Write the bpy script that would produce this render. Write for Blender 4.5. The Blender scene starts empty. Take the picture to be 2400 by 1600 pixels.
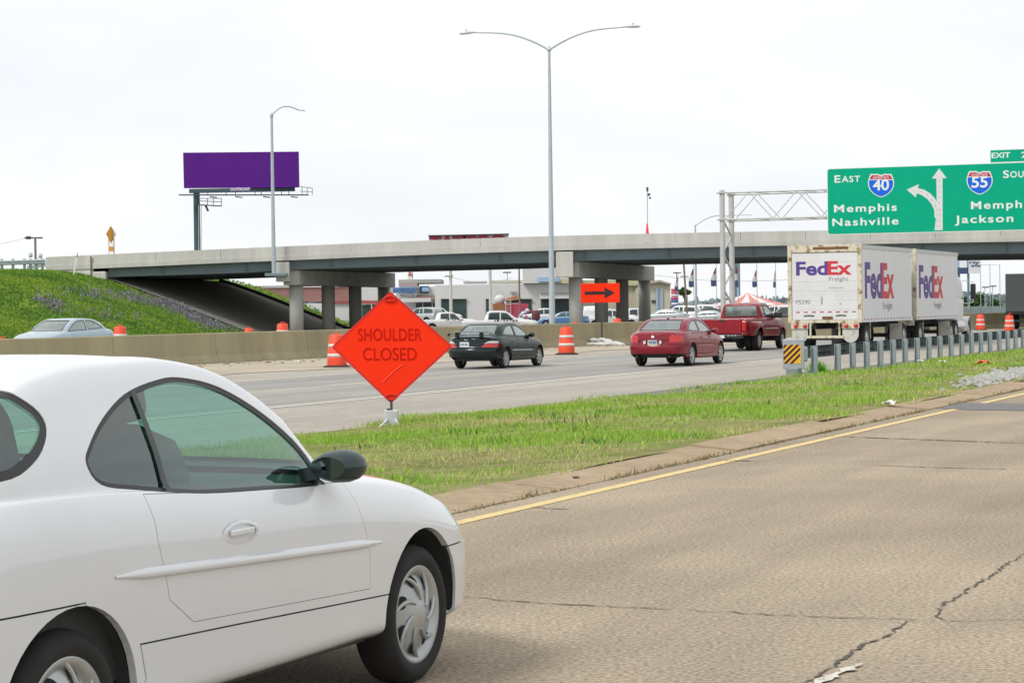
import bpy, bmesh, math, random
import numpy as np
from mathutils import Vector, Matrix
from mathutils.bvhtree import BVHTree
random.seed(7); RNG = np.random.default_rng(7)
SC = bpy.context.scene
COL = SC.collection
R_ = math.radians

# ------------------------------------------------------------------ camera
CAM_H = 1.55
PITCH = math.atan(78 / 5000.0)
ROLL = -0.013
cam_data = bpy.data.cameras.new("camera")
cam = bpy.data.objects.new("camera", cam_data)
COL.objects.link(cam)
cam_data.sensor_width = 36.0
cam_data.lens = 75.0
cam_data.clip_start = 0.1
cam_data.clip_end = 9000.0
CAM_R = (Matrix.Rotation(math.pi / 2 - PITCH, 3, 'X') @ Matrix.Rotation(ROLL, 3, 'Z'))
cam.matrix_world = Matrix.Translation((0, 0, CAM_H)) @ CAM_R.to_4x4()
SC.camera = cam

# ------------------------------------------------------------------ sky, sun, exposure
world = bpy.data.worlds.new("World"); SC.world = world; world.use_nodes = True
wn, wl = world.node_tree.nodes, world.node_tree.links
wn.clear()
w_out = wn.new('ShaderNodeOutputWorld')
w_mix = wn.new('ShaderNodeMixShader')
bg_blue = wn.new('ShaderNodeBackground'); bg_cloud = wn.new('ShaderNodeBackground')
sky = wn.new('ShaderNodeTexSky'); sky.sky_type = 'NISHITA'; sky.sun_disc = False
SUN_EL, SUN_AZ = 48.0, -50.0        # azimuth from +Y towards +X
sky.sun_elevation = R_(SUN_EL); sky.sun_rotation = R_(SUN_AZ)
sky.air_density = 1.0; sky.dust_density = 3.0
bg_blue.inputs['Strength'].default_value = 0.12
w_tc = wn.new('ShaderNodeTexCoord'); w_mp = wn.new('ShaderNodeMapping')
w_mp.inputs['Scale'].default_value = (1.0, 1.0, 3.2)
w_ns = wn.new('ShaderNodeTexNoise'); w_ns.inputs['Scale'].default_value = 3.4
w_ns.inputs['Detail'].default_value = 5.0; w_ns.inputs['Roughness'].default_value = 0.5
w_rp = wn.new('ShaderNodeValToRGB')
w_rp.color_ramp.elements[0].position = 0.34; w_rp.color_ramp.elements[0].color = (0.845, 0.885, 0.93, 1)
w_rp.color_ramp.elements[1].position = 0.60; w_rp.color_ramp.elements[1].color = (1.0, 1.0, 1.0, 1)
wl.new(w_tc.outputs['Generated'], w_mp.inputs['Vector']); wl.new(w_mp.outputs['Vector'], w_ns.inputs['Vector'])
wl.new(w_ns.outputs['Fac'], w_rp.inputs['Fac']); wl.new(w_rp.outputs['Color'], bg_cloud.inputs['Color'])
bg_cloud.inputs['Strength'].default_value = 0.76
wl.new(sky.outputs['Color'], bg_blue.inputs['Color'])
w_mix.inputs['Fac'].default_value = 0.94
wl.new(bg_blue.outputs[0], w_mix.inputs[1]); wl.new(bg_cloud.outputs[0], w_mix.inputs[2])
wl.new(w_mix.outputs[0], w_out.inputs['Surface'])

sun_d = bpy.data.lights.new("sun", 'SUN'); sun_d.energy = 1.5; sun_d.angle = R_(14); sun_d.color = (1.0, 0.98, 0.95)
sun = bpy.data.objects.new("sun", sun_d); COL.objects.link(sun)
_sd = Vector((math.sin(R_(SUN_AZ)) * math.cos(R_(SUN_EL)), math.cos(R_(SUN_AZ)) * math.cos(R_(SUN_EL)) * -1, math.sin(R_(SUN_EL))))
# the light comes from behind the camera, high on the left
sky.sun_rotation = math.atan2(_sd.x, _sd.y)
sun.rotation_euler = _sd.to_track_quat('Z', 'Y').to_euler()
SC.view_settings.view_transform = 'Standard'; SC.view_settings.look = 'None'
SC.view_settings.gamma = 1.0; SC.view_settings.exposure = 0.5
SC.view_settings.use_curve_mapping = False
SC.render.engine = 'CYCLES'
SC.cycles.use_denoising = True
SC.cycles.max_bounces = 8; SC.cycles.transparent_max_bounces = 16
SC.cycles.sample_clamp_indirect = 4.0

# ------------------------------------------------------------------ surveying helpers (survey points of the photograph -> metres)
FPX = 5000.0
def ray(x, y):
    return CAM_R @ Vector(((x - 1200) / FPX, -(y - 800) / FPX, -1.0))
def P(x, y, Y):                    # point seen at survey coordinates x, y standing at distance Y
    d = ray(x, y); return Vector((0, 0, CAM_H)) + d * (Y / d.y)
def G(x, y, z):                    # ... standing on the level z
    d = ray(x, y); return Vector((0, 0, CAM_H)) + d * ((z - CAM_H) / d.z)
ROAD_A = R_(23.8)
SA, CA = math.sin(ROAD_A), math.cos(ROAD_A)
def rd(s, n, z=0.0):               # road frame: s along the road, n to its right
    return Vector((s * SA + n * CA, s * CA - n * SA, z))
HEAD = math.pi / 2 - ROAD_A        # rotation of a thing whose local x points along the road
ZH = -0.26                         # level of the main carriageway

# ------------------------------------------------------------------ materials
MATS = {}
def pmat(name, col, rough=0.6, metal=0.0, var=0.12, scale=4.0, col2=None, bump=0.0, bscale=None, coat=0.0,
         stretch=(1, 1, 1), coord='Object', spec=0.5, big=0.0, bigscale=0.3, thr=None, streak=None):
    if name in MATS: return MATS[name]
    m = bpy.data.materials.new(name); m.use_nodes = True
    nt = m.node_tree; N, L = nt.nodes, nt.links
    b = N['Principled BSDF']
    b.inputs['Roughness'].default_value = rough; b.inputs['Metallic'].default_value = metal
    b.inputs['Coat Weight'].default_value = coat; b.inputs['Coat Roughness'].default_value = 0.06
    b.inputs['Specular IOR Level'].default_value = spec
    c = np.array(col, float)
    if var > 0 or col2 is not None:
        if coord == 'World':
            g = N.new('ShaderNodeNewGeometry'); src = g.outputs['Position']
        else:
            g = N.new('ShaderNodeTexCoord'); src = g.outputs[coord]
        mp = N.new('ShaderNodeMapping'); mp.inputs['Scale'].default_value = stretch
        L.new(src, mp.inputs['Vector'])
        ns = N.new('ShaderNodeTexNoise'); ns.inputs['Scale'].default_value = scale; ns.inputs['Detail'].default_value = 6
        ns.inputs['Roughness'].default_value = 0.62
        L.new(mp.outputs[0], ns.inputs['Vector'])
        rp = N.new('ShaderNodeValToRGB')
        lo, hi = (0.3, 0.7) if thr is None else thr
        rp.color_ramp.elements[0].position = lo; rp.color_ramp.elements[1].position = hi
        c0 = c * (1 - var); c1 = np.array(col2, float) if col2 is not None else np.minimum(c * (1 + var), 1)
        rp.color_ramp.elements[0].color = (*c0, 1); rp.color_ramp.elements[1].color = (*c1, 1)
        L.new(ns.outputs['Fac'], rp.inputs['Fac'])
        out = rp.outputs['Color']
        if big > 0:
            n2 = N.new('ShaderNodeTexNoise'); n2.inputs['Scale'].default_value = bigscale; n2.inputs['Detail'].default_value = 4
            L.new(mp.outputs[0], n2.inputs['Vector'])
            r2 = N.new('ShaderNodeMapRange'); r2.inputs[1].default_value = 0.3; r2.inputs[2].default_value = 0.7
            r2.inputs[3].default_value = 1 - big; r2.inputs[4].default_value = 1 + big
            L.new(n2.outputs['Fac'], r2.inputs[0])
            mx = N.new('ShaderNodeVectorMath'); mx.operation = 'SCALE'
            L.new(out, mx.inputs[0]); L.new(r2.outputs[0], mx.inputs['Scale']); out = mx.outputs[0]
        if streak:                 # wear drawn out along the direction of travel
            vr = N.new('ShaderNodeVectorRotate'); vr.rotation_type = 'Z_AXIS'; vr.inputs['Angle'].default_value = -HEAD
            L.new(src, vr.inputs['Vector']); m3 = N.new('ShaderNodeMapping'); m3.inputs['Scale'].default_value = (streak[2], 1, 1)
            L.new(vr.outputs[0], m3.inputs['Vector'])
            n3 = N.new('ShaderNodeTexNoise'); n3.inputs['Scale'].default_value = streak[1]; n3.inputs['Detail'].default_value = 5
            L.new(m3.outputs[0], n3.inputs['Vector'])
            r3 = N.new('ShaderNodeMapRange'); r3.inputs[1].default_value = 0.3; r3.inputs[2].default_value = 0.7
            r3.inputs[3].default_value = 1 - streak[0]; r3.inputs[4].default_value = 1 + streak[0]
            L.new(n3.outputs['Fac'], r3.inputs[0])
            mx3 = N.new('ShaderNodeVectorMath'); mx3.operation = 'SCALE'
            L.new(out, mx3.inputs[0]); L.new(r3.outputs[0], mx3.inputs['Scale']); out = mx3.outputs[0]
        L.new(out, b.inputs['Base Color'])
        if bump > 0:
            nb = N.new('ShaderNodeTexNoise'); nb.inputs['Scale'].default_value = bscale or scale * 4
            nb.inputs['Detail'].default_value = 5
            L.new(mp.outputs[0], nb.inputs['Vector'])
            bp = N.new('ShaderNodeBump'); bp.inputs['Strength'].default_value = bump; bp.inputs['Distance'].default_value = 0.02
            L.new(nb.outputs['Fac'], bp.inputs['Height']); L.new(bp.outputs[0], b.inputs['Normal'])
    else:
        b.inputs['Base Color'].default_value = (*c, 1)
    MATS[name] = m
    return m

def glass_mat(name, tint, refl=0.10, rough=0.02):
    if name in MATS: return MATS[name]
    m = bpy.data.materials.new(name); m.use_nodes = True
    N, L = m.node_tree.nodes, m.node_tree.links; N.clear()
    o = N.new('ShaderNodeOutputMaterial'); mx = N.new('ShaderNodeMixShader')
    t = N.new('ShaderNodeBsdfTransparent'); t.inputs[0].default_value = (*tint, 1)
    g = N.new('ShaderNodeBsdfGlossy'); g.inputs['Roughness'].default_value = rough; g.inputs[0].default_value = (0.9, 0.97, 0.95, 1)
    fr = N.new('ShaderNodeFresnel'); ge = N.new('ShaderNodeNewGeometry'); ri = N.new('ShaderNodeMapRange')
    ri.inputs[3].default_value = 1.5; ri.inputs[4].default_value = 1/1.5     # a thin pane reflects alike from both sides
    L.new(ge.outputs['Backfacing'], ri.inputs[0]); L.new(ri.outputs[0], fr.inputs['IOR'])
    ad = N.new('ShaderNodeMath'); ad.operation = 'ADD'; ad.use_clamp = True; ad.inputs[1].default_value = refl
    L.new(fr.outputs[0], ad.inputs[0]); L.new(ad.outputs[0], mx.inputs[0])
    L.new(t.outputs[0], mx.inputs[1]); L.new(g.outputs[0], mx.inputs[2]); L.new(mx.outputs[0], o.inputs[0])
    MATS[name] = m
    return m

def attr_mat(name, rough=0.8, trans=0.35):
    """colour of single blades and leaves comes from a per-face attribute"""
    if name in MATS: return MATS[name]
    m = bpy.data.materials.new(name); m.use_nodes = True
    N, L = m.node_tree.nodes, m.node_tree.links
    b = N['Principled BSDF']; b.inputs['Roughness'].default_value = rough; b.inputs['Specular IOR Level'].default_value = 0.2
    a = N.new('ShaderNodeAttribute'); a.attribute_name = 'tone'
    L.new(a.outputs['Color'], b.inputs['Base Color'])
    if trans > 0:
        tr = N.new('ShaderNodeBsdfTranslucent'); L.new(a.outputs['Color'], tr.inputs[0])
        mx = N.new('ShaderNodeMixShader'); mx.inputs[0].default_value = trans
        L.new(b.outputs[0], mx.inputs[1]); L.new(tr.outputs[0], mx.inputs[2]); L.new(mx.outputs[0], N['Material Output'].inputs[0])
    MATS[name] = m
    return m

# ------------------------------------------------------------------ object helpers
def tag(o, label=None, cat=None, group=None, kind=None):
    if label: o['label'] = label
    if cat: o['category'] = cat
    if group: o['group'] = group
    if kind: o['kind'] = kind
    return o
def thing(name, label, cat, loc=(0, 0, 0), rotz=0.0, group=None):
    o = bpy.data.objects.new(name, None); COL.objects.link(o)
    o.location = loc; o.rotation_euler = (0, 0, rotz); o.empty_display_size = 0.2
    return tag(o, label, cat, group)
def empty(name, parent, loc=(0, 0, 0), rot=(0, 0, 0)):
    o = bpy.data.objects.new(name, None); COL.objects.link(o); o.parent = parent
    o.location = loc; o.rotation_euler = rot; o.empty_display_size = 0.1
    return o
def link(name, me, parent=None, loc=(0, 0, 0), rot=(0, 0, 0)):
    o = bpy.data.objects.new(name, me); COL.objects.link(o)
    o.parent = parent; o.location = loc; o.rotation_euler = rot
    return o
def copy_tree(o, parent=None):
    c = o.copy(); COL.objects.link(c); c.parent = parent
    for ch in [k for k in o.children]: copy_tree(ch, c)
    return c
def bevel(o, w=0.01, seg=2, ang=35):
    md = o.modifiers.new('bevel', 'BEVEL'); md.width = w; md.segments = seg; md.limit_method = 'ANGLE'; md.angle_limit = R_(ang)
    return o

class MB:
    """collects shapes; build() links them as one mesh object"""
    def __init__(s): s.v = []; s.f = []; s.sm = []
    def add(s, vs, fs, smooth=False):
        k = len(s.v); s.v += [tuple(v) for v in vs]; s.f += [tuple(i + k for i in f) for f in fs]; s.sm += [smooth] * len(fs); return s
    def box(s, lo, hi):
        x0, y0, z0 = lo; x1, y1, z1 = hi
        return s.add([(x0,y0,z0),(x1,y0,z0),(x1,y1,z0),(x0,y1,z0),(x0,y0,z1),(x1,y0,z1),(x1,y1,z1),(x0,y1,z1)],
                     [(0,3,2,1),(4,5,6,7),(0,1,5,4),(1,2,6,5),(2,3,7,6),(3,0,4,7)])
    def cbox(s, c, d): return s.box([c[i]-d[i]/2 for i in range(3)], [c[i]+d[i]/2 for i in range(3)])
    def beam(s, a, b, w, h=None, up=(0, 0, 1)):
        a, b = Vector(a), Vector(b); h = h or w; d = (b - a).normalized(); u = Vector(up)
        if abs(d.dot(u)) > 0.98: u = Vector((0, 1, 0))
        r = d.cross(u).normalized() * w / 2; u = r.cross(d).normalized() * h / 2
        vs = [a-r-u, a+r-u, a+r+u, a-r+u, b-r-u, b+r-u, b+r+u, b-r+u]
        return s.add(vs, [(0,3,2,1),(4,5,6,7),(0,1,5,4),(1,2,6,5),(2,3,7,6),(3,0,4,7)])
    def tube(s, pts, rad, n=10, cap=True):
        pts = [Vector(p) for p in pts]; rad = rad if hasattr(rad, '__len__') else [rad] * len(pts)
        rings = []; k = len(s.v); u = None
        for i, p in enumerate(pts):
            d = (pts[min(i+1, len(pts)-1)] - pts[max(i-1, 0)]).normalized()
            if u is None:
                u = Vector((0, 0, 1)) if abs(d.z) < 0.95 else Vector((1, 0, 0))
            u = (u - d * u.dot(d)).normalized(); r = d.cross(u)
            rings.append([p + (u * math.cos(t) + r * math.sin(t)) * rad[i] for t in [2*math.pi*j/n for j in range(n)]])
        vs = [q for rg in rings for q in rg]; fs = []
        for i in range(len(pts)-1):
            for j in range(n):
                fs.append((i*n+j, i*n+(j+1) % n, (i+1)*n+(j+1) % n, (i+1)*n+j))
        s.add(vs, fs, True)
        if cap: s.add(rings[0], [tuple(reversed(range(n)))]); s.add(rings[-1], [tuple(range(n))])
        return s
    def lathe(s, prof, n=24, axis='z', c=(0, 0, 0), smooth=True):
        vs = []; m = len(prof)
        for j in range(n):
            a = 2*math.pi*j/n; ca, sa = math.cos(a), math.sin(a)
            for r, h in prof:
                if axis == 'z': q = (r*ca, r*sa, h)
                elif axis == 'y': q = (r*ca, h, -r*sa)
                else: q = (h, r*ca, r*sa)
                vs.append((q[0]+c[0], q[1]+c[1], q[2]+c[2]))
        fs = []
        for j in range(n):
            k = (j+1) % n
            for i in range(m-1): fs.append((j*m+i, k*m+i, k*m+i+1, j*m+i+1))
        return s.add(vs, fs, smooth)
    def prism(s, poly, fn, t0, t1):
        """poly: 2D outline; fn(a, b, t) -> 3D"""
        n = len(poly); vs = [fn(a, b, t0) for a, b in poly] + [fn(a, b, t1) for a, b in poly]
        fs = [tuple(reversed(range(n))), tuple(range(n, 2*n))] + [(i, (i+1) % n, (i+1) % n + n, i+n) for i in range(n)]
        return s.add(vs, fs)
    def grid(s, rows, smooth=True):
        k = len(rows[0]); fs = []
        for i in range(len(rows)-1):
            for j in range(k-1): fs.append((i*k+j, i*k+j+1, (i+1)*k+j+1, (i+1)*k+j))
        return s.add([p for r in rows for p in r], fs, smooth)
    def mesh(s, name, mats=None):
        me = bpy.data.meshes.new(name); me.from_pydata(s.v, [], s.f)
        me.polygons.foreach_set('use_smooth', s.sm)
        for m in (mats if isinstance(mats, (list, tuple)) else [mats]):
            if m: me.materials.append(m)
        bm = bmesh.new(); bm.from_mesh(me); bmesh.ops.recalc_face_normals(bm, faces=bm.faces); bm.to_mesh(me); bm.free()
        me.update(); return me
    def build(s, name, mat, parent=None, loc=(0, 0, 0), rot=(0, 0, 0), bev=0):
        o = link(name, s.mesh(name, mat), parent, loc, rot)
        if bev: bevel(o, bev)
        return o

def tri_cloud(name, verts, tones, mat, parent=None, quads=False):
    """many single blades / leaves as one mesh; verts (N,k,3), tones (N,3)"""
    n, k, _ = verts.shape
    me = bpy.data.meshes.new(name)
    me.vertices.add(n*k); me.vertices.foreach_set('co', verts.reshape(-1).astype(np.float32))
    me.loops.add(n*k); me.loops.foreach_set('vertex_index', np.arange(n*k, dtype=np.int32))
    me.polygons.add(n); me.polygons.foreach_set('loop_start', np.arange(0, n*k, k, dtype=np.int32))
    me.polygons.foreach_set('loop_total', np.full(n, k, dtype=np.int32))
    at = me.attributes.new('tone', 'FLOAT_COLOR', 'FACE')
    at.data.foreach_set('color', np.concatenate([tones, np.ones((n, 1))], 1).reshape(-1).astype(np.float32))
    me.materials.append(mat); me.update(); me.validate()
    return link(name, me, parent)

_txt_cache = {}
def text_part(name, txt, mat, parent, org, right, up, height, width=None, bold=0.0, depth=0.006, align='L', shear=0.0, asc=False, space=1.0):
    """writing laid on a surface: org = lower left corner, cap height and total width in metres"""
    cu = bpy.data.curves.new('txt', 'FONT'); cu.body = txt; cu.offset = bold; cu.shear = shear; cu.resolution_u = 6
    cu.space_character = space
    ob = bpy.data.objects.new('txt', cu); COL.objects.link(ob)
    dg = bpy.context.evaluated_depsgraph_get(); dg.update()
    me = bpy.data.meshes.new_from_object(ob.evaluated_get(dg))
    bpy.data.objects.remove(ob); bpy.data.curves.remove(cu)
    co = np.array([v.co[:] for v in me.vertices])
    x0, x1 = co[:, 0].min(), co[:, 0].max()
    y0, y1 = (co[:, 1].min(), co[:, 1].max()) if asc else (-bold, 0.705 + bold)
    sy = height / (y1 - y0); sx = sy if width is None else width / (x1 - x0)
    w = (x1 - x0) * sx; ox = {'L': 0, 'C': -w/2, 'R': -w}[align]
    rt, u = Vector(right).normalized(), Vector(up).normalized(); nn = rt.cross(u)
    bm = bmesh.new(); bm.from_mesh(me)
    r = bmesh.ops.extrude_face_region(bm, geom=bm.faces[:])
    for e in r['geom']:
        if isinstance(e, bmesh.types.BMVert): e.co.z += 1.0
    org = Vector(org)
    for v in bm.verts:
        v.co = org + rt * (ox + (v.co.x - x0) * sx) + u * ((v.co.y - y0) * sy) + nn * (v.co.z * depth)
    bmesh.ops.recalc_face_normals(bm, faces=bm.faces)
    for f in bm.faces: f.smooth = False
    bm.to_mesh(me); bm.free()
    me.materials.clear(); me.materials.append(mat)
    return link(name, me, parent)

def pchip(pts):
    pts = sorted(pts); x = np.array([p[0] for p in pts], float); y = np.array([p[1] for p in pts], float)
    h = np.diff(x); dl = np.diff(y) / h; m = np.zeros(len(x))
    m[0], m[-1] = dl[0], dl[-1]
    for i in range(1, len(x)-1):
        if dl[i-1]*dl[i] > 0:
            w1 = 2*h[i]+h[i-1]; w2 = h[i]+2*h[i-1]; m[i] = (w1+w2)/(w1/dl[i-1]+w2/dl[i])
    def f(t):
        t = min(max(t, x[0]), x[-1]); i = min(max(int(np.searchsorted(x, t)) - 1, 0), len(h)-1)
        u = (t-x[i])/h[i]
        return float((2*u**3-3*u*u+1)*y[i]+(u**3-2*u*u+u)*h[i]*m[i]+(-2*u**3+3*u*u)*y[i+1]+(u**3-u*u)*h[i]*m[i+1])
    return f
# ================================================================== SETTING
M_ground = pmat('bare_ground', (0.20, 0.19, 0.16), 0.95, var=0.25, scale=0.4, coord='World')
M_near = pmat('worn_asphalt', (0.20, 0.159, 0.113), 0.9, var=0.0, col2=(0.49, 0.405, 0.293), scale=40, thr=(0.36, 0.68), coord='World', bump=0.28, bscale=110, big=0.14, bigscale=0.45, streak=(.15, 1.3, .10), spec=0.25)
M_conc_road = pmat('road_concrete', (0.365, 0.335, 0.285), 0.9, var=0.12, scale=3.0, coord='World', big=0.08, bigscale=0.25, bump=0.15, bscale=30, spec=0.2, streak=(.12, 1.0, .04))
M_lane = pmat('worn_lane', (0.29, 0.28, 0.257), 0.85, var=0.10, scale=2.2, coord='World', big=0.08, bigscale=0.2, bump=0.15, bscale=30, spec=0.25, streak=(.16, .9, .03))
M_sand = pmat('sandy_shoulder', (0.42, 0.37, 0.285), 0.95, var=0.12, scale=2.0, coord='World', big=0.12, bigscale=0.3, bump=0.3, bscale=20, spec=0.1)
M_curb = pmat('gutter_concrete', (0.36, 0.275, 0.18), 0.95, var=0.16, scale=9, coord='World', big=0.12, bigscale=0.8, bump=0.35, bscale=40, spec=0.15)
M_white_paint = pmat('road_paint_white', (0.66, 0.65, 0.61), 0.7, var=0.12, scale=12, coord='World')
M_yellow_paint = pmat('road_paint_yellow', (0.70, 0.52, 0.21), 0.75, var=0.0, col2=(0.46, 0.37, 0.22), scale=11, coord='World', thr=(0.47, 0.68))
M_dark_asphalt = pmat('dark_asphalt', (0.155, 0.15, 0.142), 0.9, var=0.2, scale=10, coord='World', bump=0.3, bscale=40)
M_soil = pmat('grass_soil', (0.17, 0.19, 0.06), 1.0, var=0.0, col2=(0.33, 0.27, 0.15), scale=1.6, coord='World', thr=(0.40, 0.75), big=0.15, bigscale=0.4, bump=0.4, bscale=14, spec=0.05)
M_bank = pmat('bank_grass', (0.075, 0.155, 0.03), 1.0, var=0.0, col2=(0.19, 0.25, 0.04), scale=0.33, coord='World', stretch=(1, 1, 1), thr=(0.36, 0.66), bump=0.6, bscale=2.5, spec=0.05)
M_conc = pmat('bridge_concrete', (0.53, 0.52, 0.475), 0.85, var=0.12, scale=1.3, stretch=(1, 1, 0.10), coord='World', big=0.09, bigscale=0.25, spec=0.15)
M_conc_dk = pmat('pier_concrete', (0.45, 0.45, 0.41), 0.85, var=0.14, scale=1.0, stretch=(1, 1, 0.12), coord='World', spec=0.25)
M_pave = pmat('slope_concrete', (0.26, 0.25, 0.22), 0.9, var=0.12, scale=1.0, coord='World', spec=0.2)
M_girder = pmat('girder_paint', (0.17, 0.225, 0.24), 0.6, var=0.10, scale=0.7, coord='World')
M_barrier = pmat('barrier_concrete', (0.345, 0.305, 0.195), 0.9, var=0.13, scale=1.1, stretch=(1, 1, 0.22), coord='World', big=0.10, bigscale=0.35, bump=0.15, bscale=12, spec=0.15)
M_barrier_top = M_barrier
M_galv = pmat('galvanised_steel', (0.36, 0.42, 0.43), 0.5, metal=0.35, var=0.10, scale=5)
M_dark = pmat('black_gap', (0.012, 0.012, 0.012), 0.9, var=0)

def sheet(name, mat, pts_fn, S, Nn, kind='structure', parent=None):
    """surface over the road frame: rows of s, columns of n; pts_fn gives the height"""
    rows = [[rd(s, n, pts_fn(s, n)) for n in Nn] for s in S]
    o = MB().grid(rows, True).build(name, mat, parent)
    if parent is None: o['kind'] = kind
    return o

# --- the ground, one sheet to the horizon
g = MB().add([(-4000, -500, -0.62), (4000, -500, -0.62), (4000, 6000, -0.62), (-4000, 6000, -0.62)], [(0, 1, 2, 3)]).build('ground', M_ground)
g['kind'] = 'structure'

# --- near road (a slip road), from right of the camera to the yellow line and gutter
near_road = sheet('near_road', M_near, lambda s, n: 0.0, np.arange(-40, 201, 8), [-6.95, -3, 1, 6, 12])
sheet('painted_line', M_yellow_paint, lambda s, n: 0.004, np.arange(-5, 200, 5), [-6.665, -6.54], parent=near_road)
# gutter slab, cut in lengths with open joints
gs = -20.0; k = 0
while gs < 120:
    ln = 4.6 + 0.3 * math.sin(k * 1.7)
    dz = 0.012 * math.sin(k * 2.3)
    n1 = -7.50 - 0.05 * math.sin(k * 1.3)
    mb = MB(); a, b = gs + 0.012, gs + ln - 0.012
    vs = [rd(a, -6.93, -0.2), rd(b, -6.93, -0.2), rd(b, n1, -0.2), rd(a, n1, -0.2),
          rd(a, -6.93, 0.012 + dz), rd(b, -6.93, 0.012 + dz), rd(b, n1, 0.06 + dz), rd(a, n1, 0.06 + dz)]
    mb.add(vs, [(0,3,2,1),(4,5,6,7),(0,1,5,4),(1,2,6,5),(2,3,7,6),(3,0,4,7)])
    mb.build('gutter_slab', M_curb, near_road); gs += ln; k += 1

# cracks and patches in the near road (sealed joints, opened cracks), laid as thin irregular strips
def crack(pts, w, mat, name='crack', z=0.005, jit=0.02, seed=0, parent=None):
    rg = random.Random(seed); L = []; Rr = []
    P2 = []
    for i in range(len(pts)-1):
        a, b = Vector(pts[i]), Vector(pts[i+1]); m = max(2, int((b-a).length / 0.045))
        for j in range(m): P2.append(a.lerp(b, j/m))
    P2.append(Vector(pts[-1])); nn = len(P2)
    for i, p in enumerate(P2):
        d = (P2[min(i+1, nn-1)] - P2[max(i-1, 0)]); d.z = 0; d.normalize(); r = Vector((d.y, -d.x, 0))
        j = rg.uniform(-jit, jit); ww = w * rg.uniform(0.25, 1.7) * min(1, 0.25 + 4*min(i, nn-1-i)/nn)
        q = p + r*j; L.append(q - r*ww/2 + Vector((0, 0, z))); Rr.append(q + r*ww/2 + Vector((0, 0, z)))
    return MB().grid([L, Rr], False).build(name, mat, parent)
M_crack = pmat('crack_filler', (0.085, 0.075, 0.06), 0.9, var=0.3, scale=20, coord='World')
M_crack_soft = pmat('old_crack', (0.12, 0.10, 0.075), 0.95, var=0.3, scale=25, coord='World')
g0 = lambda x, y: G(x, y, 0.0)
crack([g0(2420, 1282), g0(2330, 1345), g0(2250, 1395), g0(2205, 1420), g0(2193, 1440), g0(2200, 1452), g0(2240, 1457), g0(2420, 1452)], 0.013, M_crack, seed=1, parent=near_road)
crack([g0(2140, 1450), g0(2080, 1490), g0(2030, 1510), g0(1975, 1545), g0(1940, 1575), g0(1860, 1612)], 0.015, M_crack, seed=2, parent=near_road)
M_oldpaint = pmat('old_road_paint', (0.62, 0.60, 0.52), 0.8, var=0.0, col2=(0.34, 0.29, 0.21), scale=26, thr=(.48, .66), coord='World')
for k_, (a_, b_) in enumerate((((1905, 1610), (1948, 1586)), ((1940, 1592), (1982, 1572)), ((1978, 1576), (2004, 1562)), ((2000, 1566), (2018, 1557)))):
    crack([g0(*a_), g0(*b_)], 0.05, M_oldpaint, name='worn_paint_mark', seed=12+k_, z=0.008 + k_*.0005, jit=0.008, parent=near_road)
crack([g0(1080, 1398), g0(1250, 1412), g0(1400, 1420), g0(1580, 1428)], 0.016, M_crack_soft, seed=3, parent=near_road)
crack([g0(1580, 1428), g0(1800, 1440), g0(2000, 1448), g0(2200, 1455)], 0.013, M_crack_soft, seed=4, jit=0.03, parent=near_road)
crack([g0(1925, 1022), g0(2100, 1028), g0(2420, 1040)], 0.055, M_crack_soft, seed=5, parent=near_road)
crack([g0(2030, 1090), g0(2200, 1096), g0(2420, 1101)], 0.03, M_crack_soft, seed=6, parent=near_road)
crack([g0(1665, 1079), g0(1790, 1081)], 0.05, M_crack_soft, seed=7, parent=near_road)
crack([g0(1245, 1189), g0(1330, 1194)], 0.03, M_crack_soft, seed=8, parent=near_road)
mb = MB(); A_ = [g0(2120, 946), g0(2250, 944), g0(2420, 947), g0(2420, 963), g0(2280, 961), g0(2150, 955)]
mb.add([(p.x, p.y, 0.006) for p in A_], [tuple(range(6))]); mb.build('asphalt_patch', M_dark_asphalt, near_road)

# --- main carriageway
def BN(s):   # offset of the median barrier along the road
    return _bn(s)
_bn = pchip([(-40, -40.6), (30, -40.2), (61.7, -39.75), (72.8, -39.2), (88, -37.2), (95.8, -36.2), (139.6, -29.0), (185, -21.5), (260, -9)])
S_H = np.arange(-60, 301, 6)
highway = sheet('highway', M_conc_road, lambda s, n: ZH, S_H, [-15.2, -20, -26, -33, -41.5])
sheet('lane_wear', M_lane, lambda s, n: ZH + 0.004, S_H, [-20.95, -24.2], parent=highway)
sheet('lane_wear', M_lane, lambda s, n: ZH + 0.004, S_H, [-25.2, -28.6], parent=highway)
sheet('painted_line', M_white_paint, lambda s, n: ZH + 0.008, S_H, [-20.30, -20.16], parent=highway)
s = -13.5
while s < 200:
    a, b = s, s + 3.6
    MB().add([rd(a, -24.83, ZH + .008), rd(b, -24.83, ZH + .008), rd(b, -24.68, ZH + .008), rd(a, -24.68, ZH + .008)], [(0, 1, 2, 3)]).build('lane_dash', M_white_paint, highway)
    s += 11.75
# sandy strip in front of the barrier
rows = [[rd(s, -31.6 + 0.5*math.sin(s*.21) + 0.3*math.sin(s*.67) + max(0, (s-90))*0.11, ZH + .012) for s in np.arange(-40, 190, 2)],
        [rd(s, BN(s) + 0.1, ZH + .03) for s in np.arange(-40, 190, 2)]]
o = MB().grid(rows).build('sand_verge', M_sand); o['kind'] = 'structure'
# asphalt edge strip by the guard rail
o = sheet('asphalt_strip', M_dark_asphalt, lambda s, n: ZH + .016 + (n + 16) * 0.004, np.arange(36, 160, 4), [-14.2, -15.45]); 
# far carriageway
o = sheet('far_carriageway', M_lane, lambda s, n: -0.06, S_H, [-42.0, -48, -56, -66])

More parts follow.
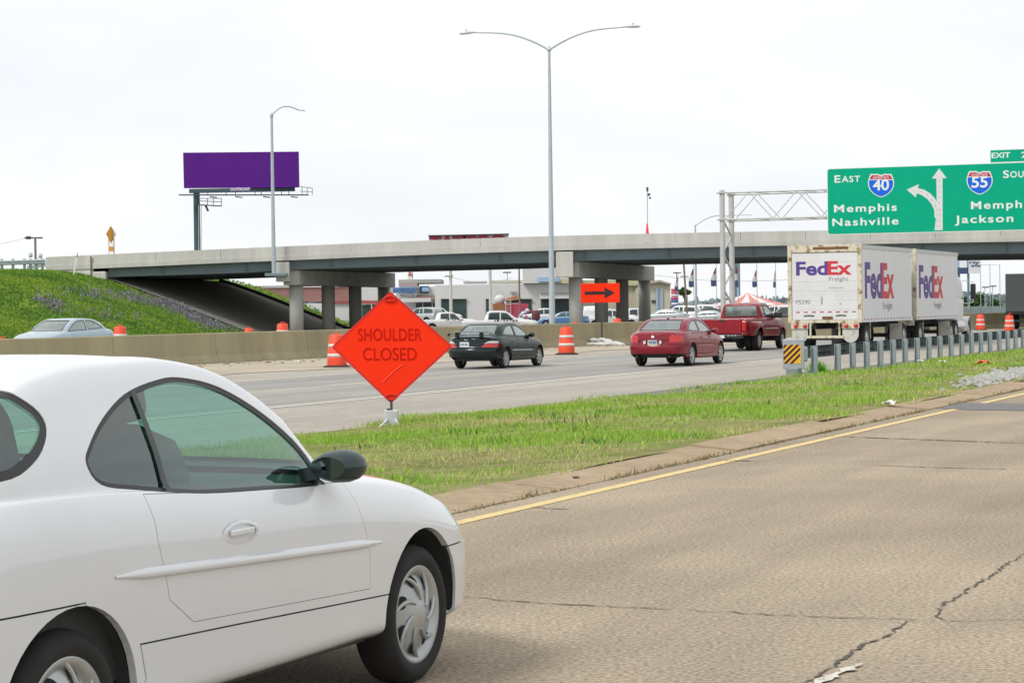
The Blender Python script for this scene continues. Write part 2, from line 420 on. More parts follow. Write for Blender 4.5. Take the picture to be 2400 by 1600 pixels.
# --- grass median between the roads (its soil; the blades come last)
def med_z(s, n):
    t = (n + 7.6) / (-15.5 + 7.6); t = min(max(t, 0), 1)
    return (1-t) * 0.045 + t * (ZH + 0.02) + 0.05*math.sin(math.pi*t) + 0.02*math.sin(s*.9 + n*1.3)
def med_edge(s):   # wavy far edge of the grass
    return -15.25 + 0.35*math.sin(s*.35) + 0.18*math.sin(s*1.13) + 0.10*math.sin(s*2.9+1) + 0.07*math.sin(s*5.3) + (0.9 if s > 40 else 0) * min(1, (s-40)/10 if s > 40 else 0)
rows = []
for s in np.arange(-30, 200, 1.0):
    e = med_edge(s); rows.append([rd(s, -7.40 + (e + 7.40)*t, med_z(s, -7.40 + (e+7.40)*t) if t < 1 else ZH + 0.012) for t in np.linspace(0, 1, 9)])
o = MB().grid(rows).build('grass_median', M_soil); o['kind'] = 'structure'

# --- median barrier: cast segments with open joints
barrier = thing('median_barrier', 'long tan concrete median barrier behind the highway lanes', 'barrier')
prof = [(-0.30, 0), (-0.30, 0.08), (-0.17, 0.33), (-0.10, 1.05), (-0.07, 1.08), (0.07, 1.08), (0.10, 1.05), (0.17, 0.33), (0.30, 0.08), (0.30, 0)]
s = -20.0
while s < 200:
    a, b = s + 0.012, s + 6.0 - 0.012; vs = []
    for q in (a, b):
        for y, z in prof:
            p = rd(q, BN(q) + y, ZH - 0.02 + z * 1.02); vs.append(p)
    n = len(prof)
    MB().add(vs, [tuple(reversed(range(n))), tuple(range(n, 2*n))] + [(i, (i+1) % n, (i+1) % n+n, i+n) for i in range(n)]).build('barrier_segment', M_barrier, barrier)
    s += 6.0

# --- embankment of the overpass (heights in metres over X, Y)
def bank_z(X, Y):
    end = (-19.5 - X + 0.2*(min(Y, 200) - 156)) / 2.42       # the crossing is skewed
    front = (Y - 135.5) / 2.55 + (X + 40) * 0.01
    k = 1.6
    h = -math.log(math.exp(-end*k) + math.exp(-front*k) + math.exp(-4.72*k)) / k
    back = 5.2 - (Y - 188.0) * 0.55 if Y > 188.0 else 9.0
    if Y > 188.0: h = h - (Y - 188.0) * 0.42
    return max(min(h, back), -0.7)
rows = []
for X in np.concatenate([np.arange(-130, -50, 4), np.arange(-50, 2, 0.8)]):
    rows.append([(X, Y, bank_z(X, Y) + 0.06*math.sin(X*1.7+Y*.6)*math.sin(Y*1.1)) for Y in np.concatenate([np.arange(128, 160, 0.9), np.arange(160, 236, 1.5)])])
bank = MB().grid(rows).build('embankment', M_bank); bank['kind'] = 'structure'

# ================================================================== OVERPASS
YB = 156.0
top = [(107, 602.7), (250, 596), (700, 576), (1000, 563.5), (1280, 553.5), (1688, 544.2), (2000, 539), (2400, 533.5), (2900, 528)]
dbot = [(107, 634), (253, 628), (637, 611.6), (1303, 587), (1685, 578.4), (2000, 572.5), (2400, 566), (2900, 560)]
gbot = [(107, 655), (253, 648.8), (625, 636), (678, 632), (1293, 613.6), (1362, 610.7), (1843, 600.4), (2400, 593), (2900, 589)]
def curveXZ(pts): return pchip([(P(x, y, YB).x, P(x, y, YB).z) for x, y in pts])
ZT, ZD, ZG = curveXZ(top), curveXZ(dbot), curveXZ(gbot)
XL, XR = P(107, 600, YB).x, 150.0
WB = 25.5
bridge = thing('overpass_bridge', 'grey concrete road overpass on round columns crossing the whole picture', 'bridge')
# parapet panels with open joints, near and far side
xj = XL; first = True
while xj < XR:
    xe = xj + (3.3 if first else 4.75); first = False
    for y0, y1 in ((YB - 0.03, YB + 0.24), (YB + WB - 0.24, YB + WB)):
        a, b = xj + 0.012, xe - 0.012
        fa, fb = ZD(a) + (ZT(a)-ZD(a))*0.36, ZD(b) + (ZT(b)-ZD(b))*0.36
        MB().add([(a, y0, fa), (b, y0, fb), (b, y1, fb), (a, y1, fa), (a, y0+.03, ZT(a)), (b, y0+.03, ZT(b)), (b, y1, ZT(b)), (a, y1, ZT(a))],
                 [(0,3,2,1),(4,5,6,7),(0,1,5,4),(1,2,6,5),(2,3,7,6),(3,0,4,7)]).build('parapet_panel', M_conc, bridge)
    xj = xe
xs = np.linspace(XL, XR, 80)
def strip_solid(name, y0, y1, f0, f1, mat, xs=xs, parent=bridge):
    rows = [[(x, y0, f0(x)), (x, y0, f1(x)), (x, y1, f1(x)), (x, y1, f0(x)), (x, y0, f0(x))] for x in xs]
    mb = MB().grid(rows, False); n = len(xs)
    mb.add(rows[0][:4], [(0, 1, 2, 3)]); mb.add(rows[-1][:4], [(3, 2, 1, 0)])
    return mb.build(name, mat, parent)
strip_solid('deck_slab', YB - 0.08, YB + WB, ZD, lambda x: ZD(x) + (ZT(x)-ZD(x))*0.34, M_conc)
XA = P(250, 640, YB).x           # abutment face
xg = np.linspace(XA, XR, 70)
for i, gy in enumerate(np.linspace(0.75, WB - 0.75, 8)):
    y = YB + gy
    gb = strip_solid('girder', y - 0.05, y + 0.05, lambda x: ZG(x) + 0.05, lambda x: ZD(x) - 0.002, M_girder, xg)
    strip_solid('flange', y - 0.24, y + 0.24, lambda x: ZG(x), lambda x: ZG(x) + 0.048, M_girder, xg, gb)
    if i == 0:
        strip_solid('flange', y - 0.22, y + 0.22, lambda x: ZD(x) - 0.06, lambda x: ZD(x) - 0.004, M_girder, xg, gb)
        for x in np.arange(XA + 4, XR, 6.2):
            MB().box((x - .012, y - .22, ZG(x) + .049), (x + .012, y - .051, ZD(x) - .061)).build('stiffener', M_girder, gb)
# abutment
mb = MB()
mb.box((XA - 2.4, YB - 0.1, 2.0), (XA - 0.05, YB + WB, ZD(XA) - 0.25))
bevel(mb.build('abutment_wall', M_conc, bridge), 0.08)
xw = P(195, 640, YB).x
mb = MB()
vs = [(XL, YB - .02, 3.2), (xw, YB - .02, 3.2), (XA - 1.0, YB - .02, 3.6), (XA - 1.0, YB - .02, ZD(XA) + .05), (xw, YB - .02, ZD(xw) + .05), (XL, YB - .02, ZD(XL) + .05)]
mb.add(vs + [(v[0], v[1] + .35, v[2]) for v in vs], [(0, 1, 2, 3, 4, 5), (11, 10, 9, 8, 7, 6)] + [(i, (i+1) % 6, (i+1) % 6+6, i+6) for i in range(6)])
mb.build('wing_wall', M_conc, bridge)
MB().box((P(214, 600, YB).x - .05, YB - .14, 3.4), (P(214, 600, YB).x + .05, YB - .085, ZT(XA) - .15)).build('drain_pipe', pmat('rusty_pipe', (0.16, 0.12, 0.10), 0.8), bridge)
# piers: long cap with stepped near end, round columns
def pier(cols, capl, capr, ybot, blk):
    zc = P((capl + capr)/2, ybot, YB).z
    c0, c1 = Vector(cols[0]), Vector(cols[-1]); dr = (c1 - c0).normalized(); rt = Vector((dr.y, -dr.x))
    a = c0 - dr * 1.4; b = c1 + dr * 1.5
    a = a + dr * ((YB + 0.9 - a.y) / dr.y) ; hw = 0.62
    za = ZG(a.x) - 0.02
    mb = MB()
    out = []
    for q in (a, b):
        zq = ZG(q.x) - 0.02
        for sx in (-hw, hw): out += [(q.x + rt.x*sx, q.y + rt.y*sx, zc), (q.x + rt.x*sx, q.y + rt.y*sx, zq)]
    mb.add(out, [(0, 1, 3, 2), (4, 6, 7, 5), (0, 4, 5, 1), (2, 3, 7, 6), (1, 5, 7, 3), (0, 2, 6, 4)])
    bevel(mb.build('pier_cap', M_conc_dk, bridge), 0.05)
    # block that carries the deck edge at the near end
    x0, x1 = P(blk[0], 600, YB).x, P(blk[1], 600, YB).x
    bevel(MB().box((x0, YB - 0.28, zc + (0.25 if ybot > 660 else 0.0)), (x1, YB + 1.2, ZD((x0+x1)/2) - 0.12)).build('pier_block', M_conc, bridge), 0.04)
    for c in cols:
        MB().lathe([(0.02, -0.6), (0.52, -0.6), (0.52, zc + 0.01), (0.02, zc + 0.01)], 28, c=(c[0], c[1], 0)).build('column', M_conc_dk, bridge)
YC1 = [158.0, 165.5, 173.5, 181.0]; XC1 = [696, 771, 834, 901]
pier([((x-1200)/5000*y, y) for x, y in zip(XC1, YC1)], 642, 700, 668, (647, 678))
YC2 = [158.5, 167, 175.5, 184.0]; XC2 = [1351, 1410.5, 1459.7, 1511.7]
pier([((x-1200)/5000*y, y) for x, y in zip(XC2, YC2)], 1303, 1365, 649.5, (1303, 1343))
# a third pier outside the right edge keeps the bridge standing
pier([((2560-1200)/5000*158, 158.0), (46.6, 167), (49.5, 176), (52.5, 184)], 2520, 2590, 640, (2530, 2570))
pier([(88.0, 158.0), (90.5, 167), (93, 176), (95.5, 184)], 2520, 2590, 640, (3985, 4025))
# slope paving under the deck with its dark kerb
rows = []
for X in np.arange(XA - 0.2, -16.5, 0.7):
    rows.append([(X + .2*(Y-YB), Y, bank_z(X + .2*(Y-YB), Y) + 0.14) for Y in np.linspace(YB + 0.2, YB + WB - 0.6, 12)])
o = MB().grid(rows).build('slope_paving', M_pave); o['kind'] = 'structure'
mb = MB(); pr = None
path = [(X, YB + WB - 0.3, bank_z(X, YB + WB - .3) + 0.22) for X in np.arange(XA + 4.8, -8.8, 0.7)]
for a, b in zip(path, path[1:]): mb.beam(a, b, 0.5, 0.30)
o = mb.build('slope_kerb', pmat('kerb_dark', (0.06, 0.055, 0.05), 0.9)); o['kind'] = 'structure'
# ================================================================== VEHICLES
def paint(name, col, rough=0.28, flake=0.0, coat=0.6, spec=0.5, dirt=0.05):
    return pmat(name, col, rough, metal=flake, var=dirt, scale=2.2, coat=coat, spec=spec)
M_tyre = pmat('tyre_rubber', (0.018, 0.018, 0.018), 0.85, var=0.3, scale=8)
M_trim = pmat('black_trim', (0.02, 0.021, 0.022), 0.45, var=0.1, scale=5)
M_inner = pmat('interior_dark', (0.05, 0.058, 0.056), 0.9, var=0.2, scale=6)
M_seat = pmat('seat_cloth', (0.075, 0.085, 0.085), 0.95, var=0.2, scale=20)
M_chrome = pmat('bright_metal', (0.62, 0.63, 0.63), 0.25, metal=0.9, var=0.08, scale=6)
M_alloy = pmat('wheel_silver', (0.42, 0.44, 0.44), 0.38, metal=0.55, var=0.12, scale=6)
M_red_lens = pmat('red_lens', (0.50, 0.012, 0.012), 0.15, var=0.1, scale=9, coat=0.7)
M_red_dark = pmat('red_lens_dark', (0.30, 0.01, 0.012), 0.2, var=0.1, scale=9, coat=0.7)
M_clear_lens = pmat('clear_lens', (0.62, 0.64, 0.64), 0.12, var=0.1, scale=9, coat=0.8)
M_amber = pmat('amber_lens', (0.65, 0.22, 0.02), 0.2, var=0.1, coat=0.6)
M_plate = pmat('plate_white', (0.62, 0.66, 0.72), 0.5, var=0.1, scale=30)
M_plate_ink = pmat('plate_ink', (0.05, 0.07, 0.16), 0.6, var=0)
GLASS = glass_mat('tinted_glass', (0.46, 0.78, 0.68), 0.09)
GLASS_FAR = glass_mat('car_glass', (0.58, 0.70, 0.68), 0.28)

def inset(poly, d):
    """shrink a simple outline by d (negative grows it)"""
    n = len(poly); ar = sum(poly[i][0]*poly[(i+1) % n][1] - poly[(i+1) % n][0]*poly[i][1] for i in range(n))
    sg = 1 if ar > 0 else -1; out = []
    for i in range(n):
        a, b, c = Vector(poly[i-1]), Vector(poly[i]), Vector(poly[(i+1) % n])
        n1 = Vector((-(b-a).y, (b-a).x)).normalized()*sg; n2 = Vector((-(c-b).y, (c-b).x)).normalized()*sg
        q = b + (n1+n2).normalized() * (d / max(0.4, (n1+n2).length/2))
        out.append((q.x, q.y))
    return out
def smooth_poly(pts, n=4, closed=True):
    out = []; m = len(pts)
    for i in range(m):
        p0, p1, p2, p3 = [np.array(pts[(i+k) % m], float) for k in (-1, 0, 1, 2)]
        for j in range(n):
            t = j/n
            out.append(tuple(0.5*((2*p1)+(-p0+p2)*t+(2*p0-5*p1+4*p2-p3)*t*t+(-p0+3*p1-3*p2+p3)*t**3)))
    return out
def in_poly(x, y, poly):
    c = False; n = len(poly); j = n-1
    for i in range(n):
        xi, yi = poly[i]; xj, yj = poly[j]
        if (yi > y) != (yj > y) and x < (xj-xi)*(y-yi)/(yj-yi)+xi: c = not c
        j = i
    return c
AXI = {'y': (0, 2), 'x': (1, 2), 'z': (0, 1)}
def cut_region(bm, poly, axis, where, lay, code, only=None):
    """score the outline into the skin and mark the faces inside it"""
    ia, ib = AXI[axis]; lo = [min(p[k] for p in poly)-.03 for k in (0, 1)]; hi = [max(p[k] for p in poly)+.03 for k in (0, 1)]
    n = len(poly)
    def near(f):
        c = f.calc_center_median()
        if not where(c): return False
        a = [v.co[ia] for v in f.verts]; b = [v.co[ib] for v in f.verts]
        return max(a) > lo[0] and min(a) < hi[0] and max(b) > lo[1] and min(b) < hi[1]
    cand = {f for f in bm.faces if (only is None or f[lay] in only) and near(f)}
    for i in range(n):
        a, b = poly[i], poly[(i+1) % n]
        dx, dy = b[0]-a[0], b[1]-a[1]; ln = math.hypot(dx, dy)
        if ln < 1e-5: continue
        # only faces the segment comes near to
        x0, x1, y0, y1 = min(a[0], b[0])-.02, max(a[0], b[0])+.02, min(a[1], b[1])-.02, max(a[1], b[1])+.02
        fs = []
        for f in cand:
            va = [v.co[ia] for v in f.verts]
            if max(va) < x0 or min(va) > x1: continue
            vb = [v.co[ib] for v in f.verts]
            if max(vb) < y0 or min(vb) > y1: continue
            fs.append(f)
        if not fs: continue
        co = [0, 0, 0]; no = [0, 0, 0]; co[ia], co[ib] = a; no[ia], no[ib] = -dy/ln, dx/ln
        es = list({e for f in fs for e in f.edges}); vs = list({v for f in fs for v in f.verts})
        r = bmesh.ops.bisect_plane(bm, geom=vs+es+fs, dist=1e-5, plane_co=co, plane_no=no)
        cand.update(e for e in r['geom'] if isinstance(e, bmesh.types.BMFace))
    cnt = 0
    for f in cand:
        if not f.is_valid or (only is not None and f[lay] not in only): continue
        c = f.calc_center_median()
        if where(c) and lo[0] < c[ia] < hi[0] and lo[1] < c[ib] < hi[1] and in_poly(c[ia], c[ib], poly):
            f[lay] = code; cnt += 1
    return cnt

def car_skin(sp, ns=70, nseg=4):
    zt, zl, zb = pchip(sp['zt']), pchip(sp['zbelt']), pchip(sp['zb'])
    wm, bow = pchip(sp['wm']), pchip(sp['bow'])
    nose, tail = sp['nose'], sp['tail']; tum = sp.get('tum', 0.42); sh = sp.get('shoulder', 0.055)
    fp, tp = pchip(sp.get('noseprof', [(0, 0), (2, 0)])), pchip(sp.get('tailprof', [(0, 0), (2, 0)]))
    def section(s):
        W = wm(s); ZB = zb(s); ZL = zl(s); ZT = max(zt(s), ZL + 0.012); hg = ZT - ZL
        g = min(max((hg - 0.06)/0.22, 0), 1); g = g*g*(3-2*g)
        wl = W - sh; h = ZL - ZB
        # low: sill .. shoulder
        low = [(W-.075, ZB), (W-.022, ZB+.035), (W-.012, ZB+.20*h), (W-.002, ZB+.48*h), (W-.002, ZB+.66*h), (W-.016, ZB+.86*h), (wl, ZL)]
        drop = 0.05*g
        wr = wl - 0.02 - tum*max(hg-drop, 0)*1.0
        gh = [(wl-.022, ZL+.016), (wl-.02-tum*0.30*(hg-drop)+.012, ZL+0.32*(hg-drop)), (wl-.02-tum*0.68*(hg-drop)+.012, ZL+0.68*(hg-drop)), (wr, ZT-drop), (wr-.055, ZT-drop*.30), (wr*.62, ZT-.007), (wr*.3, ZT-.001), (0, ZT)]
        hd = [(wl-.03, ZL+.012+hg*.10), (wl*.93-.01, ZL+hg*.32), (wl*.86, ZL+hg*.52), (wl*.74, ZL+hg*.72), (wl*.58, ZL+hg*.86), (wl*.40, ZL+hg*.94), (wl*.2, ZL+hg*.985), (0, ZT)]
        up = [(hd[i][0]*(1-g)+gh[i][0]*g, hd[i][1]*(1-g)+gh[i][1]*g) for i in range(8)]
        pts = low + up
        q = [np.array(p) for p in pts]; out = []
        for i in range(len(q)-1):
            p0, p1, p2, p3 = q[max(i-1, 0)], q[i], q[i+1], q[min(i+2, len(q)-1)]
            if i+2 > len(q)-1: p3 = np.array([-q[i][0], q[i][1]])
            for j in range(nseg):
                t = j/nseg; out.append(0.5*((2*p1)+(-p0+p2)*t+(2*p0-5*p1+4*p2-p3)*t*t+(-p0+3*p1-3*p2+p3)*t**3))
        out.append(q[-1])
        res = []; zc = -9.0; yc = 9.0
        for i, a in enumerate(out):
            zc = max(float(a[1]), zc + 2e-4)
            y = max(float(a[0]), 0.0)
            if i >= 6*nseg: y = min(y, yc - 1e-4 if i < len(out)-1 else 0.0); yc = y
            res.append((max(y, 0.0), zc))
        return res, W
    def place(s, y, z, W, yy=None):
        u = abs(y)/max(W, .01); x = s + bow(s)*u**2.2
        wN = min(max(1-(nose-s)/0.45, 0), 1); wT = min(max(1-(s-tail)/0.45, 0), 1)
        return (x + fp(z)*wN**1.5 + tp(z)*wT**1.5, y, z)
    a = np.linspace(0, 1, ns); ss = tail + (nose-tail)*(a - 0.07*np.sin(2*np.pi*a))
    ss[0], ss[-1] = tail, nose
    bm = bmesh.new(); grid = []
    for s in ss:
        pts, W = section(s); row = []
        for y, z in pts: row.append(bm.verts.new(place(s, -y, z, W)))
        for y, z in reversed(pts[:-1]): row.append(bm.verts.new(place(s, y, z, W)))
        grid.append(row)
    for i in range(len(grid)-1):
        for j in range(len(grid[0])-1):
            bm.faces.new((grid[i][j], grid[i+1][j], grid[i+1][j+1], grid[i][j+1]))
    nc = 12
    for idx, s, flip in ((0, tail, True), (-1, nose, False)):
        pts, W = section(s); row = grid[idx]; m = len(pts); lines = []
        for k in range(m-1):
            y, z = pts[k]; ln = [row[k]]
            for c in range(1, nc): ln.append(bm.verts.new(place(s, -y + 2*y*c/nc, z, W)))
            ln.append(row[len(row)-1-k]); lines.append(ln)
        for k in range(m-2):
            for c in range(nc):
                f = (lines[k][c], lines[k+1][c], lines[k+1][c+1], lines[k][c+1])
                bm.faces.new(f if flip else tuple(reversed(f)))
        topv = row[m-1]; ln = lines[-1]
        for c in range(nc):
            f = (ln[c], topv, ln[c+1]); bm.faces.new(f if flip else tuple(reversed(f)))
    bmesh.ops.recalc_face_normals(bm, faces=bm.faces)
    # make sure the skin faces outwards
    tf = max(bm.faces, key=lambda f: f.calc_center_median().z)
    if tf.normal.z < 0: bmesh.ops.reverse_faces(bm, faces=bm.faces)
    return bm

NRM = {}
def smooth_normals(bm):
    """remember the smooth skin so that cut-out parts keep its shading"""
    from mathutils.interpolate import poly_3d_calc
    bm.normal_update(); bm.verts.ensure_lookup_table(); bm.verts.index_update()
    co = [v.co.copy() for v in bm.verts]; no = [v.normal.copy() for v in bm.verts]; po = [tuple(v.index for v in f.verts) for f in bm.faces]
    tree = BVHTree.FromPolygons(co, po)
    def f(p):
        loc, n, i, d = tree.find_nearest(p)
        if i is None: return Vector((0, 0, 1))
        w = poly_3d_calc([co[k] for k in po[i]], loc); r = Vector((0, 0, 0))
        for k, x in zip(po[i], w): r += no[k]*x
        return r.normalized() if r.length > 1e-6 else n
    NRM['f'] = f
def take(bm, lay, code, name, mats, parent, push=0.0, thick=0.0, side=None, smooth=True, where=None):
    """lift the faces of one code out of the skin as a part, with its own thickness"""
    fs = [f for f in bm.faces if f[lay] == code and (side is None or f.calc_center_median().y*side > 0) and (where is None or where(f.calc_center_median()))]
    if not fs: return None
    nf = NRM['f']; idx = {}; V = []; N = []; F = []; MI = []
    for f in fs:
        for v in f.verts:
            if v not in idx: n = nf(v.co); idx[v] = len(V); V.append(v.co - n*push); N.append(n)
        F.append([idx[v] for v in f.verts]); MI.append(0)
    if thick:
        k = len(V); base = list(zip(V[:], N[:]))
        for p, n in base: V.append(p - n*thick); N.append(-n)
        im = 1 if isinstance(mats, (list, tuple)) and len(mats) > 1 else 0
        for i in range(len(fs)): F.append([j+k for j in reversed(F[i])]); MI.append(im)
        fset = set(fs)
        for f in fs:
            for l in f.loops:
                if sum(1 for q in l.edge.link_faces if q in fset) == 1:
                    a, c = idx[l.vert], idx[l.link_loop_next.vert]; m = len(V)
                    V += [V[c].copy(), V[a].copy(), V[a+k].copy(), V[c+k].copy()]
                    rn = (V[a]-V[c]).cross(V[a+k]-V[a]); rn = rn.normalized() if rn.length > 1e-9 else N[a]
                    N += [rn]*4; F.append([m, m+1, m+2, m+3]); MI.append(im if name != 'body' else 0)
    me = bpy.data.meshes.new(name); me.from_pydata([tuple(p) for p in V], [], F)
    for m in (mats if isinstance(mats, (list, tuple)) else [mats]): me.materials.append(m)
    me.polygons.foreach_set('material_index', MI); me.polygons.foreach_set('use_smooth', [True]*len(F)); me.update()
    me.normals_split_custom_set_from_vertices([tuple(n) for n in N])
    return link(name, me, parent)

def wheel_meshes(R, w, rim, style, key):
    """tyre and rim around local y, outer face at -y"""
    h = w/2
    tp = [(rim-.012, -h*.78), (rim+.012, -h*.95), (rim+.5*(R-rim), -h*1.0), (R-.03, -h*.93), (R-.008, -h*.72), (R, -h*.4), (R, h*.4), (R-.008, h*.72), (R-.03, h*.93), (rim+.012, h*.95), (rim-.012, h*.78)]
    tyre = MB().lathe(tp, 40, 'y').mesh(key+'_tyre', M_tyre)
    mb = MB()
    mb.lathe([(rim-.02, h*.7), (rim-.015, -h*.70), (rim+.004, -h*.82), (rim-.008, -h*.88), (rim-.03, -h*.74), (rim-.045, -h*.60)], 36, 'y')
    if style == 'swirl':
        # dished wheel cover: bowl, raised hub, curved vanes and oval openings between them
        mb.lathe([(rim-.045, -h*.60), (rim*.62, -h*.78), (rim*.40, -h*.86), (rim*.24, -h*.98), (rim*.1, -h*1.02), (0.001, -h*1.03)], 36, 'y')
    elif style == 'cover':
        mb.lathe([(rim-.045, -h*.60), (rim*.7, -h*.80), (rim*.45, -h*.78), (rim*.3, -h*.92), (0.001, -h*.95)], 30, 'y')
    else:
        n = 5 if style == 'five' else 7
        mb.lathe([(rim*.30, -h*.4), (rim*.28, -h*.85), (rim*.16, -h*.92), (0.001, -h*.92)], 24, 'y')
        for k in range(n):
            a = 2*math.pi*k/n; ca, sa = math.cos(a), math.sin(a); t0, t1 = rim*.2, rim-.025
            wd0, wd1 = rim*.17, rim*.13
            vs = []
            for r, wd, yo in ((t0, wd0, -h*.86), (t1, wd1, -h*.74)):
                for sgn in (-1, 1):
                    for yy in (yo, yo+.03): vs.append((r*ca - sgn*wd*sa, yy, r*sa + sgn*wd*ca))
            mb.add(vs, [(0,1,3,2),(4,6,7,5),(0,2,6,4),(1,5,7,3),(0,4,5,1),(2,3,7,6)])
    rimm = mb.mesh(key+'_rim', M_alloy)
    extra = []
    back = MB().lathe([(rim-.03, h*.1), (0.001, h*.12)], 24, 'y').mesh(key+'_back', M_dark)
    extra.append(('brake_shadow', back))
    if style in ('swirl', 'cover'):
        n = 7 if style == 'swirl' else 8
        for k in range(n):
            a = 2*math.pi*k/n; r0 = rim*.70; c = (r0*math.cos(a), r0*math.sin(a)); L_, W_ = rim*.17, rim*.125
            if style == 'cover': L_, W_ = rim*.10, rim*.07
            vs = []
            for j in range(14):
                t = 2*math.pi*j/14; e = (L_*math.cos(t), W_*math.sin(t)); tw = a + 0.9
                x = c[0] + e[0]*math.cos(tw) - e[1]*math.sin(tw); z = c[1] + e[0]*math.sin(tw) + e[1]*math.cos(tw)
                rr = math.hypot(x, z); yy = -h*(0.60 + (rim-.045-rr)/(rim*.38-.045)*.18) - .002
                vs.append((x, max(yy, -h*.80)-.004, z))
            extra.append(('vent_hole', MB().add(vs, [tuple(range(14))]).mesh(key+'_hole', M_dark)))
        if style == 'swirl':
            for k in range(n):
                a0 = 2*math.pi*(k+.5)/n; pts = []
                for j in range(9):
                    t = j/8; r = rim*(.30+.60*t); a = a0 + 0.75*t
                    pts.append((r*math.cos(a), -h*(.93-.24*t)-.002, r*math.sin(a)))
                v = MB().tube(pts, [rim*.055*(1-.35*abs(2*j/8-1)) for j in range(9)], 6)
                extra.append(('vane', v.mesh(key+'_vane', M_alloy)))
    return tyre, rimm, extra
def add_wheel(parent, ms, loc, flip=False, spin=0.0):
    e = empty('wheel', parent, loc, (0, 0, math.pi if flip else 0))
    link('tyre', ms[0], e); r = link('rim', ms[1], e); r.rotation_euler = (0, spin, 0)
    for nm, m in ms[2]:
        q = link(nm, m, e); q.rotation_euler = (0, spin, 0)
    return e

def seat(parent, x, y, z, mat=None, s=1.0):
    mb = MB()
    def pad(c, d, tilt):
        n = 5; rows = []
        m = Matrix.Rotation(tilt, 3, 'Y')
        for i in range(-n, n+1):
            rows.append([])
            for j in range(16):
                a = 2*math.pi*j/16; k = (1-abs(i/n)**4)**.25 if abs(i) < n else 0.35
                ex = lambda t: math.copysign(abs(t)**.55, t)
                p = Vector((d[0]/2*ex(math.cos(a))*k, d[1]/2*ex(math.sin(a))*k, d[2]/2*i/n)); p = m @ p + Vector(c); rows[-1].append(p)
            rows[-1].append(rows[-1][0])
        mb.grid(rows)
        mb.add(rows[0][:-1], [tuple(range(16))]); mb.add(rows[-1][:-1], [tuple(range(16))])
    pad((x+.12, y, z+.10), (.56, .50, .18), 0)
    pad((x-.20, y, z+.43), (.15, .48, .66), -0.30)
    pad((x-.34, y, z+.84), (.10, .26, .17), -0.25)
    return mb.build('seat', mat or M_seat, parent)

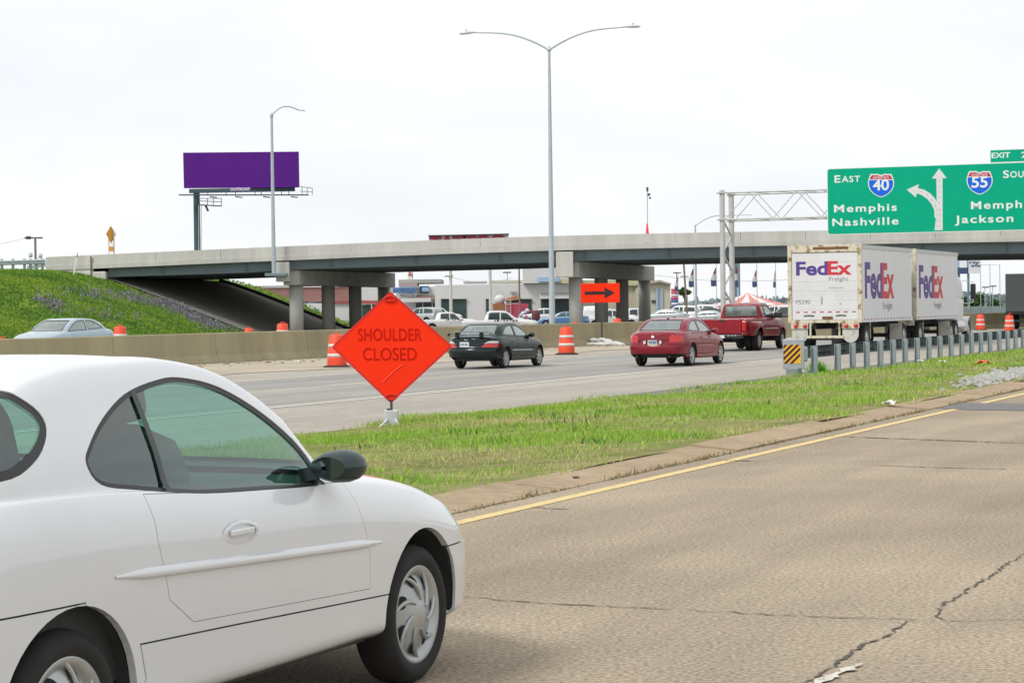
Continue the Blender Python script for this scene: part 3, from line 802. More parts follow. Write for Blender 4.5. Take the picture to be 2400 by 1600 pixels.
def make_car(sp, root, paintm, glass, wheels, detail=1):
    """root: Empty at the road, local x = forward from the front axle"""
    bm = car_skin(sp, sp.get('ns', 60), sp.get('nseg', 3))
    smooth_normals(bm)
    lay = bm.faces.layers.int.new('zone')
    allf = lambda c: True
    # wheel openings
    R = sp['R']; za = sp.get('zaxle', R)
    for ax in (sp['fx'], sp['rx']):
        r = sp['arch']; NA = 44 if sp.get('ns', 60) > 80 else 26
        po = [(ax + r*math.cos(2*math.pi*k/NA), za + sp.get('archdz', 0.02) + r*math.sin(2*math.pi*k/NA)) for k in range(NA)]
        cut_region(bm, po, 'y', lambda c: abs(c.y) > 0.42 and c.z < 0.95, lay, 9)
    code = 20; zones = []
    for nm, poly, axis, wh, ring, gap in sp['cuts']:
        # ring > 0: rubber surround; gap > 0: open seam
        if ring:
            cut_region(bm, poly, axis, wh, lay, 3, only=(0, 10)); poly2 = inset(poly, ring)
            cut_region(bm, poly2, axis, wh, lay, code, only=(3,)); zones.append((nm, code))
        elif gap:
            cut_region(bm, poly, axis, wh, lay, 8, only=(0,)); poly2 = inset(poly, gap)
            cut_region(bm, poly2, axis, wh, lay, code, only=(8,)); zones.append((nm, code))
        else:
            cut_region(bm, poly, axis, wh, lay, code, only=(0,)); zones.append((nm, code))
        code += 1
    bm.normal_update()
    for f in bm.faces: f.smooth = True
    body = take(bm, lay, 0, 'body', [paintm, M_inner], root, thick=sp.get('thick', 0.03))
    tr = take(bm, lay, 3, 'window_trim', M_trim, root, push=0.004)
    parts = {}
    for nm, c in zones:
        if nm.endswith('window') or nm in ('windshield', 'rear_window'):
            if nm in ('windshield', 'rear_window'):
                parts[nm] = take(bm, lay, c, nm, glass, root, push=0.008)
            else:
                for sd in (-1, 1): take(bm, lay, c, nm, glass, root, push=0.010, side=sd)
        elif nm == 'door' or nm.startswith('door'):
            for sd in (-1, 1):
                d = take(bm, lay, c, 'door', [paintm, M_inner], root, thick=0.03, side=sd); parts[(nm, sd)] = d
        elif nm in ('taillight', 'headlight', 'reversing_light', 'taillight_upper'):
            m = {'taillight': sp.get('tailmat', M_red_lens), 'headlight': M_clear_lens, 'reversing_light': M_clear_lens, 'taillight_upper': M_red_dark}[nm]
            for sd in (-1, 1): take(bm, lay, c, nm, m, root, push=-0.003, side=sd, thick=0.02)
        elif nm == 'bumper': parts[nm] = take(bm, lay, c, nm, [sp.get('bumpmat', paintm), M_inner], root, thick=0.03)
        else: take(bm, lay, c, nm, [sp['mats'].get(nm, M_trim)], root, push=sp.get('pushes', {}).get(nm, 0.0), thick=0.012)
    bvh = BVHTree.FromBMesh(bm)
    bm.free()
    # underbody and wheel housings
    ub = MB(); wi = sp['W']/2
    for a, b in ((sp['tail']+.40, sp['rx']-sp['arch']-.02), (sp['rx']+sp['arch']+.02, sp['fx']-sp['arch']-.02), (sp['fx']+sp['arch']+.02, sp['nose']-.45)):
        if b > a: k_ = .10 if sp['rx'] < a < sp['fx'] else .30; ub.box((a, -wi+k_, za-.06), (b, wi-k_, za+.05))
    ub.box((sp['rx']-sp['arch'], -wi+.34, za-.04), (sp['rx']+sp['arch'], wi-.34, za+.05))
    ub.box((sp['fx']-sp['arch'], -wi+.34, za-.04), (sp['fx']+sp['arch'], wi-.34, za+.05))
    for ax in (sp['rx'], sp['fx']):
        for sd in (-1, 1):
            rows = []
            for yy in (wi-.05, wi-.32):
                rows.append([(ax+(sp['arch']+.015)*math.cos(t), sd*yy, za+.02+(sp['arch']+.015)*math.sin(t)) for t in np.linspace(-.15, math.pi+.15, 16)])
            ub.grid(rows); ub.add(rows[1], [tuple(range(16))])
    ub.build('underbody', M_inner, root)
    wm = wheels
    for ax in (sp['fx'], sp['rx']):
        for sd in (-1, 1):
            add_wheel(root, wm, (ax, sd*sp['track'], za), flip=(sd > 0), spin=0.5*ax)
    return bvh, parts

def skin_hit(bvh, org, d):
    h = bvh.ray_cast(Vector(org), Vector(d).normalized()); return h[0], h[1]
def side_strip(bvh, pts, w, t, name, mat, parent, sd=-1, n=24, taper=True):
    """moulding laid on the side of the body along (x, z) points"""
    rows = []
    xs = [p[0] for p in pts]; f = pchip(pts)
    for x in np.linspace(min(xs), max(xs), n):
        k = 1.0
        if taper: u = (x-min(xs))/(max(xs)-min(xs)); k = min(1, 0.25+8*u, 0.25+8*(1-u))
        row = []; base = None
        for dz, o in ((-w/2, -.004), (-w/2*.7, t), (0, t*1.25), (w/2*.7, t), (w/2, -.004)):
            z = f(x) + dz*k; h, nn = skin_hit(bvh, (x, sd*3, z), (0, -sd, 0))
            if h is None: h = Vector((x, sd*.8, z))
            row.append((h.x, h.y + sd*o*(k if o > 0 else 1), h.z))
        rows.append(row)
    return MB().grid(rows).build(name, mat, parent)
# ------------------------------------------------------------------ white coupe, nearest
M_white_car = paint('white_car_paint', (0.69, 0.715, 0.735), 0.25, coat=1.0, dirt=0.02)
side = lambda c: abs(c.y) > 0.30
win = smooth_poly([(-2.235, 1.07), (-2.185, 1.0), (-2.0, .968), (-1.627, .925), (-1.2, .902), (-.82, .886), (-.745, .895), (-.80, 1.02), (-.985, 1.165), (-1.225, 1.276), (-1.466, 1.320), (-1.641, 1.315), (-1.86, 1.278), (-2.05, 1.205), (-2.185, 1.125)], 4)
rearg = smooth_poly([(-2.38, 1.17), (-2.37, 1.24), (-2.48, 1.33), (-2.62, 1.46), (-3.5, 1.42), (-3.42, 1.12), (-3.24, 1.045), (-2.70, 1.045), (-2.50, 1.09)], 4)
wsh = [(-.72, .965), (-.62, .945), (.62, .945), (.72, .965), (.60, 1.27), (.50, 1.345), (-.50, 1.345), (-.60, 1.27)]
rocker = [(-2.10, .480), (-1.5, .460), (-0.9, .437), (-.31, .415), (-.20, .30), (-.30, .19), (-2.15, .19), (-2.06, .36)]
door = [(-0.60, 0.885), (-0.50, 0.62), (-0.49, 0.455), (-1.78, 0.505), (-1.93, 0.60), (-1.985, 0.80), (-1.99, 0.955), (-1.4, 0.915)]
fbump = [(1.2, .10), (1.2, .552), (.2, .548), (.2, .10)]
rbump = [(-4.2, .10), (-4.2, .66), (-2.4, .655), (-2.4, .10)]
coupe_sp = dict(fx=0.0, rx=-2.45, R=0.287, arch=0.345, archdz=0.015, track=0.725, W=1.69, nose=0.97, tail=-3.50, ns=96, nseg=4, thick=0.028, tum=0.43, shoulder=0.06,
    zt=[(-3.5, .90), (-3.42, .965), (-3.22, 1.0), (-3.0, 1.095), (-2.65, 1.275), (-2.35, 1.365), (-2.0, 1.402), (-1.6, 1.407), (-1.35, 1.387), (-1.12, 1.338), (-.95, 1.268), (-.80, 1.185), (-.65, 1.085), (-.48, .972), (-.34, .928), (-.1, .90), (.2, .855), (.5, .79), (.75, .69), (.90, .60), (.97, .53)],
    zbelt=[(-3.5, .85), (-3.2, .93), (-2.7, .975), (-2.3, .97), (-1.9, .95), (-1.4, .92), (-.8, .895), (-.4, .865), (0, .81), (.4, .72), (.75, .585), (.97, .48)],
    zb=[(-3.5, .30), (-3.2, .25), (-2.4, .23), (-2, .245), (-.4, .245), (.2, .22), (.97, .24)],
    wm=[(-3.5, .66), (-3.3, .76), (-2.9, .83), (-2.4, .848), (-1.2, .848), (0, .845), (.4, .83), (.72, .79), (.97, .70)],
    bow=[(-3.5, .24), (-3.0, .18), (-2.5, .07), (-2.0, 0), (-1.6, -.02), (-1.0, -.09), (-.6, -.13), (0, -.10), (.5, -.13), (.75, -.24), (.97, -.40)],
    noseprof=[(.2, -.03), (.35, .02), (.5, .03), (.6, 0), (.9, 0)], tailprof=[(.2, .03), (.45, -.04), (.6, -.03), (.8, 0), (1.1, .02)],
    cuts=[('door_window', win, 'y', lambda c: abs(c.y) > .3 and c.z > .88, .017, 0),
          ('windshield', wsh, 'x', lambda c: c.x > -1.35 and c.z > .92, .02, 0),
          ('rear_window', rearg, 'y', lambda c: c.x < -2.3 and c.z > .995, .03, 0),
          ('headlight', [(.50, .58), (.55, .68), (.85, .63), (1.1, .575), (1.1, .555), (.65, .56)], 'y', lambda c: abs(c.y) > .32 and c.x > .3, 0, 0),
          ('taillight', [(-.80, .70), (-.80, .83), (-.22, .82), (-.22, .70)], 'x', lambda c: c.x < -3.2, 0, 0),
          ('taillight', [(.80, .70), (.80, .83), (.22, .82), (.22, .70)], 'x', lambda c: c.x < -3.2, 0, 0),
          ('rocker_panel', rocker, 'y', lambda c: abs(c.y) > .5 and c.z < .6, 0, .006),
          ('door', door, 'y', lambda c: abs(c.y) > .5 and c.z < 1.0, 0, .002),
          ('front_bumper', fbump, 'y', lambda c: c.z < .7 and c.x > .1, 0, .006),
          ('rear_bumper', rbump, 'y', lambda c: c.z < .8 and c.x < -2.3, 0, .006)],
    mats={'rocker_panel': M_white_car, 'front_bumper': M_white_car, 'rear_bumper': M_white_car}, pushes={})
M_mir = pmat('mirror_dark_teal', (0.022, 0.038, 0.040), .35, var=.1, scale=5)
coupe = thing('coupe', 'white two-door coupe filling the lower left of the picture', 'car', rd(7.92, -4.74, 0), HEAD)
wm_c = wheel_meshes(.287, .185, .205, 'swirl', 'coupe')
bvh, parts = make_car(coupe_sp, coupe, M_white_car, GLASS, wm_c)
for sd in (-1, 1):
    dr = parts.get(('door', sd)) or coupe
    side_strip(bvh, [(-2.24, .711), (-1.3, .670), (-.40, .631)], .040, .012, 'side_moulding', M_white_car, coupe, sd)
    # door handle: recess lines and grip
    h, _ = skin_hit(bvh, (-1.46, sd*3, .775), (0, -sd, 0))
    mb = MB(); y = h.y
    rows = []
    for i in range(13):
        t = 2*math.pi*i/12; rows.append([(-1.46+.125*math.cos(t), y+sd*.001, .775+.045*math.sin(t)), (-1.46+.11*math.cos(t), y+sd*.006, .775+.036*math.sin(t)), (-1.46+.10*math.cos(t), y+sd*.005, .775+.030*math.sin(t))])
    mb.grid(rows); mb.box((-1.54, min(y, y+sd*.016), .768), (-1.385, max(y, y+sd*.016), .790))
    bevel(mb.build('handle', M_white_car, dr), .006)
    # black door mirror
    mir = empty('mirror', coupe, (-0.80, sd*.785, .955))
    rows = []
    for i in range(11):
        a = -1 + 2*i/10; k = math.sqrt(max(0.02, 1-a*a*.98)); row = []
        for j in range(17):
            t = 2*math.pi*j/16; cx, cz = math.cos(t), math.sin(t)
            row.append((.10*a + (.02 if cx > 0 else 0), sd*(.085 + .105*k*cx), .005+.062*k*cz*(1-.15*cx*sd)))
        rows.append(row)
    link('mirror_shell', MB().grid(rows).mesh('mirror_shell', M_mir), mir)
    MB().beam((.0, sd*-.06, -.03), (0.01, sd*.04, -.01), .09, .05).build('mirror_arm', M_mir, mir)
    MB().add([(-.097+.02*abs(math.cos(t)), sd*(.09+.07*math.cos(t)), .005+.042*math.sin(t)) for t in np.linspace(0, 6.28, 15)[:-1]], [tuple(range(14))]).build('mirror_glass', pmat('mirror_glass', (0.06, 0.09, 0.085), 0.08, metal=0.8, var=0), mir)
    # post between door glass and quarter glass
    rows = []
    for z in np.linspace(.93, 1.30, 8):
        x = -1.815 + (z-.955)*.05
        for_row = []
        for dx in (-.016, .016):
            h, _ = skin_hit(bvh, (x+dx, sd*3, z), (0, -sd, 0)); for_row.append((h.x, h.y - sd*.003, h.z))
        rows.append(for_row)
    MB().grid(rows).build('window_post', pmat('dark_grey_post', (.05, .06, .06), .5, var=.1), coupe)
# interior
mb = MB(); mb.box((-2.7, -.70, .30), (-.35, .70, .36)); mb.box((-.55, -.68, .36), (-.40, .68, .84)); mb.box((-2.9, -.66, .36), (-2.75, .66, .93))
for sd in (-1, 1): mb.box((-2.7, sd*.735-.015, .36), (-.6, sd*.735+.015, .86))
mb.build('cabin_tub', M_inner, coupe)
mb = MB(); rows = []
for t in np.linspace(0, 1, 8): rows.append([(-.62-.26*math.sin(t*math.pi)*(1 if 0 < t < 1 else 1)*(.8), y, .80+.10*t+(.02 if abs(y-.34) < .2 else 0)) for y in np.linspace(-.66, .66, 9)])
mb.grid(rows); mb.box((-.62, -.66, .80), (-.5, .66, .90)); mb.build('dashboard', M_seat, coupe)
rows = []
c = Vector((-.84, .36, .87)); ax = Vector((.9, 0, -.42)).normalized(); u = Vector((0, 1, 0)); v = ax.cross(u)
mb = MB().tube([c + (u*math.cos(t)+v*math.sin(t))*.185 for t in np.linspace(0, 2*math.pi, 25)], .014, 6, False)
for t in (0, math.pi, 1.5*math.pi): mb.beam(c, c+(u*math.cos(t)+v*math.sin(t))*.18, .03, .02)
mb.tube([c, c + ax*.3], .03, 8); mb.build('steering_wheel', M_trim, coupe)
for y in (-.36, .36): seat(coupe, -1.20, y, .40)
mb = MB(); mb.box((-2.40, -.55, .46), (-1.9, .55, .60)); mb.beam((-2.30, 0, .62), (-2.46, 0, 1.05), 1.10, .14, up=(1, 0, 0)); bevel(mb.build('rear_seat', M_seat, coupe), .04)
MB().box((-2.0, -.02, 1.30), (-1.98, .02, 1.31)).build('dome_lamp', M_trim, coupe)
# ------------------------------------------------------------------ sedans
def sedan_cuts(sp, sw, dsplit, rear_y, ring=.03):
    return
def rear_detail(bvh, root, sp, plate_z, plate_y=0.0, txt='', badge=True, ink=None, plate_m=None):
    h, n = skin_hit(bvh, (sp['tail']-2, plate_y, plate_z), (1, 0, 0)); x = h.x
    pl = MB().box((x-.018, plate_y-.15, plate_z-.076), (x-.004, plate_y+.15, plate_z+.076)).build('number_plate', plate_m or M_plate, root)
    for k, dy in enumerate((.105, .068, .031, -.020, -.057, -.094)):      # characters too small to read
        MB().box((x-.0195, plate_y+dy-.013, plate_z-.028+.004*(k % 2)), (x-.0185, plate_y+dy+.013, plate_z+.030)).build('plate_mark', ink or M_plate_ink, pl)
    return x
red_paint = paint('maroon_car_paint', (0.215, 0.007, 0.020), 0.25, coat=0.3, spec=.35)
def sedan_spec(**k):
    z = dict(fx=0.0, track=.77, ns=60, nseg=3, thick=.035, tum=.40, shoulder=.06, mats={}, pushes={})
    z.update(k); return z
def box_yz(y0, y1, z0, z1): return [(y0, z0), (y1, z0), (y1, z1), (y0, z1)]
# --- dark red sedan
acc = sedan_spec(rx=-2.74, R=.325, arch=.375, W=1.82, nose=.95, tail=-3.86,
    zt=[(-3.86, .97), (-3.78, 1.035), (-3.6, 1.06), (-3.38, 1.085), (-3.1, 1.20), (-2.75, 1.355), (-2.45, 1.425), (-1.95, 1.455), (-1.5, 1.445), (-1.2, 1.385), (-.85, 1.245), (-.45, 1.05), (-.2, .985), (.2, .93), (.6, .82), (.82, .72), (.95, .6)],
    zbelt=[(-3.86, .93), (-3.5, .985), (-3, 1.0), (-2, .975), (-1, .945), (-.3, .905), (.2, .83), (.6, .72), (.95, .55)],
    zb=[(-3.86, .36), (-3.5, .30), (-3.1, .24), (-.4, .22), (.3, .22), (.95, .25)],
    wm=[(-3.86, .78), (-3.65, .86), (-3.2, .905), (-2, .91), (0, .90), (.5, .86), (.8, .78), (.95, .68)],
    bow=[(-3.86, .22), (-3.4, .17), (-2.8, .08), (-2, 0), (-1.4, -.04), (-.7, -.12), (0, -.10), (.5, -.2), (.95, -.4)],
    noseprof=[(.2, -.03), (.4, .03), (.55, .02), (.7, 0), (1, 0)],
    tailprof=[(.30, .10), (.40, -.01), (.52, -.045), (.62, -.05), (.68, .0), (.85, .03), (1.0, .045), (1.1, .05)], bumpmat=red_paint)
acc['cuts'] = [
    ('rear_door_window', smooth_poly([(-2.86, 1.10), (-2.80, 1.07), (-2.02, 1.03), (-1.95, 1.05), (-1.95, 1.35), (-2.02, 1.375), (-2.25, 1.365), (-2.55, 1.29)], 3), 'y', lambda c: abs(c.y) > .4 and c.z > .95, .025, 0),
    ('door_window', smooth_poly([(-1.86, 1.05), (-1.80, 1.015), (-.82, .985), (-.72, .995), (-.82, 1.07), (-1.15, 1.245), (-1.42, 1.345), (-1.80, 1.375), (-1.86, 1.35)], 3), 'y', lambda c: abs(c.y) > .4 and c.z > .95, .025, 0),
    ('rear_window', smooth_poly([(-.64, 1.10), (-.55, 1.082), (.55, 1.082), (.64, 1.10), (.54, 1.37), (.48, 1.395), (-.48, 1.395), (-.54, 1.37)], 3), 'x', lambda c: c.x < -2.5 and c.z > 1.05, .025, 0),
    ('windshield', [(-.70, 1.0), (.70, 1.0), (.55, 1.385), (-.55, 1.385)], 'x', lambda c: c.x > -1.4 and c.z > .98, .03, 0),
    ('taillight', [(-.90, .735), (-.50, .735), (-.50, .90), (-.56, .955), (-.92, .93)], 'x', lambda c: c.x < -3.45, 0, 0),
    ('taillight', [(.90, .735), (.50, .735), (.50, .90), (.56, .955), (.92, .93)], 'x', lambda c: c.x < -3.45, 0, 0),
    ('plate_recess', [(-.42, .64), (.42, .64), (.50, .80), (-.50, .80)], 'x', lambda c: c.x < -3.5, 0, 0),
    ('lower_valance', [(-.95, .20), (.95, .20), (.95, .375), (-.95, .375)], 'x', lambda c: c.x < -3.3, 0, 0),
    ('bumper', [(-4.3, .375), (-4.3, .655), (-3.15, .655), (-3.15, .375)], 'y', lambda c: c.x < -3.0 and c.z < .7, 0, .010),
    ('door_rear', [(-1.90, .985), (-1.90, .36), (-2.42, .38), (-2.62, .70), (-2.70, 1.0)], 'y', lambda c: abs(c.y) > .6 and c.z < 1.03, 0, .012),
    ('door_front', [(-.72, .945), (-.70, .60), (-.76, .36), (-1.88, .36), (-1.88, .985)], 'y', lambda c: abs(c.y) > .6 and c.z < 1.03, 0, .012)]
acc['mats'] = {'plate_recess': red_paint, 'lower_valance': M_trim}; acc['pushes'] = {'plate_recess': .03}
sedan = thing('sedan', 'dark red four-door sedan driving away in the nearer highway lane', 'car', rd(63.86, -21.88, ZH), HEAD)
wm_a = wheel_meshes(.325, .205, .235, 'seven', 'sedan')
bvh, pt = make_car(acc, sedan, red_paint, GLASS_FAR, wm_a)
x = rear_detail(bvh, sedan, acc, .725, txt='MB 7295', plate_m=pmat('plate_pale_blue', (0.30, 0.40, 0.55), .5, var=0, col2=(0.62, 0.62, 0.35), scale=4, thr=(.45, .55)))
for sd in (-1, 1):
    MB().cbox((x-.01, sd*.25, .735), (.03, .07, .10)).build('reversing_light', M_clear_lens, sedan)
    side_strip(bvh, [(-2.4, .60), (-.75, .58)], .045, .012, 'side_moulding', pmat('maroon_shiny', (.30, .06, .07), .2, var=0), sedan, sd)
    for xx in (-1.85, -.98+.0):
        h, _ = skin_hit(bvh, (xx-.15, sd*3, .86), (0, -sd, 0))
        bevel(MB().cbox((xx-.15, h.y+sd*.012, .86), (.20, .025, .03)).build('handle', red_paint, sedan), .008)
    h, _ = skin_hit(bvh, (-.70, sd*3, 1.0), (0, -sd, 0))
    mb = MB(); rows = []
    for i in range(9):
        a = -1+2*i/8; k = math.sqrt(max(.03, 1-a*a)); rows.append([(-.72+.10*a, h.y+sd*(.12+.11*k*math.cos(t)), 1.04+.07*k*math.sin(t)) for t in np.linspace(0, 2*math.pi, 13)])
    mb.grid(rows); mb.beam((-.72, h.y, 1.0), (-.72, h.y+sd*.1, 1.02), .06, .04); mb.build('mirror', red_paint, sedan)
h, _ = skin_hit(bvh, (-5, 0, .90), (1, 0, 0)); bevel(MB().cbox((h.x-.004, 0, .885), (.02, .10, .07)).build('badge', M_chrome, sedan), .01)
h, _ = skin_hit(bvh, (-2.45, 0, 3), (0, 0, -1)); bevel(MB().cbox((-2.45, 0, h.z+.015), (.12, .04, .03)).build('roof_aerial', M_trim, sedan), .01)
for sd in (-1, 1): MB().tube([(-3.84, sd*.52, .31), (-3.5, sd*.52, .31)], .035, 10).build('exhaust', M_trim, sedan)
def cabin(root, sp, x0, x1, floor=.32, seats=((-1.55, .36), (-1.55, -.36)), rear=-2.55):
    mb = MB(); w = sp['W']/2-.13; mb.box((x0, -w, floor), (x1, w, floor+.04)); mb.box((x1-.15, -w, floor), (x1, w, .93)); mb.box((x0, -w+.05, floor), (x0+.1, w-.05, .98))
    for sd in (-1, 1): mb.box((x0, sd*(w-.0)-.012, floor), (x1, sd*w+.012, .92))
    mb.build('cabin_tub', M_inner, root)
    for x, y in seats: seat(root, x, y, floor+.06)
    if rear:
        mb = MB(); mb.box((rear-.1, -.6, floor+.1), (rear+.4, .6, floor+.24)); mb.beam((rear, 0, floor+.24), (rear-.2, 0, floor+.72), 1.2, .14, up=(1, 0, 0)); bevel(mb.build('rear_seat', M_seat, root), .04)
cabin(sedan, acc, -2.85, -.45)
# --- black sedan with a rear spoiler
blk_paint = paint('black_green_paint', (0.004, 0.013, 0.013), 0.22, coat=0.2, spec=0.35)
blk = sedan_spec(rx=-2.55, R=.30, arch=.355, W=1.70, nose=.88, tail=-3.56, track=.715,
    zt=[(-3.56, .90), (-3.48, .965), (-3.3, .985), (-3.08, 1.01), (-2.8, 1.16), (-2.5, 1.30), (-2.2, 1.365), (-1.8, 1.39), (-1.45, 1.375), (-1.15, 1.30), (-.8, 1.15), (-.45, .985), (-.2, .935), (.2, .88), (.6, .77), (.78, .67), (.88, .56)],
    zbelt=[(-3.56, .86), (-3.2, .925), (-2.6, .94), (-1.8, .92), (-1, .895), (-.3, .86), (.2, .785), (.6, .67), (.88, .51)],
    zb=[(-3.56, .36), (-3.2, .30), (-2.9, .23), (-.4, .22), (.3, .21), (.88, .24)],
    wm=[(-3.56, .72), (-3.35, .80), (-2.9, .845), (-1.8, .85), (0, .845), (.5, .80), (.75, .73), (.88, .62)],
    bow=[(-3.56, .24), (-3.1, .17), (-2.5, .08), (-2, 0), (-1.3, -.04), (-.6, -.12), (0, -.10), (.5, -.2), (.88, -.4)],
    noseprof=[(.2, -.03), (.4, .03), (.55, .02), (.7, 0), (1, 0)],
    tailprof=[(.30, .06), (.38, -.03), (.52, -.06), (.60, -.05), (.66, .02), (.85, .04), (1.0, .05)], bumpmat=blk_paint)
blk['cuts'] = [
    ('rear_door_window', smooth_poly([(-2.62, 1.05), (-2.56, 1.01), (-1.84, .975), (-1.78, .99), (-1.78, 1.275), (-1.84, 1.30), (-2.05, 1.295), (-2.35, 1.215)], 3), 'y', lambda c: abs(c.y) > .4 and c.z > .9, .025, 0),
    ('door_window', smooth_poly([(-1.69, .99), (-1.63, .965), (-.78, .935), (-.66, .94), (-.76, 1.01), (-1.05, 1.165), (-1.30, 1.265), (-1.63, 1.30), (-1.69, 1.28)], 3), 'y', lambda c: abs(c.y) > .4 and c.z > .9, .025, 0),
    ('rear_window', smooth_poly([(-.60, 1.03), (-.52, 1.01), (.52, 1.01), (.60, 1.03), (.51, 1.30), (.46, 1.33), (-.46, 1.33), (-.51, 1.30)], 3), 'x', lambda c: c.x < -2.2 and c.z > .98, .025, 0),
    ('windshield', [(-.66, .95), (.66, .95), (.52, 1.31), (-.52, 1.31)], 'x', lambda c: c.x > -1.35 and c.z > .93, .03, 0),
    ('taillight', smooth_poly([(-.85, .665), (-.50, .655), (-.40, .665), (-.50, .735), (-.58, .775), (-.85, .765)], 3), 'x', lambda c: c.x < -3.1, 0, 0),
    ('taillight', smooth_poly([(.85, .665), (.50, .655), (.40, .665), (.50, .735), (.58, .775), (.85, .765)], 3), 'x', lambda c: c.x < -3.1, 0, 0),
    ('reversing_light', smooth_poly([(-.84, .775), (-.58, .782), (-.48, .745), (-.52, .79), (-.62, .835), (-.80, .83)], 3), 'x', lambda c: c.x < -3.1, 0, 0),
    ('reversing_light', smooth_poly([(.84, .775), (.58, .782), (.48, .745), (.52, .79), (.62, .835), (.80, .83)], 3), 'x', lambda c: c.x < -3.1, 0, 0),
    ('bumper', [(-4.1, .20), (-4.1, .615), (-2.92, .615), (-2.92, .20)], 'y', lambda c: c.x < -2.8 and c.z < .68, 0, .010),
    ('door_rear', [(-1.74, .93), (-1.74, .36), (-2.20, .38), (-2.40, .68), (-2.48, .945)], 'y', lambda c: abs(c.y) > .55 and c.z < .98, 0, .012),
    ('door_front', [(-.66, .90), (-.64, .60), (-.70, .36), (-1.72, .36), (-1.72, .93)], 'y', lambda c: abs(c.y) > .55 and c.z < .98, 0, .012)]
bsed = thing('sedan', 'black sedan with a rear spoiler driving away beyond the orange diamond sign', 'car', rd(61.27, -26.90, ZH), HEAD)
wm_b = wheel_meshes(.30, .19, .215, 'seven', 'black_sedan')
bvh, pt = make_car(blk, bsed, blk_paint, GLASS_FAR, wm_b)
x = rear_detail(bvh, bsed, blk, .74, .12, txt='MDA 382')
M_silver_trim = pmat('silver_moulding', (.42, .44, .44), .35, metal=.4, var=.05)
for sd in (-1, 1):
    side_strip(bvh, [(-2.2, .545), (-.55, .52)], .045, .014, 'side_moulding', M_silver_trim, bsed, sd)
    for xx in (-2.1, -1.05):
        h, _ = skin_hit(bvh, (xx, sd*3, .80), (0, -sd, 0)); bevel(MB().cbox((xx, h.y+sd*.01, .80), (.18, .025, .03)).build('handle', blk_paint, bsed), .008)
    h, _ = skin_hit(bvh, (-.64, sd*3, .94), (0, -sd, 0)); mb = MB(); rows = []
    for i in range(9):
        a = -1+2*i/8; k = math.sqrt(max(.03, 1-a*a)); rows.append([(-.66+.09*a, h.y+sd*(.11+.11*k*math.cos(t)), .985+.075*k*math.sin(t)) for t in np.linspace(0, 2*math.pi, 13)])
    mb.grid(rows); mb.beam((-.66, h.y, .94), (-.66, h.y+sd*.1, .965), .06, .04); mb.build('mirror', blk_paint, bsed)
sp_ = empty('spoiler', bsed)
rows = []
for y in np.linspace(-.74, .74, 21):
    u = abs(y)/.74; z = 1.105 - .015*u*u - (0.10*max(0, (u-.86)/.14)**1.5); xo = -3.47 + .13*u*u
    rows.append([(xo-.10, y, z+.006), (xo-.02, y, z+.026), (xo+.08, y, z+.012), (xo+.10, y, z), (xo, y, z-.006), (xo-.10, y, z+.004)])
MB().grid(rows).build('spoiler_wing', blk_paint, sp_)
for y in (-.40, .40): MB().box((-3.48, y-.05, .95), (-3.38, y+.05, 1.10)).build('spoiler_foot', blk_paint, sp_)
h, _ = skin_hit(bvh, (-5, 0, .90), (1, 0, 0)); MB().cbox((h.x-.004, .08, .88), (.012, .11, .03)).build('badge', M_chrome, bsed)
h, _ = skin_hit(bvh, (-5, -.6, .88), (1, 0, 0)); MB().cbox((h.x-.004, -.50, .875), (.012, .13, .025)).build('badge', M_chrome, bsed)
cabin(bsed, blk, -2.65, -.42)
# --- pale blue sedan coming the other way behind the barrier
blue_paint = paint('pale_blue_paint', (0.36, 0.46, 0.51), 0.25, flake=.2, coat=.7)
blu = dict(acc); blu['cuts'] = [c for c in acc['cuts'] if c[0] in ('rear_door_window', 'door_window', 'rear_window', 'windshield')]
blu['cuts'].append(('headlight', [(-.85, .62), (-.45, .60), (-.45, .70), (-.85, .76)], 'x', lambda c: c.x > .5, 0, 0))
blu['cuts'].append(('headlight', [(.85, .62), (.45, .60), (.45, .70), (.85, .76)], 'x', lambda c: c.x > .5, 0, 0))
p = P(140, 760, 77.5)
bluc = thing('sedan', 'pale blue sedan half hidden behind the concrete barrier at the left', 'car', (p.x - .55, p.y - 1.2, -0.06), HEAD + math.pi)
make_car(blu, bluc, blue_paint, GLASS_FAR, wm_a); cabin(bluc, blu, -2.85, -.45)
# ------------------------------------------------------------------ delivery road train: two short trailers and a tractor
M_trl = pmat('trailer_white', (0.66, 0.66, 0.655), 0.45, var=0.05, scale=1.2, big=.05, bigscale=.6)
M_trl_side = pmat('trailer_side_white', (0.70, 0.70, 0.72), 0.4, var=0.04, scale=1.5, stretch=(1, 1, .3))
M_cream = pmat('rusty_cream_frame', (0.60, 0.56, 0.42), 0.6, var=0.0, col2=(0.20, 0.10, 0.035), scale=4.2, thr=(.50, .66))
M_rust = pmat('rust_streak', (0.17, 0.085, 0.03), 0.9, var=.4, scale=9)
M_purple = pmat('logo_purple', (0.085, 0.040, 0.235), 0.5, var=.06, scale=2)
M_logo_red = pmat('logo_red', (0.56, 0.028, 0.045), 0.5, var=.06, scale=2)
M_grey_ink = pmat('grey_ink', (0.20, 0.22, 0.23), 0.6, var=0)
M_mark_red = pmat('reflector_red', (0.42, 0.03, 0.05), 0.4, var=.2, scale=12)
M_chassis = pmat('chassis_dark', (0.03, 0.032, 0.032), 0.8, var=.3, scale=4)
M_flap = pmat('mudflap_pale', (0.52, 0.52, 0.47), 0.8, var=0.0, col2=(.25, .22, .16), scale=3, thr=(.5, .8))
wm_t = wheel_meshes(.50, .26, .29, 'cover', 'lorry')
TW = 2.85; TL = 8.15
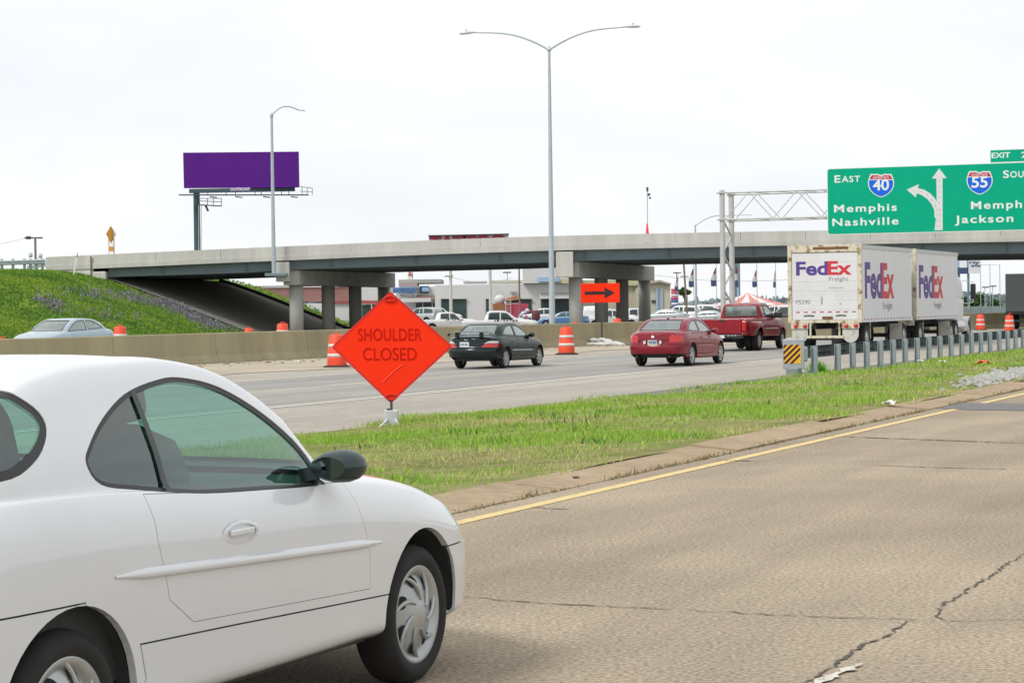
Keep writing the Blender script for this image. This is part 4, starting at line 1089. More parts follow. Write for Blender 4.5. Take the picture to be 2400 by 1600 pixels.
def trailer(root, x1, L, rear):
    """box from x1-L (rear) to x1 (front)"""
    x0 = x1-L; zb, zt = 1.16, 4.02; hw = TW/2
    e = empty('trailer', root)
    bevel(MB().box((x0+.07, -hw+.02, zb), (x1, hw-.02, zt)).build('trailer_box', M_trl_side, e), .03)
    # side rails, roof rail and corner posts
    for sd in (-1, 1):
        y = sd*(hw-.005)
        MB().box((x0+.07, min(y, y+sd*.012)-.0, zb-.05), (x1, max(y, y+sd*.012), zb+.10)).build('bottom_rail', M_trl, e)
        MB().box((x0+.07, min(y, y+sd*.010), zt-.14), (x1, max(y, y+sd*.010), zt+.005)).build('top_rail', pmat('rail_aluminium', (.55, .56, .56), .45, metal=.3, var=.08), e)
        n = 15
        for k in range(n):
            xa = x0+.25+k*(L-.4)/n
            MB().box((xa, y+sd*.013-.001, zb+.035), (xa+.24, y+sd*.013+.002, zb+.075)).build('reflector_strip', M_mark_red if k % 2 == 0 else M_grey_ink, e)
        k = x0+.9
        while k < x1-.3:          # panel seams
            MB().box((k-.006, min(y-sd*.024, y-sd*.016), zb+.11), (k+.006, max(y-sd*.024, y-sd*.012), zt-.15)).build('panel_seam', pmat('seam_grey', (.48, .49, .50), .5, var=0), e); k += 1.22
        # writing on the side
        r = (1, 0, 0) if sd < 0 else (-1, 0, 0); xs = x0+.55 if sd < 0 else x0+.55+4.55
        yo = sd*(hw-.018)
        text_part('lettering', 'Fed', M_purple, e, (xs, yo, zb+.84), r, (0, 0, 1), 1.42, 2.66, .03, .004)
        xe = xs+2.62 if sd < 0 else xs-2.62
        text_part('lettering', 'Ex', M_logo_red, e, (xe, yo, zb+.84), r, (0, 0, 1), 1.42, 1.95, .03, .005)
        xf = x0+3.3 if sd < 0 else x0+4.9
        text_part('lettering', 'Freight', M_grey_ink, e, (xf, yo, zb+.42), r, (0, 0, 1), .28, 1.5, 0, .004)
    # rear frame
    fr = empty('rear_frame', e)
    for sd in (-1, 1):
        y = sd*(hw-.07); bevel(MB().box((x0-.03, y-.075, zb-.06), (x0+.09, y+.075, zt+.02)).build('post', M_cream, fr), .012)
    bevel(MB().box((x0-.03, -hw+.145, zt-.26), (x0+.09, hw-.145, zt+.02)).build('header', M_cream, fr), .012)
    MB().box((x0-.034, -hw+.5, zt-.16), (x0-.031, hw-1.0, zt-.06)).build('rust_patch', M_rust, fr)
    bevel(MB().box((x0-.04, -hw+.145, zb-.06), (x0+.09, hw-.145, zb+.05)).build('sill', M_cream, fr), .012)
    # roll-up door slats
    dr = empty('roll_door', e); z = zb+.06; nz = 7; hs = (zt-.28-z)/nz
    for k in range(nz):
        bevel(MB().box((x0+.005, -hw+.155, z+k*hs+.0015), (x0+.05, hw-.155, z+(k+1)*hs-.0015)).build('door_slat', M_trl, dr), .006)
    if rear:
        yl = hw-.32
        text_part('lettering', 'Fed', M_purple, dr, (x0+.004, yl, 2.90), (0, -1, 0), (0, 0, 1), .54, 1.24, .03, .004)
        text_part('lettering', 'Ex', M_logo_red, dr, (x0+.004, yl-1.215, 2.90), (0, -1, 0), (0, 0, 1), .54, .94, .03, .005)
        text_part('lettering', 'Freight', M_grey_ink, dr, (x0+.004, yl-1.28, 2.68), (0, -1, 0), (0, 0, 1), .155, .74, 0, .003)
        text_part('lettering', 'fedex.com', M_grey_ink, dr, (x0+.004, yl-1.28, 2.40), (0, -1, 0), (0, 0, 1), .05, .55, 0, .003)
        text_part('lettering', 'P5290', M_grey_ink, dr, (x0+.004, yl+.02, 1.82), (0, -1, 0), (0, 0, 1), .16, .56, .0, .003)
        for k in range(8): MB().box((x0-.001, hw-.30-k*.31-.15, 1.49), (x0+.004, hw-.30-k*.31, 1.53)).build('reflector_strip', M_mark_red, dr)
        for y in (.62, -.62): MB().tube([(x0-.01, y-.2, 1.37), (x0-.02, y, 1.39), (x0-.01, y+.2, 1.37)], .018, 6).build('door_grip', M_chassis, dr)
        MB().box((x0-.012, .10, 1.8), (x0+.004, .13, 2.08)).build('latch', M_grey_ink, dr); MB().box((x0-.012, -.62, 1.8), (x0+.004, -.58, 1.84)).build('latch', M_grey_ink, dr)
        MB().box((x0-.03, -.30, 1.24), (x0+.004, .10, 1.34)).build('latch', M_rust, dr)
        for sd in (-1, 1):
            bevel(MB().box((x0-.05, sd*.98-.33, .88), (x0+.06, sd*.98+.33, 1.10)).build('lamp_bar', M_cream, e), .01)
            for k in (-.22, .14):
                MB().lathe([(0.001, -.03), (.075, -.03), (.085, 0)], 16, 'x', (x0-.055, sd*(.98)+k, .99)).build('taillight', M_red_lens, e)
            n = 20; rows = [[(x0-.02, sd*.98+.30*math.cos(t), .62+.24*math.sin(t) if math.sin(t) < 0 else .88) for t in np.linspace(math.pi, 2*math.pi, n)]]
            MB().add([(x0+.0, sd*.98-.31, .87), (x0, sd*.98+.31, .87)] + [(x0, sd*.98+.31*math.cos(t), .66+.30*math.sin(t)) for t in np.linspace(0, -math.pi, 14)], [tuple(range(16))]).build('mud_flap', M_flap, e)
            bevel(MB().beam((x0, sd*.56, 1.1), (x0, sd*.56, .60), .10, .06).build('bumper_post', M_cream, e), .01)
        bevel(MB().box((x0-.04, -.70, .52), (x0+.04, .70, .62)).build('bumper_bar', M_cream, e), .01)
    else:
        for sd in (-1, 1):
            bevel(MB().box((x0-.05, sd*.98-.33, .88), (x0+.06, sd*.98+.33, 1.10)).build('lamp_bar', M_cream, e), .01)
    mb = MB()
    for y in (-.45, .45): mb.box((x0+.1, y-.06, .86), (x1-.3, y+.06, 1.14))
    mb.box((x0+.5, -1.0, .44), (x0+1.5, 1.0, .56)); mb.build('chassis', M_chassis, e)
    ax = x0+1.05
    for sd in (-1, 1):
        for k, off in enumerate((0, .33)):
            add_wheel(e, wm_t, (ax, sd*(1.22-off), .50), flip=(sd > 0))
        MB().box((ax+1.0, sd*1.2-.02, .45), (ax+1.06, sd*1.2+.02, 1.12)).build('landing_leg', M_cream, e)
    # dolly wheels under the front end
    for sd in (-1, 1):
        add_wheel(e, wm_t, (x1-1.1, sd*1.22, .50), flip=(sd > 0)); add_wheel(e, wm_t, (x1-1.1, sd*.89, .50), flip=(sd > 0))
        MB().box((x1-1.95, sd*1.2-.25, .18), (x1-1.93, sd*1.2+.25, 1.0)).build('mud_flap', M_flap if sd < 0 else M_chassis, e)
    MB().box((x1-1.6, -.9, .45), (x1-.6, .9, .6)).build('axle', M_chassis, e)
    return e
lp = P(1848, 765, 81.0)
s0 = lp.x*SA + lp.y*CA; n0 = lp.x*CA - lp.y*SA
lorry = thing('freight_truck', 'white freight truck pulling two short box trailers with purple and red lettering', 'truck', rd(s0, n0 + TW/2, ZH), HEAD)
trailer(lorry, TL, TL, True)
trailer(lorry, TL*2+.75, TL, False)
# tractor: sleeper-less cab, bonnet, mirrors, tank
XC = TL*2+.75+.9
cb = empty('tractor', lorry)
M_cab = paint('tractor_white', (0.70, 0.70, 0.70), .3, coat=.5)
mb = MB()
prof_c = [(XC, 1.0), (XC+1.55, 1.0), (XC+1.75, 1.9), (XC+1.30, 2.75), (XC+1.0, 2.95), (XC, 2.98)]
mb.prism(prof_c, lambda a, b, t: (a, t, b), -1.12, 1.12); bevel(mb.build('cab', M_cab, cb), .06)
for sd in (-1, 1):
    y = sd*1.123
    MB().add([(XC+.35, y, 1.95), (XC+1.55, y, 1.95), (XC+1.22, y, 2.65), (XC+.35, y, 2.65)], [(0, 1, 2, 3)]).build('side_window', pmat('cab_glass', (.05, .07, .07), .05, var=0, coat=.5), cb)
    mb = MB().tube([(XC+1.5, sd*1.12, 1.75), (XC+1.7, sd*1.55, 1.8), (XC+1.7, sd*1.55, 2.75), (XC+1.4, sd*1.12, 2.8)], .02, 6); mb.build('mirror_bracket', M_chrome, cb)
    bevel(MB().box((XC+1.66, sd*1.55-.12, 1.95), (XC+1.74, sd*1.55+.12, 2.65)).build('mirror', M_trim, cb), .02)
    rows = []
    for t in np.linspace(-.1, math.pi+.1, 14): rows.append([(XC+2.35+.62*math.cos(t), sd*yy, .55+.62*math.sin(t)) for yy in (1.28, 1.20, .75)])
    MB().grid(rows).build('fender', M_cab, cb)
    add_wheel(cb, wm_t, (XC+2.35, sd*1.08, .50), flip=(sd > 0))
    for off in (0, .33): add_wheel(cb, wm_t, (XC-1.0, sd*(1.22-off), .50), flip=(sd > 0))
    MB().lathe([(0.001, 0), (.30, 0), (.30, 1.1), (.001, 1.1)], 20, 'x', (XC+.35, sd*1.05, .72)).build('fuel_tank', M_chrome, cb)
    MB().tube([(XC+2.5, sd*1.15, 1.5), (XC+2.55, sd*1.3, 2.0)], .015, 6).build('fender_mirror_arm', M_chrome, cb)
    MB().lathe([(0.001, 0), (.10, .02), (.13, .09), (.001, .10)], 14, 'x', (XC+2.5, sd*1.3, 2.02)).build('fender_mirror', M_chrome, cb)
mb = MB().prism([(XC+1.5, .7), (XC+3.1, .7), (XC+3.15, 1.35), (XC+2.9, 1.6), (XC+1.7, 1.85), (XC+1.5, 1.85)], lambda a, b, t: (a, t, b), -.80, .80); bevel(mb.build('bonnet', M_cab, cb), .10)
MB().box((XC-1.9, -.5, .75), (XC+2.9, .5, .98)).build('chassis', M_chassis, cb)

# ------------------------------------------------------------------ dark trailer ahead, cut by the right edge
far_tr = thing('box_trailer', 'dark grey box trailer at the far right edge of the picture', 'truck')
q = P(2357, 772, 139.0); far_tr.location = (q.x, q.y, ZH); far_tr.rotation_euler = (0, 0, HEAD)
M_dkgrey = pmat('dark_trailer', (0.10, 0.115, 0.115), .5, var=.1, scale=1.5)
bevel(MB().box((0, -2.6, 1.15), (12, 0, 3.62)).build('trailer_box', M_dkgrey, far_tr), .04)
MB().box((-.03, -2.6, 1.0), (.02, 0, 1.15)).build('sill', M_chassis, far_tr)
mb = MB(); mb.box((.3, -1.75, .7), (11, -.85, 1.15)); mb.build('chassis', M_chassis, far_tr)
for y in (-.25, -2.35):
    for x in (1.2, 2.5): add_wheel(far_tr, wm_t, (x, y, .5), flip=(y > -1))
MB().box((-.01, -2.3, .5), (.03, -.3, .62)).build('bumper_bar', M_chassis, far_tr)
for y in (-.3, -2.3): MB().box((-.04, y-.12, 1.02), (-.031, y+.12, 1.1)).build('taillight', M_red_lens, far_tr)

# ------------------------------------------------------------------ red pickup with twin rear wheels
ram = thing('pickup_truck', 'red pickup truck with wide rear fenders driving ahead of the dark red sedan', 'truck', rd(85.35, -26.35, ZH), HEAD)
ram_paint = paint('pickup_red_paint', (0.26, 0.008, 0.018), .25, coat=.3, spec=.35)
FXR, RXR = 0.0, -3.9
cabsp = dict(fx=0.0, rx=-30.0, R=.39, zaxle=.39, arch=.47, archdz=.03, track=.85, W=1.98, nose=.98, tail=-2.62, ns=54, nseg=3, thick=.03, tum=.30, shoulder=.05,
    zt=[(-2.62, 1.80), (-2.55, 1.86), (-2.2, 1.905), (-1.7, 1.91), (-1.4, 1.87), (-1.05, 1.68), (-.72, 1.42), (-.55, 1.335), (-.2, 1.30), (.3, 1.27), (.7, 1.20), (.9, 1.10), (.98, .98)],
    zbelt=[(-2.62, 1.27), (-1.2, 1.24), (-.6, 1.20), (-.3, 1.12), (.3, 1.05), (.7, 1.0), (.98, .88)], zb=[(-2.62, .55), (-.5, .52), (.5, .48), (.98, .50)],
    wm=[(-2.62, .95), (-1, .965), (0, .985), (.5, .97), (.8, .93), (.98, .86)], bow=[(-2.62, .02), (-1.6, 0), (-.9, -.06), (0, -.05), (.6, -.08), (.98, -.22)], mats={}, pushes={})
cabsp['cuts'] = [
    ('door_window', [(-2.02, 1.30), (-.86, 1.27), (-1.12, 1.56), (-1.42, 1.77), (-2.02, 1.80)], 'y', lambda c: abs(c.y) > .4 and c.z > 1.2, .03, 0),
    ('rear_side_window', [(-2.46, 1.31), (-2.10, 1.305), (-2.10, 1.795), (-2.44, 1.78)], 'y', lambda c: abs(c.y) > .4 and c.z > 1.2, .03, 0),
    ('rear_window', [(-.72, 1.34), (.72, 1.34), (.66, 1.77), (.60, 1.80), (-.60, 1.80), (-.66, 1.77)], 'x', lambda c: c.x < -2.3, .03, 0),
    ('windshield', [(-.78, 1.36), (.78, 1.36), (.62, 1.80), (-.62, 1.80)], 'x', lambda c: c.x > -1.5 and c.z > 1.3, .03, 0),
    ('headlight', [(-.80, .92), (-.50, .90), (-.50, 1.05), (-.80, 1.05)], 'x', lambda c: c.x > .5, 0, 0),
    ('headlight', [(.80, .92), (.50, .90), (.50, 1.05), (.80, 1.05)], 'x', lambda c: c.x > .5, 0, 0),
    ('door_front', [(-.84, 1.21), (-.80, .60), (-2.04, .60), (-2.06, 1.25)], 'y', lambda c: abs(c.y) > .6 and c.z < 1.28, 0, .012)]
def make_cab_wheels_stub(): pass
wm_r = wheel_meshes(.39, .24, .225, 'cover', 'pickup')
_mk = add_wheel
bm_dummy = None
bvh, pt = make_car(cabsp, ram, ram_paint, GLASS_FAR, wm_r)
for ch in list(ram.children):      # the cab has only the front axle: drop the placeholder rear pair
    if ch.name.startswith('wheel') and ch.location.x < -10:
        for k in list(ch.children): bpy.data.objects.remove(k)
        bpy.data.objects.remove(ch)
    elif ch.name.startswith('underbody'):
        me = ch.data; bmx = bmesh.new(); bmx.from_mesh(me)
        bmesh.ops.delete(bmx, geom=[v for v in bmx.verts if v.co.x < -2.7], context='VERTS'); bmx.to_mesh(me); bmx.free()
cabin(ram, cabsp, -2.5, -.6, .60, ((-1.75, .4), (-1.75, -.4)), None)
# bed
BX0, BX1 = -5.05, -2.70
mb = MB()
for sd in (-1, 1): mb.box((BX0, sd*.93-.06, .62), (BX1, sd*.93+.06, 1.27))
mb.box((BX1-.06, -.87, .62), (BX1, .87, 1.27)); mb.box((BX0, -.87, .60), (BX1-.06, .87, .72))
bevel(mb.build('bed', ram_paint, ram), .02)
tg = bevel(MB().box((BX0-.05, -.80, .68), (BX0-.001, .80, 1.275)).build('tailgate', ram_paint, ram), .02)
bevel(MB().cbox((BX0-.055, 0, 1.20), (.02, .22, .07)).build('tailgate_handle', M_trim, tg), .01)
MB().box((BX0-.06, -.78, 1.276), (BX0+.02, .78, 1.29)).build('tailgate_cap', pmat('pale_trim', (.55, .5, .5), .4), tg)
for sd in (-1, 1):
    # flared outer fender over the twin wheels
    rows = []
    for u in np.linspace(-1, 1, 21):
        x = RXR + u*.80; arc = .54
        zin = .40 + math.sqrt(max(0, arc*arc-(u*.80)**2)) if abs(u*.80) < arc else .56
        k = (1-abs(u)**3)**.6; wy = .99 + .24*k
        rows.append([(x, sd*.985, 1.16), (x, sd*(.99+.10*k), 1.17-.02*(1-k)), (x, sd*(wy-.01), 1.10-.06*(1-k)), (x, sd*wy, .98-.04*(1-k)), (x, sd*wy, max(zin, .60)), (x, sd*(wy-.05), max(zin, .60))])
    f = MB().grid(rows).build('rear_fender', ram_paint, ram); md = f.modifiers.new('shell', 'SOLIDIFY'); md.thickness = .02
    for off in (0, .30): add_wheel(ram, wm_r, (RXR, sd*(1.06-off), .39), flip=(sd > 0))
    bevel(MB().box((BX0-.045, sd*.90-.075, .80), (BX0+.02, sd*.90+.075, 1.18)).build('taillight', M_red_lens, ram), .01)
    h, _ = skin_hit(bvh, (-.95, sd*3, 1.3), (0, -sd, 0))
    bevel(MB().box((-1.0, min(h.y, h.y+sd*.30)+.04*sd, 1.28), (-.86, max(h.y, h.y+sd*.30), 1.52)).build('mirror', M_trim, ram), .04)
    side_strip(bvh, [(-2.5, .86), (-.55, .85)], .05, .014, 'side_moulding', M_silver_trim, ram, sd)
bevel(MB().box((BX0-.28, -.92, .50), (BX0-.06, .92, .66)).build('step_bumper', M_trim, ram), .03)
MB().box((BX0-.30, -.18, .52), (BX0-.281, .12, .64)).build('number_plate', M_plate, ram)
MB().box((BX0-.36, -.05, .42), (BX0-.1, .05, .50)).build('tow_hitch', M_chrome, ram)
for k, y in enumerate((-.62, -.48, -.34, .40)): MB().box((BX0-.295, y-.035, .60), (BX0-.281, y+.035, .64)).build('step_slot', M_chrome, ram)
mb = MB()
for y in (-.45, .45): mb.box((BX0, y-.05, .42), (.6, y+.05, .60))
mb.box((RXR-.06, -.9, .33), (RXR+.06, .9, .45)); mb.build('chassis', M_chassis, ram)
# ================================================================== ROADSIDE THINGS
M_orange = pmat('fluorescent_orange', (0.98, 0.040, 0.012), 0.7, var=.04, scale=2.0, spec=.05)
M_orange_rim = pmat('orange_rim', (0.62, 0.016, 0.008), 0.6, var=.08, scale=3.0)
M_sign_ink = pmat('sign_ink', (0.56, 0.014, 0.007), 0.8, var=.15, scale=6, spec=.05)
M_black_ink = pmat('black_ink', (0.03, 0.012, 0.01), 0.7, var=.1)
M_drum = pmat('drum_orange', (0.76, 0.068, 0.022), 0.5, var=.14, scale=4)
M_drum_white = pmat('drum_white', (0.62, 0.60, 0.57), 0.5, var=.12, scale=5)
M_rubber = pmat('rubber_base', (0.05, 0.028, 0.024), 0.9, var=.3, scale=5)
M_bag = pmat('sandbag_white', (0.58, 0.57, 0.53), 0.9, var=.14, scale=7, bump=.4, bscale=20)
M_post_dark = pmat('dark_post', (0.06, 0.062, 0.065), 0.6, var=.2, scale=6)
M_aluminium = pmat('weathered_aluminium', (0.46, 0.49, 0.50), 0.45, metal=.35, var=.07, scale=3)
M_pole = pmat('lamp_pole_grey', (0.42, 0.48, 0.505), 0.5, metal=.2, var=.08, scale=2)
M_sign_green = pmat('sign_green', (0.0, 0.36, 0.205), 0.55, var=.05, scale=.9, spec=.12)
M_sign_white = pmat('sign_white', (0.74, 0.76, 0.74), 0.5, var=.05, scale=3)
M_sign_blue = pmat('shield_blue', (0.01, 0.13, 0.66), 0.5, var=.05, spec=.15)
M_sign_red = pmat('shield_red', (0.45, 0.03, 0.07), 0.45, var=.1, scale=3)

# --- roll-up diamond sign on its stand
ZS = ZH + .02
dsg = thing('warning_sign', 'orange diamond SHOULDER CLOSED sign on a small white stand in the grass edge', 'sign', G(918, 1003, ZS), 0)
px = dsg.location.y / FPX
def D(x, y, o=0.0): return ((x-918)*px, o, (1003-y)*px)
tilt = Matrix.Rotation(R_(1.2), 3, 'Y')
L_, R2, T_, B_ = D(779, 811), D(1064, 813), D(919, 682), D(917, 945)
cx = Vector(D(920, 812))
def ring_pt(p, k): p = Vector(p); return cx + (p-cx)*k
out4 = [Vector(v) for v in (T_, R2, B_, L_)]
def rounded(pts, r=.045, n=4):
    o = []
    for i in range(4):
        a, b, c = pts[i-1], pts[i], pts[(i+1) % 4]; d1 = (a-b).normalized(); d2 = (c-b).normalized()
        for j in range(n+1):
            t = j/n; p = (b+d1*r)*(1-t)**2 + b*2*t*(1-t) + (b+d2*r)*t*t; o.append(p)
    return o
O = rounded(out4); I = [cx + (p-cx)*.945 for p in O]; n = len(O)
mb = MB(); mb.add([p + Vector((0, -.004, 0)) for p in I] + [p + Vector((0, .004, 0)) for p in I], [tuple(range(n)), tuple(reversed(range(n, 2*n)))])
panel = mb.build('panel', M_orange, dsg)
mb = MB(); vs = [p + Vector((0, -.007, 0)) for p in O] + [p + Vector((0, -.007, 0)) for p in I] + [p + Vector((0, .008, 0)) for p in O]
mb.add(vs, [(i, (i+1) % n, (i+1) % n+n, i+n) for i in range(n)] + [(i, (i+1) % n, (i+1) % n+2*n, i+2*n) for i in range(n)]); mb.build('border', M_orange_rim, dsg)
text_part('lettering', 'SHOULDER', M_sign_ink, panel, D(842, 797, -.008), (1, 0, -.01), (0, 0, 1), 29*px, 149*px, .004, .002, space=1.05)
text_part('lettering', 'CLOSED', M_sign_ink, panel, D(853, 843, -.008), (1, 0, -.01), (0, 0, 1), 30*px, 126*px, .0, .002)
MB().tube([D(899, 895, -.009), D(925, 870, -.010), D(945, 855, -.009)], .006, 5).build('crease', pmat('crease_orange', (.95, .12, .06), .5, var=0), panel)
for y, k in ((700, 1), (930, -1)):
    MB().tube([D(918+13*math.cos(t), y+6*math.sin(t), -.02) for t in np.linspace(0, 2*math.pi, 15)], .012, 6, False).build('corner_pocket', M_orange_rim, dsg)
MB().tube([D(918, 960, .02), D(918, 700, .02)], .016, 8).build('upright_rib', M_post_dark, dsg)
MB().tube([D(790, 811, .02), D(1052, 813, .02)], .012, 8).build('cross_rib', M_post_dark, dsg)
M_stand = pmat('stand_white', (0.50, 0.51, 0.52), .5, var=.12, scale=9)
bevel(MB().box(D(901, 1001, -.10), (D(934, 960)[0], .10, D(934, 960)[2])).build('stand_housing', M_stand, dsg), .02)
bevel(MB().box((D(908, 972)[0], -.085, D(908, 972)[2]), (D(920, 958)[0], -.07, D(920, 956)[2])).build('stand_latch', M_post_dark, dsg), .005)
for a, b in ((-.42, -.5), (.40, -.5), (-.42, .5), (.40, .5)):
    MB().beam((a*.12, b*.12, .14), (a*.42, b*.8, .015), .035, .025).build('stand_leg', M_stand, dsg)
MB().tube([D(918, 962, 0), D(918, 935, 0)], .02, 8).build('spring', M_post_dark, dsg)

# --- traffic drums
def drum_proto():
    root = thing('traffic_drum', '', 'traffic drum')
    mb = MB().lathe([(.001, 1.0), (.16, 1.0), (.20, .985), (.225, .95), (.235, .80), (.245, .78), (.255, .60), (.265, .58), (.275, .40), (.285, .38), (.295, .20), (.30, .06), (.30, .05)], 28)
    mb.build('drum_body', M_drum, root)
    for z0, z1, r0 in ((.625, .715, .2575), (.325, .42, .287)):
        MB().lathe([(r0-.02, z1+.004), (r0-.006, z1), (r0+.006, z0), (r0-.01, z0-.004)], 28).build('reflective_band', M_drum_white, root)
    MB().lathe([(.001, .0), (.44, .0), (.44, .035), (.33, .075), (.28, .08)], 10).build('rubber_base', M_rubber, root)
    MB().tube([(-.08, 0, .995), (-.08, 0, 1.05), (.08, 0, 1.05), (.08, 0, .995)], .016, 6).build('handle', M_drum, root)
    return root
DR = [((1328, 831), ZH, 'orange and white traffic drum standing left of the black arrow sign', 1.05),
      ((790, 861), ZH, 'orange traffic drum with a torn base half behind the diamond sign', 1.05),
      ((842, 845), ZH, 'orange traffic drum showing only its top above the diamond sign left corner', 1.06),
      ((8, 866), ZH, 'orange traffic drum cut by the left edge of the picture', 1.02),
      ((2298, 774), ZH, 'dark striped traffic drum standing against the barrier beyond the freight truck', 1.0),
      ((2366, 778), ZH, 'orange traffic drum beside the dark trailer at the right edge', 1.0)]
proto = None
def place_drum(loc, label, sc=1.0, rz=0.0):
    global proto
    if proto is None: proto = drum_proto(); o = proto
    else: o = copy_tree(proto)
    o.location = loc; o.scale = (sc, sc, sc); o.rotation_euler = (0, 0, rz); tag(o, label, 'traffic drum', 'traffic drums along the work zone')
    return o
for (x, y), z, lb, sc in DR: place_drum(G(x, y, z), lb, sc, x*.1)
for x, Y, lb in ((281, 83.0, 'orange traffic drum behind the barrier just right of the pale blue sedan'), (662, 92.0, 'orange traffic drum behind the barrier beside the first bridge column'),
                 (583, 118.0, 'tiny orange traffic drum behind the barrier at the foot of the grassy bank'), (1447, 126.0, 'orange traffic drum top behind the barrier between two bridge columns'), (1347, 138, 'orange traffic drum top behind the barrier right of the tall lamp post')):
    yy = {281: 762, 662: 755, 583: 767, 1447: 745, 1347: 754}[x]
    zt = P(x, yy, Y).z; place_drum((P(x, yy, Y).x, Y, zt - 1.05*1.02), lb, 1.02, x*.2)

# --- arrow sign on a post weighted with sandbags
b0 = G(1411, 811, ZH)
arw = thing('arrow_sign', 'orange rectangular sign with a black arrow pointing right on a dark post', 'sign', b0, R_(-4))
q = b0.y/FPX
MB().box((-.045, -.03, 0), (.045, .03, (811-690)*q)).build('post', M_post_dark, arw)
x0, x1, z0, z1 = (1363-1411)*q, (1454-1411)*q, (811-709)*q, (811-664)*q
pn = bevel(MB().box((x0, -.055, z0), (x1, -.032, z1)).build('panel', M_orange, arw), .01)
w, h = x1-x0, z1-z0; zc = (z0+z1)/2
ar = [(x0+.10*w, zc-.085*h), (x0+.62*w, zc-.085*h), (x0+.60*w, zc-.30*h), (x0+.88*w, zc), (x0+.60*w, zc+.30*h), (x0+.62*w, zc+.085*h), (x0+.10*w, zc+.085*h)]
MB().prism(ar, lambda a, b, t: (a, t, b), -.060, -.0555).build('arrow', M_black_ink, pn)
mb = MB().beam((0, -.5, .03), (0, .5, .03), .06, .05); mb.beam((-.5, 0, .03), (.5, 0, .03), .06, .05); mb.build('foot', M_post_dark, arw)
def sandbag_mesh(sd):
    rg = random.Random(sd); bm = bmesh.new(); bmesh.ops.create_uvsphere(bm, u_segments=14, v_segments=9, radius=1)
    for v in bm.verts:
        x, y, z = v.co; k = 1 + .10*math.sin(3*x+sd)+.08*math.sin(5*y+sd*2)
        v.co = (math.copysign(abs(x)**.7, x)*.36*k, math.copysign(abs(y)**.7, y)*.22*k, (z*.12 if z > 0 else z*.07) + .07 + .015*math.sin(7*x+sd))
    for f in bm.faces: f.smooth = True
    me = bpy.data.meshes.new('sandbag'); bm.to_mesh(me); bm.free(); me.materials.append(M_bag); return me
for i, (dx, dy, dz, rz) in enumerate(((-.55, -.15, 0, .3), (-.10, -.32, 0, -.2), (.34, -.22, 0, .25), (.72, -.05, 0, -.5), (-.25, .05, .15, .6), (.18, .0, .16, -.35))):
    o = link('sandbag', sandbag_mesh(i), None, (b0.x+dx, b0.y+dy, ZH+.012+dz), (0, 0.05*i, rz))
    tag(o, 'white sandbag in the heap around the foot of the arrow sign post', 'sandbag', 'sandbags under the arrow sign')

# --- guard rail with terminal
rail = thing('guard_rail', 'galvanised steel guard rail on close-set posts beside the grass median', 'guard rail')
GX = [2011, 1908, 1963, 1998, 2031, 2063, 2093, 2121, 2149.5, 2177, 2203, 2229, 2254, 2277, 2299, 2320, 2342, 2362, 2380, 2398]
def gz(s): return -0.20
def on_line(x, n):     # road-frame distance of a survey column on the line n
    d = ray(x, 800); dx, dy = d.x, d.y; t = n / (dx*CA - dy*SA); return (dx*SA + dy*CA)*t
ss = [on_line(x, -14.75) for x in GX[1:]]
st = float(np.mean(np.diff(ss[2:])))
s = ss[-1] + st; extra = []
while s < 150: extra.append(s); s += st
allp = ss + extra
for s in allp:
    # channel section post seen from behind
    mb = MB(); a = rd(s, -14.75, 0); T = Vector((SA, CA, 0)); Nn = Vector((CA, -SA, 0))
    def pp(u, v, z): return a + T*u + Nn*v + Vector((0, 0, z))
    for (u0, u1, v0, v1) in ((-.085, .085, .055, .067), (-.085, .085, -.067, -.055), (-.006, .006, -.055, .055)):
        mb.add([pp(u0, v0, -.5), pp(u1, v0, -.5), pp(u1, v1, -.5), pp(u0, v1, -.5), pp(u0, v0, .50), pp(u1, v0, .50), pp(u1, v1, .50), pp(u0, v1, .50)],
               [(0,3,2,1),(4,5,6,7),(0,1,5,4),(1,2,6,5),(2,3,7,6),(3,0,4,7)])
    mb.build('post', M_galv, rail)
wb = [(-.155, 0), (-.13, -.02), (-.10, -.08), (-.06, -.08), (-.02, -.02), (.02, -.02), (.06, -.08), (.10, -.08), (.13, -.02), (.155, 0)]
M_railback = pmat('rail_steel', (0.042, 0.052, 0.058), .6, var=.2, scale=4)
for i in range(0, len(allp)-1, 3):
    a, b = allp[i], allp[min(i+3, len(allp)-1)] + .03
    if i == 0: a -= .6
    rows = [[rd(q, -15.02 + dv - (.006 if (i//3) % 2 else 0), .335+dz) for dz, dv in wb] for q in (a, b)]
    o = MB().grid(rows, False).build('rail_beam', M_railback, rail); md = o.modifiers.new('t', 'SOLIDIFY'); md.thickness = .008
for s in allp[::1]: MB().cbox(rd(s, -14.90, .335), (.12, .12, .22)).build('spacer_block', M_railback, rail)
ter = empty('terminal', rail, rd(on_line(1858, -14.9), -14.9, 0), (0, 0, HEAD))
bevel(MB().box((-.05, -.30, -.04), (.0, .25, .70)).build('end_plate', pmat('plate_grey', (.33, .37, .38), .5, metal=.2), ter), .02)
hz = MB().box((-.058, -.22, .10), (-.0505, .20, .56)).build('hazard_marker', pmat('hazard_yellow', (.80, .40, .015), .5, var=.06), ter)
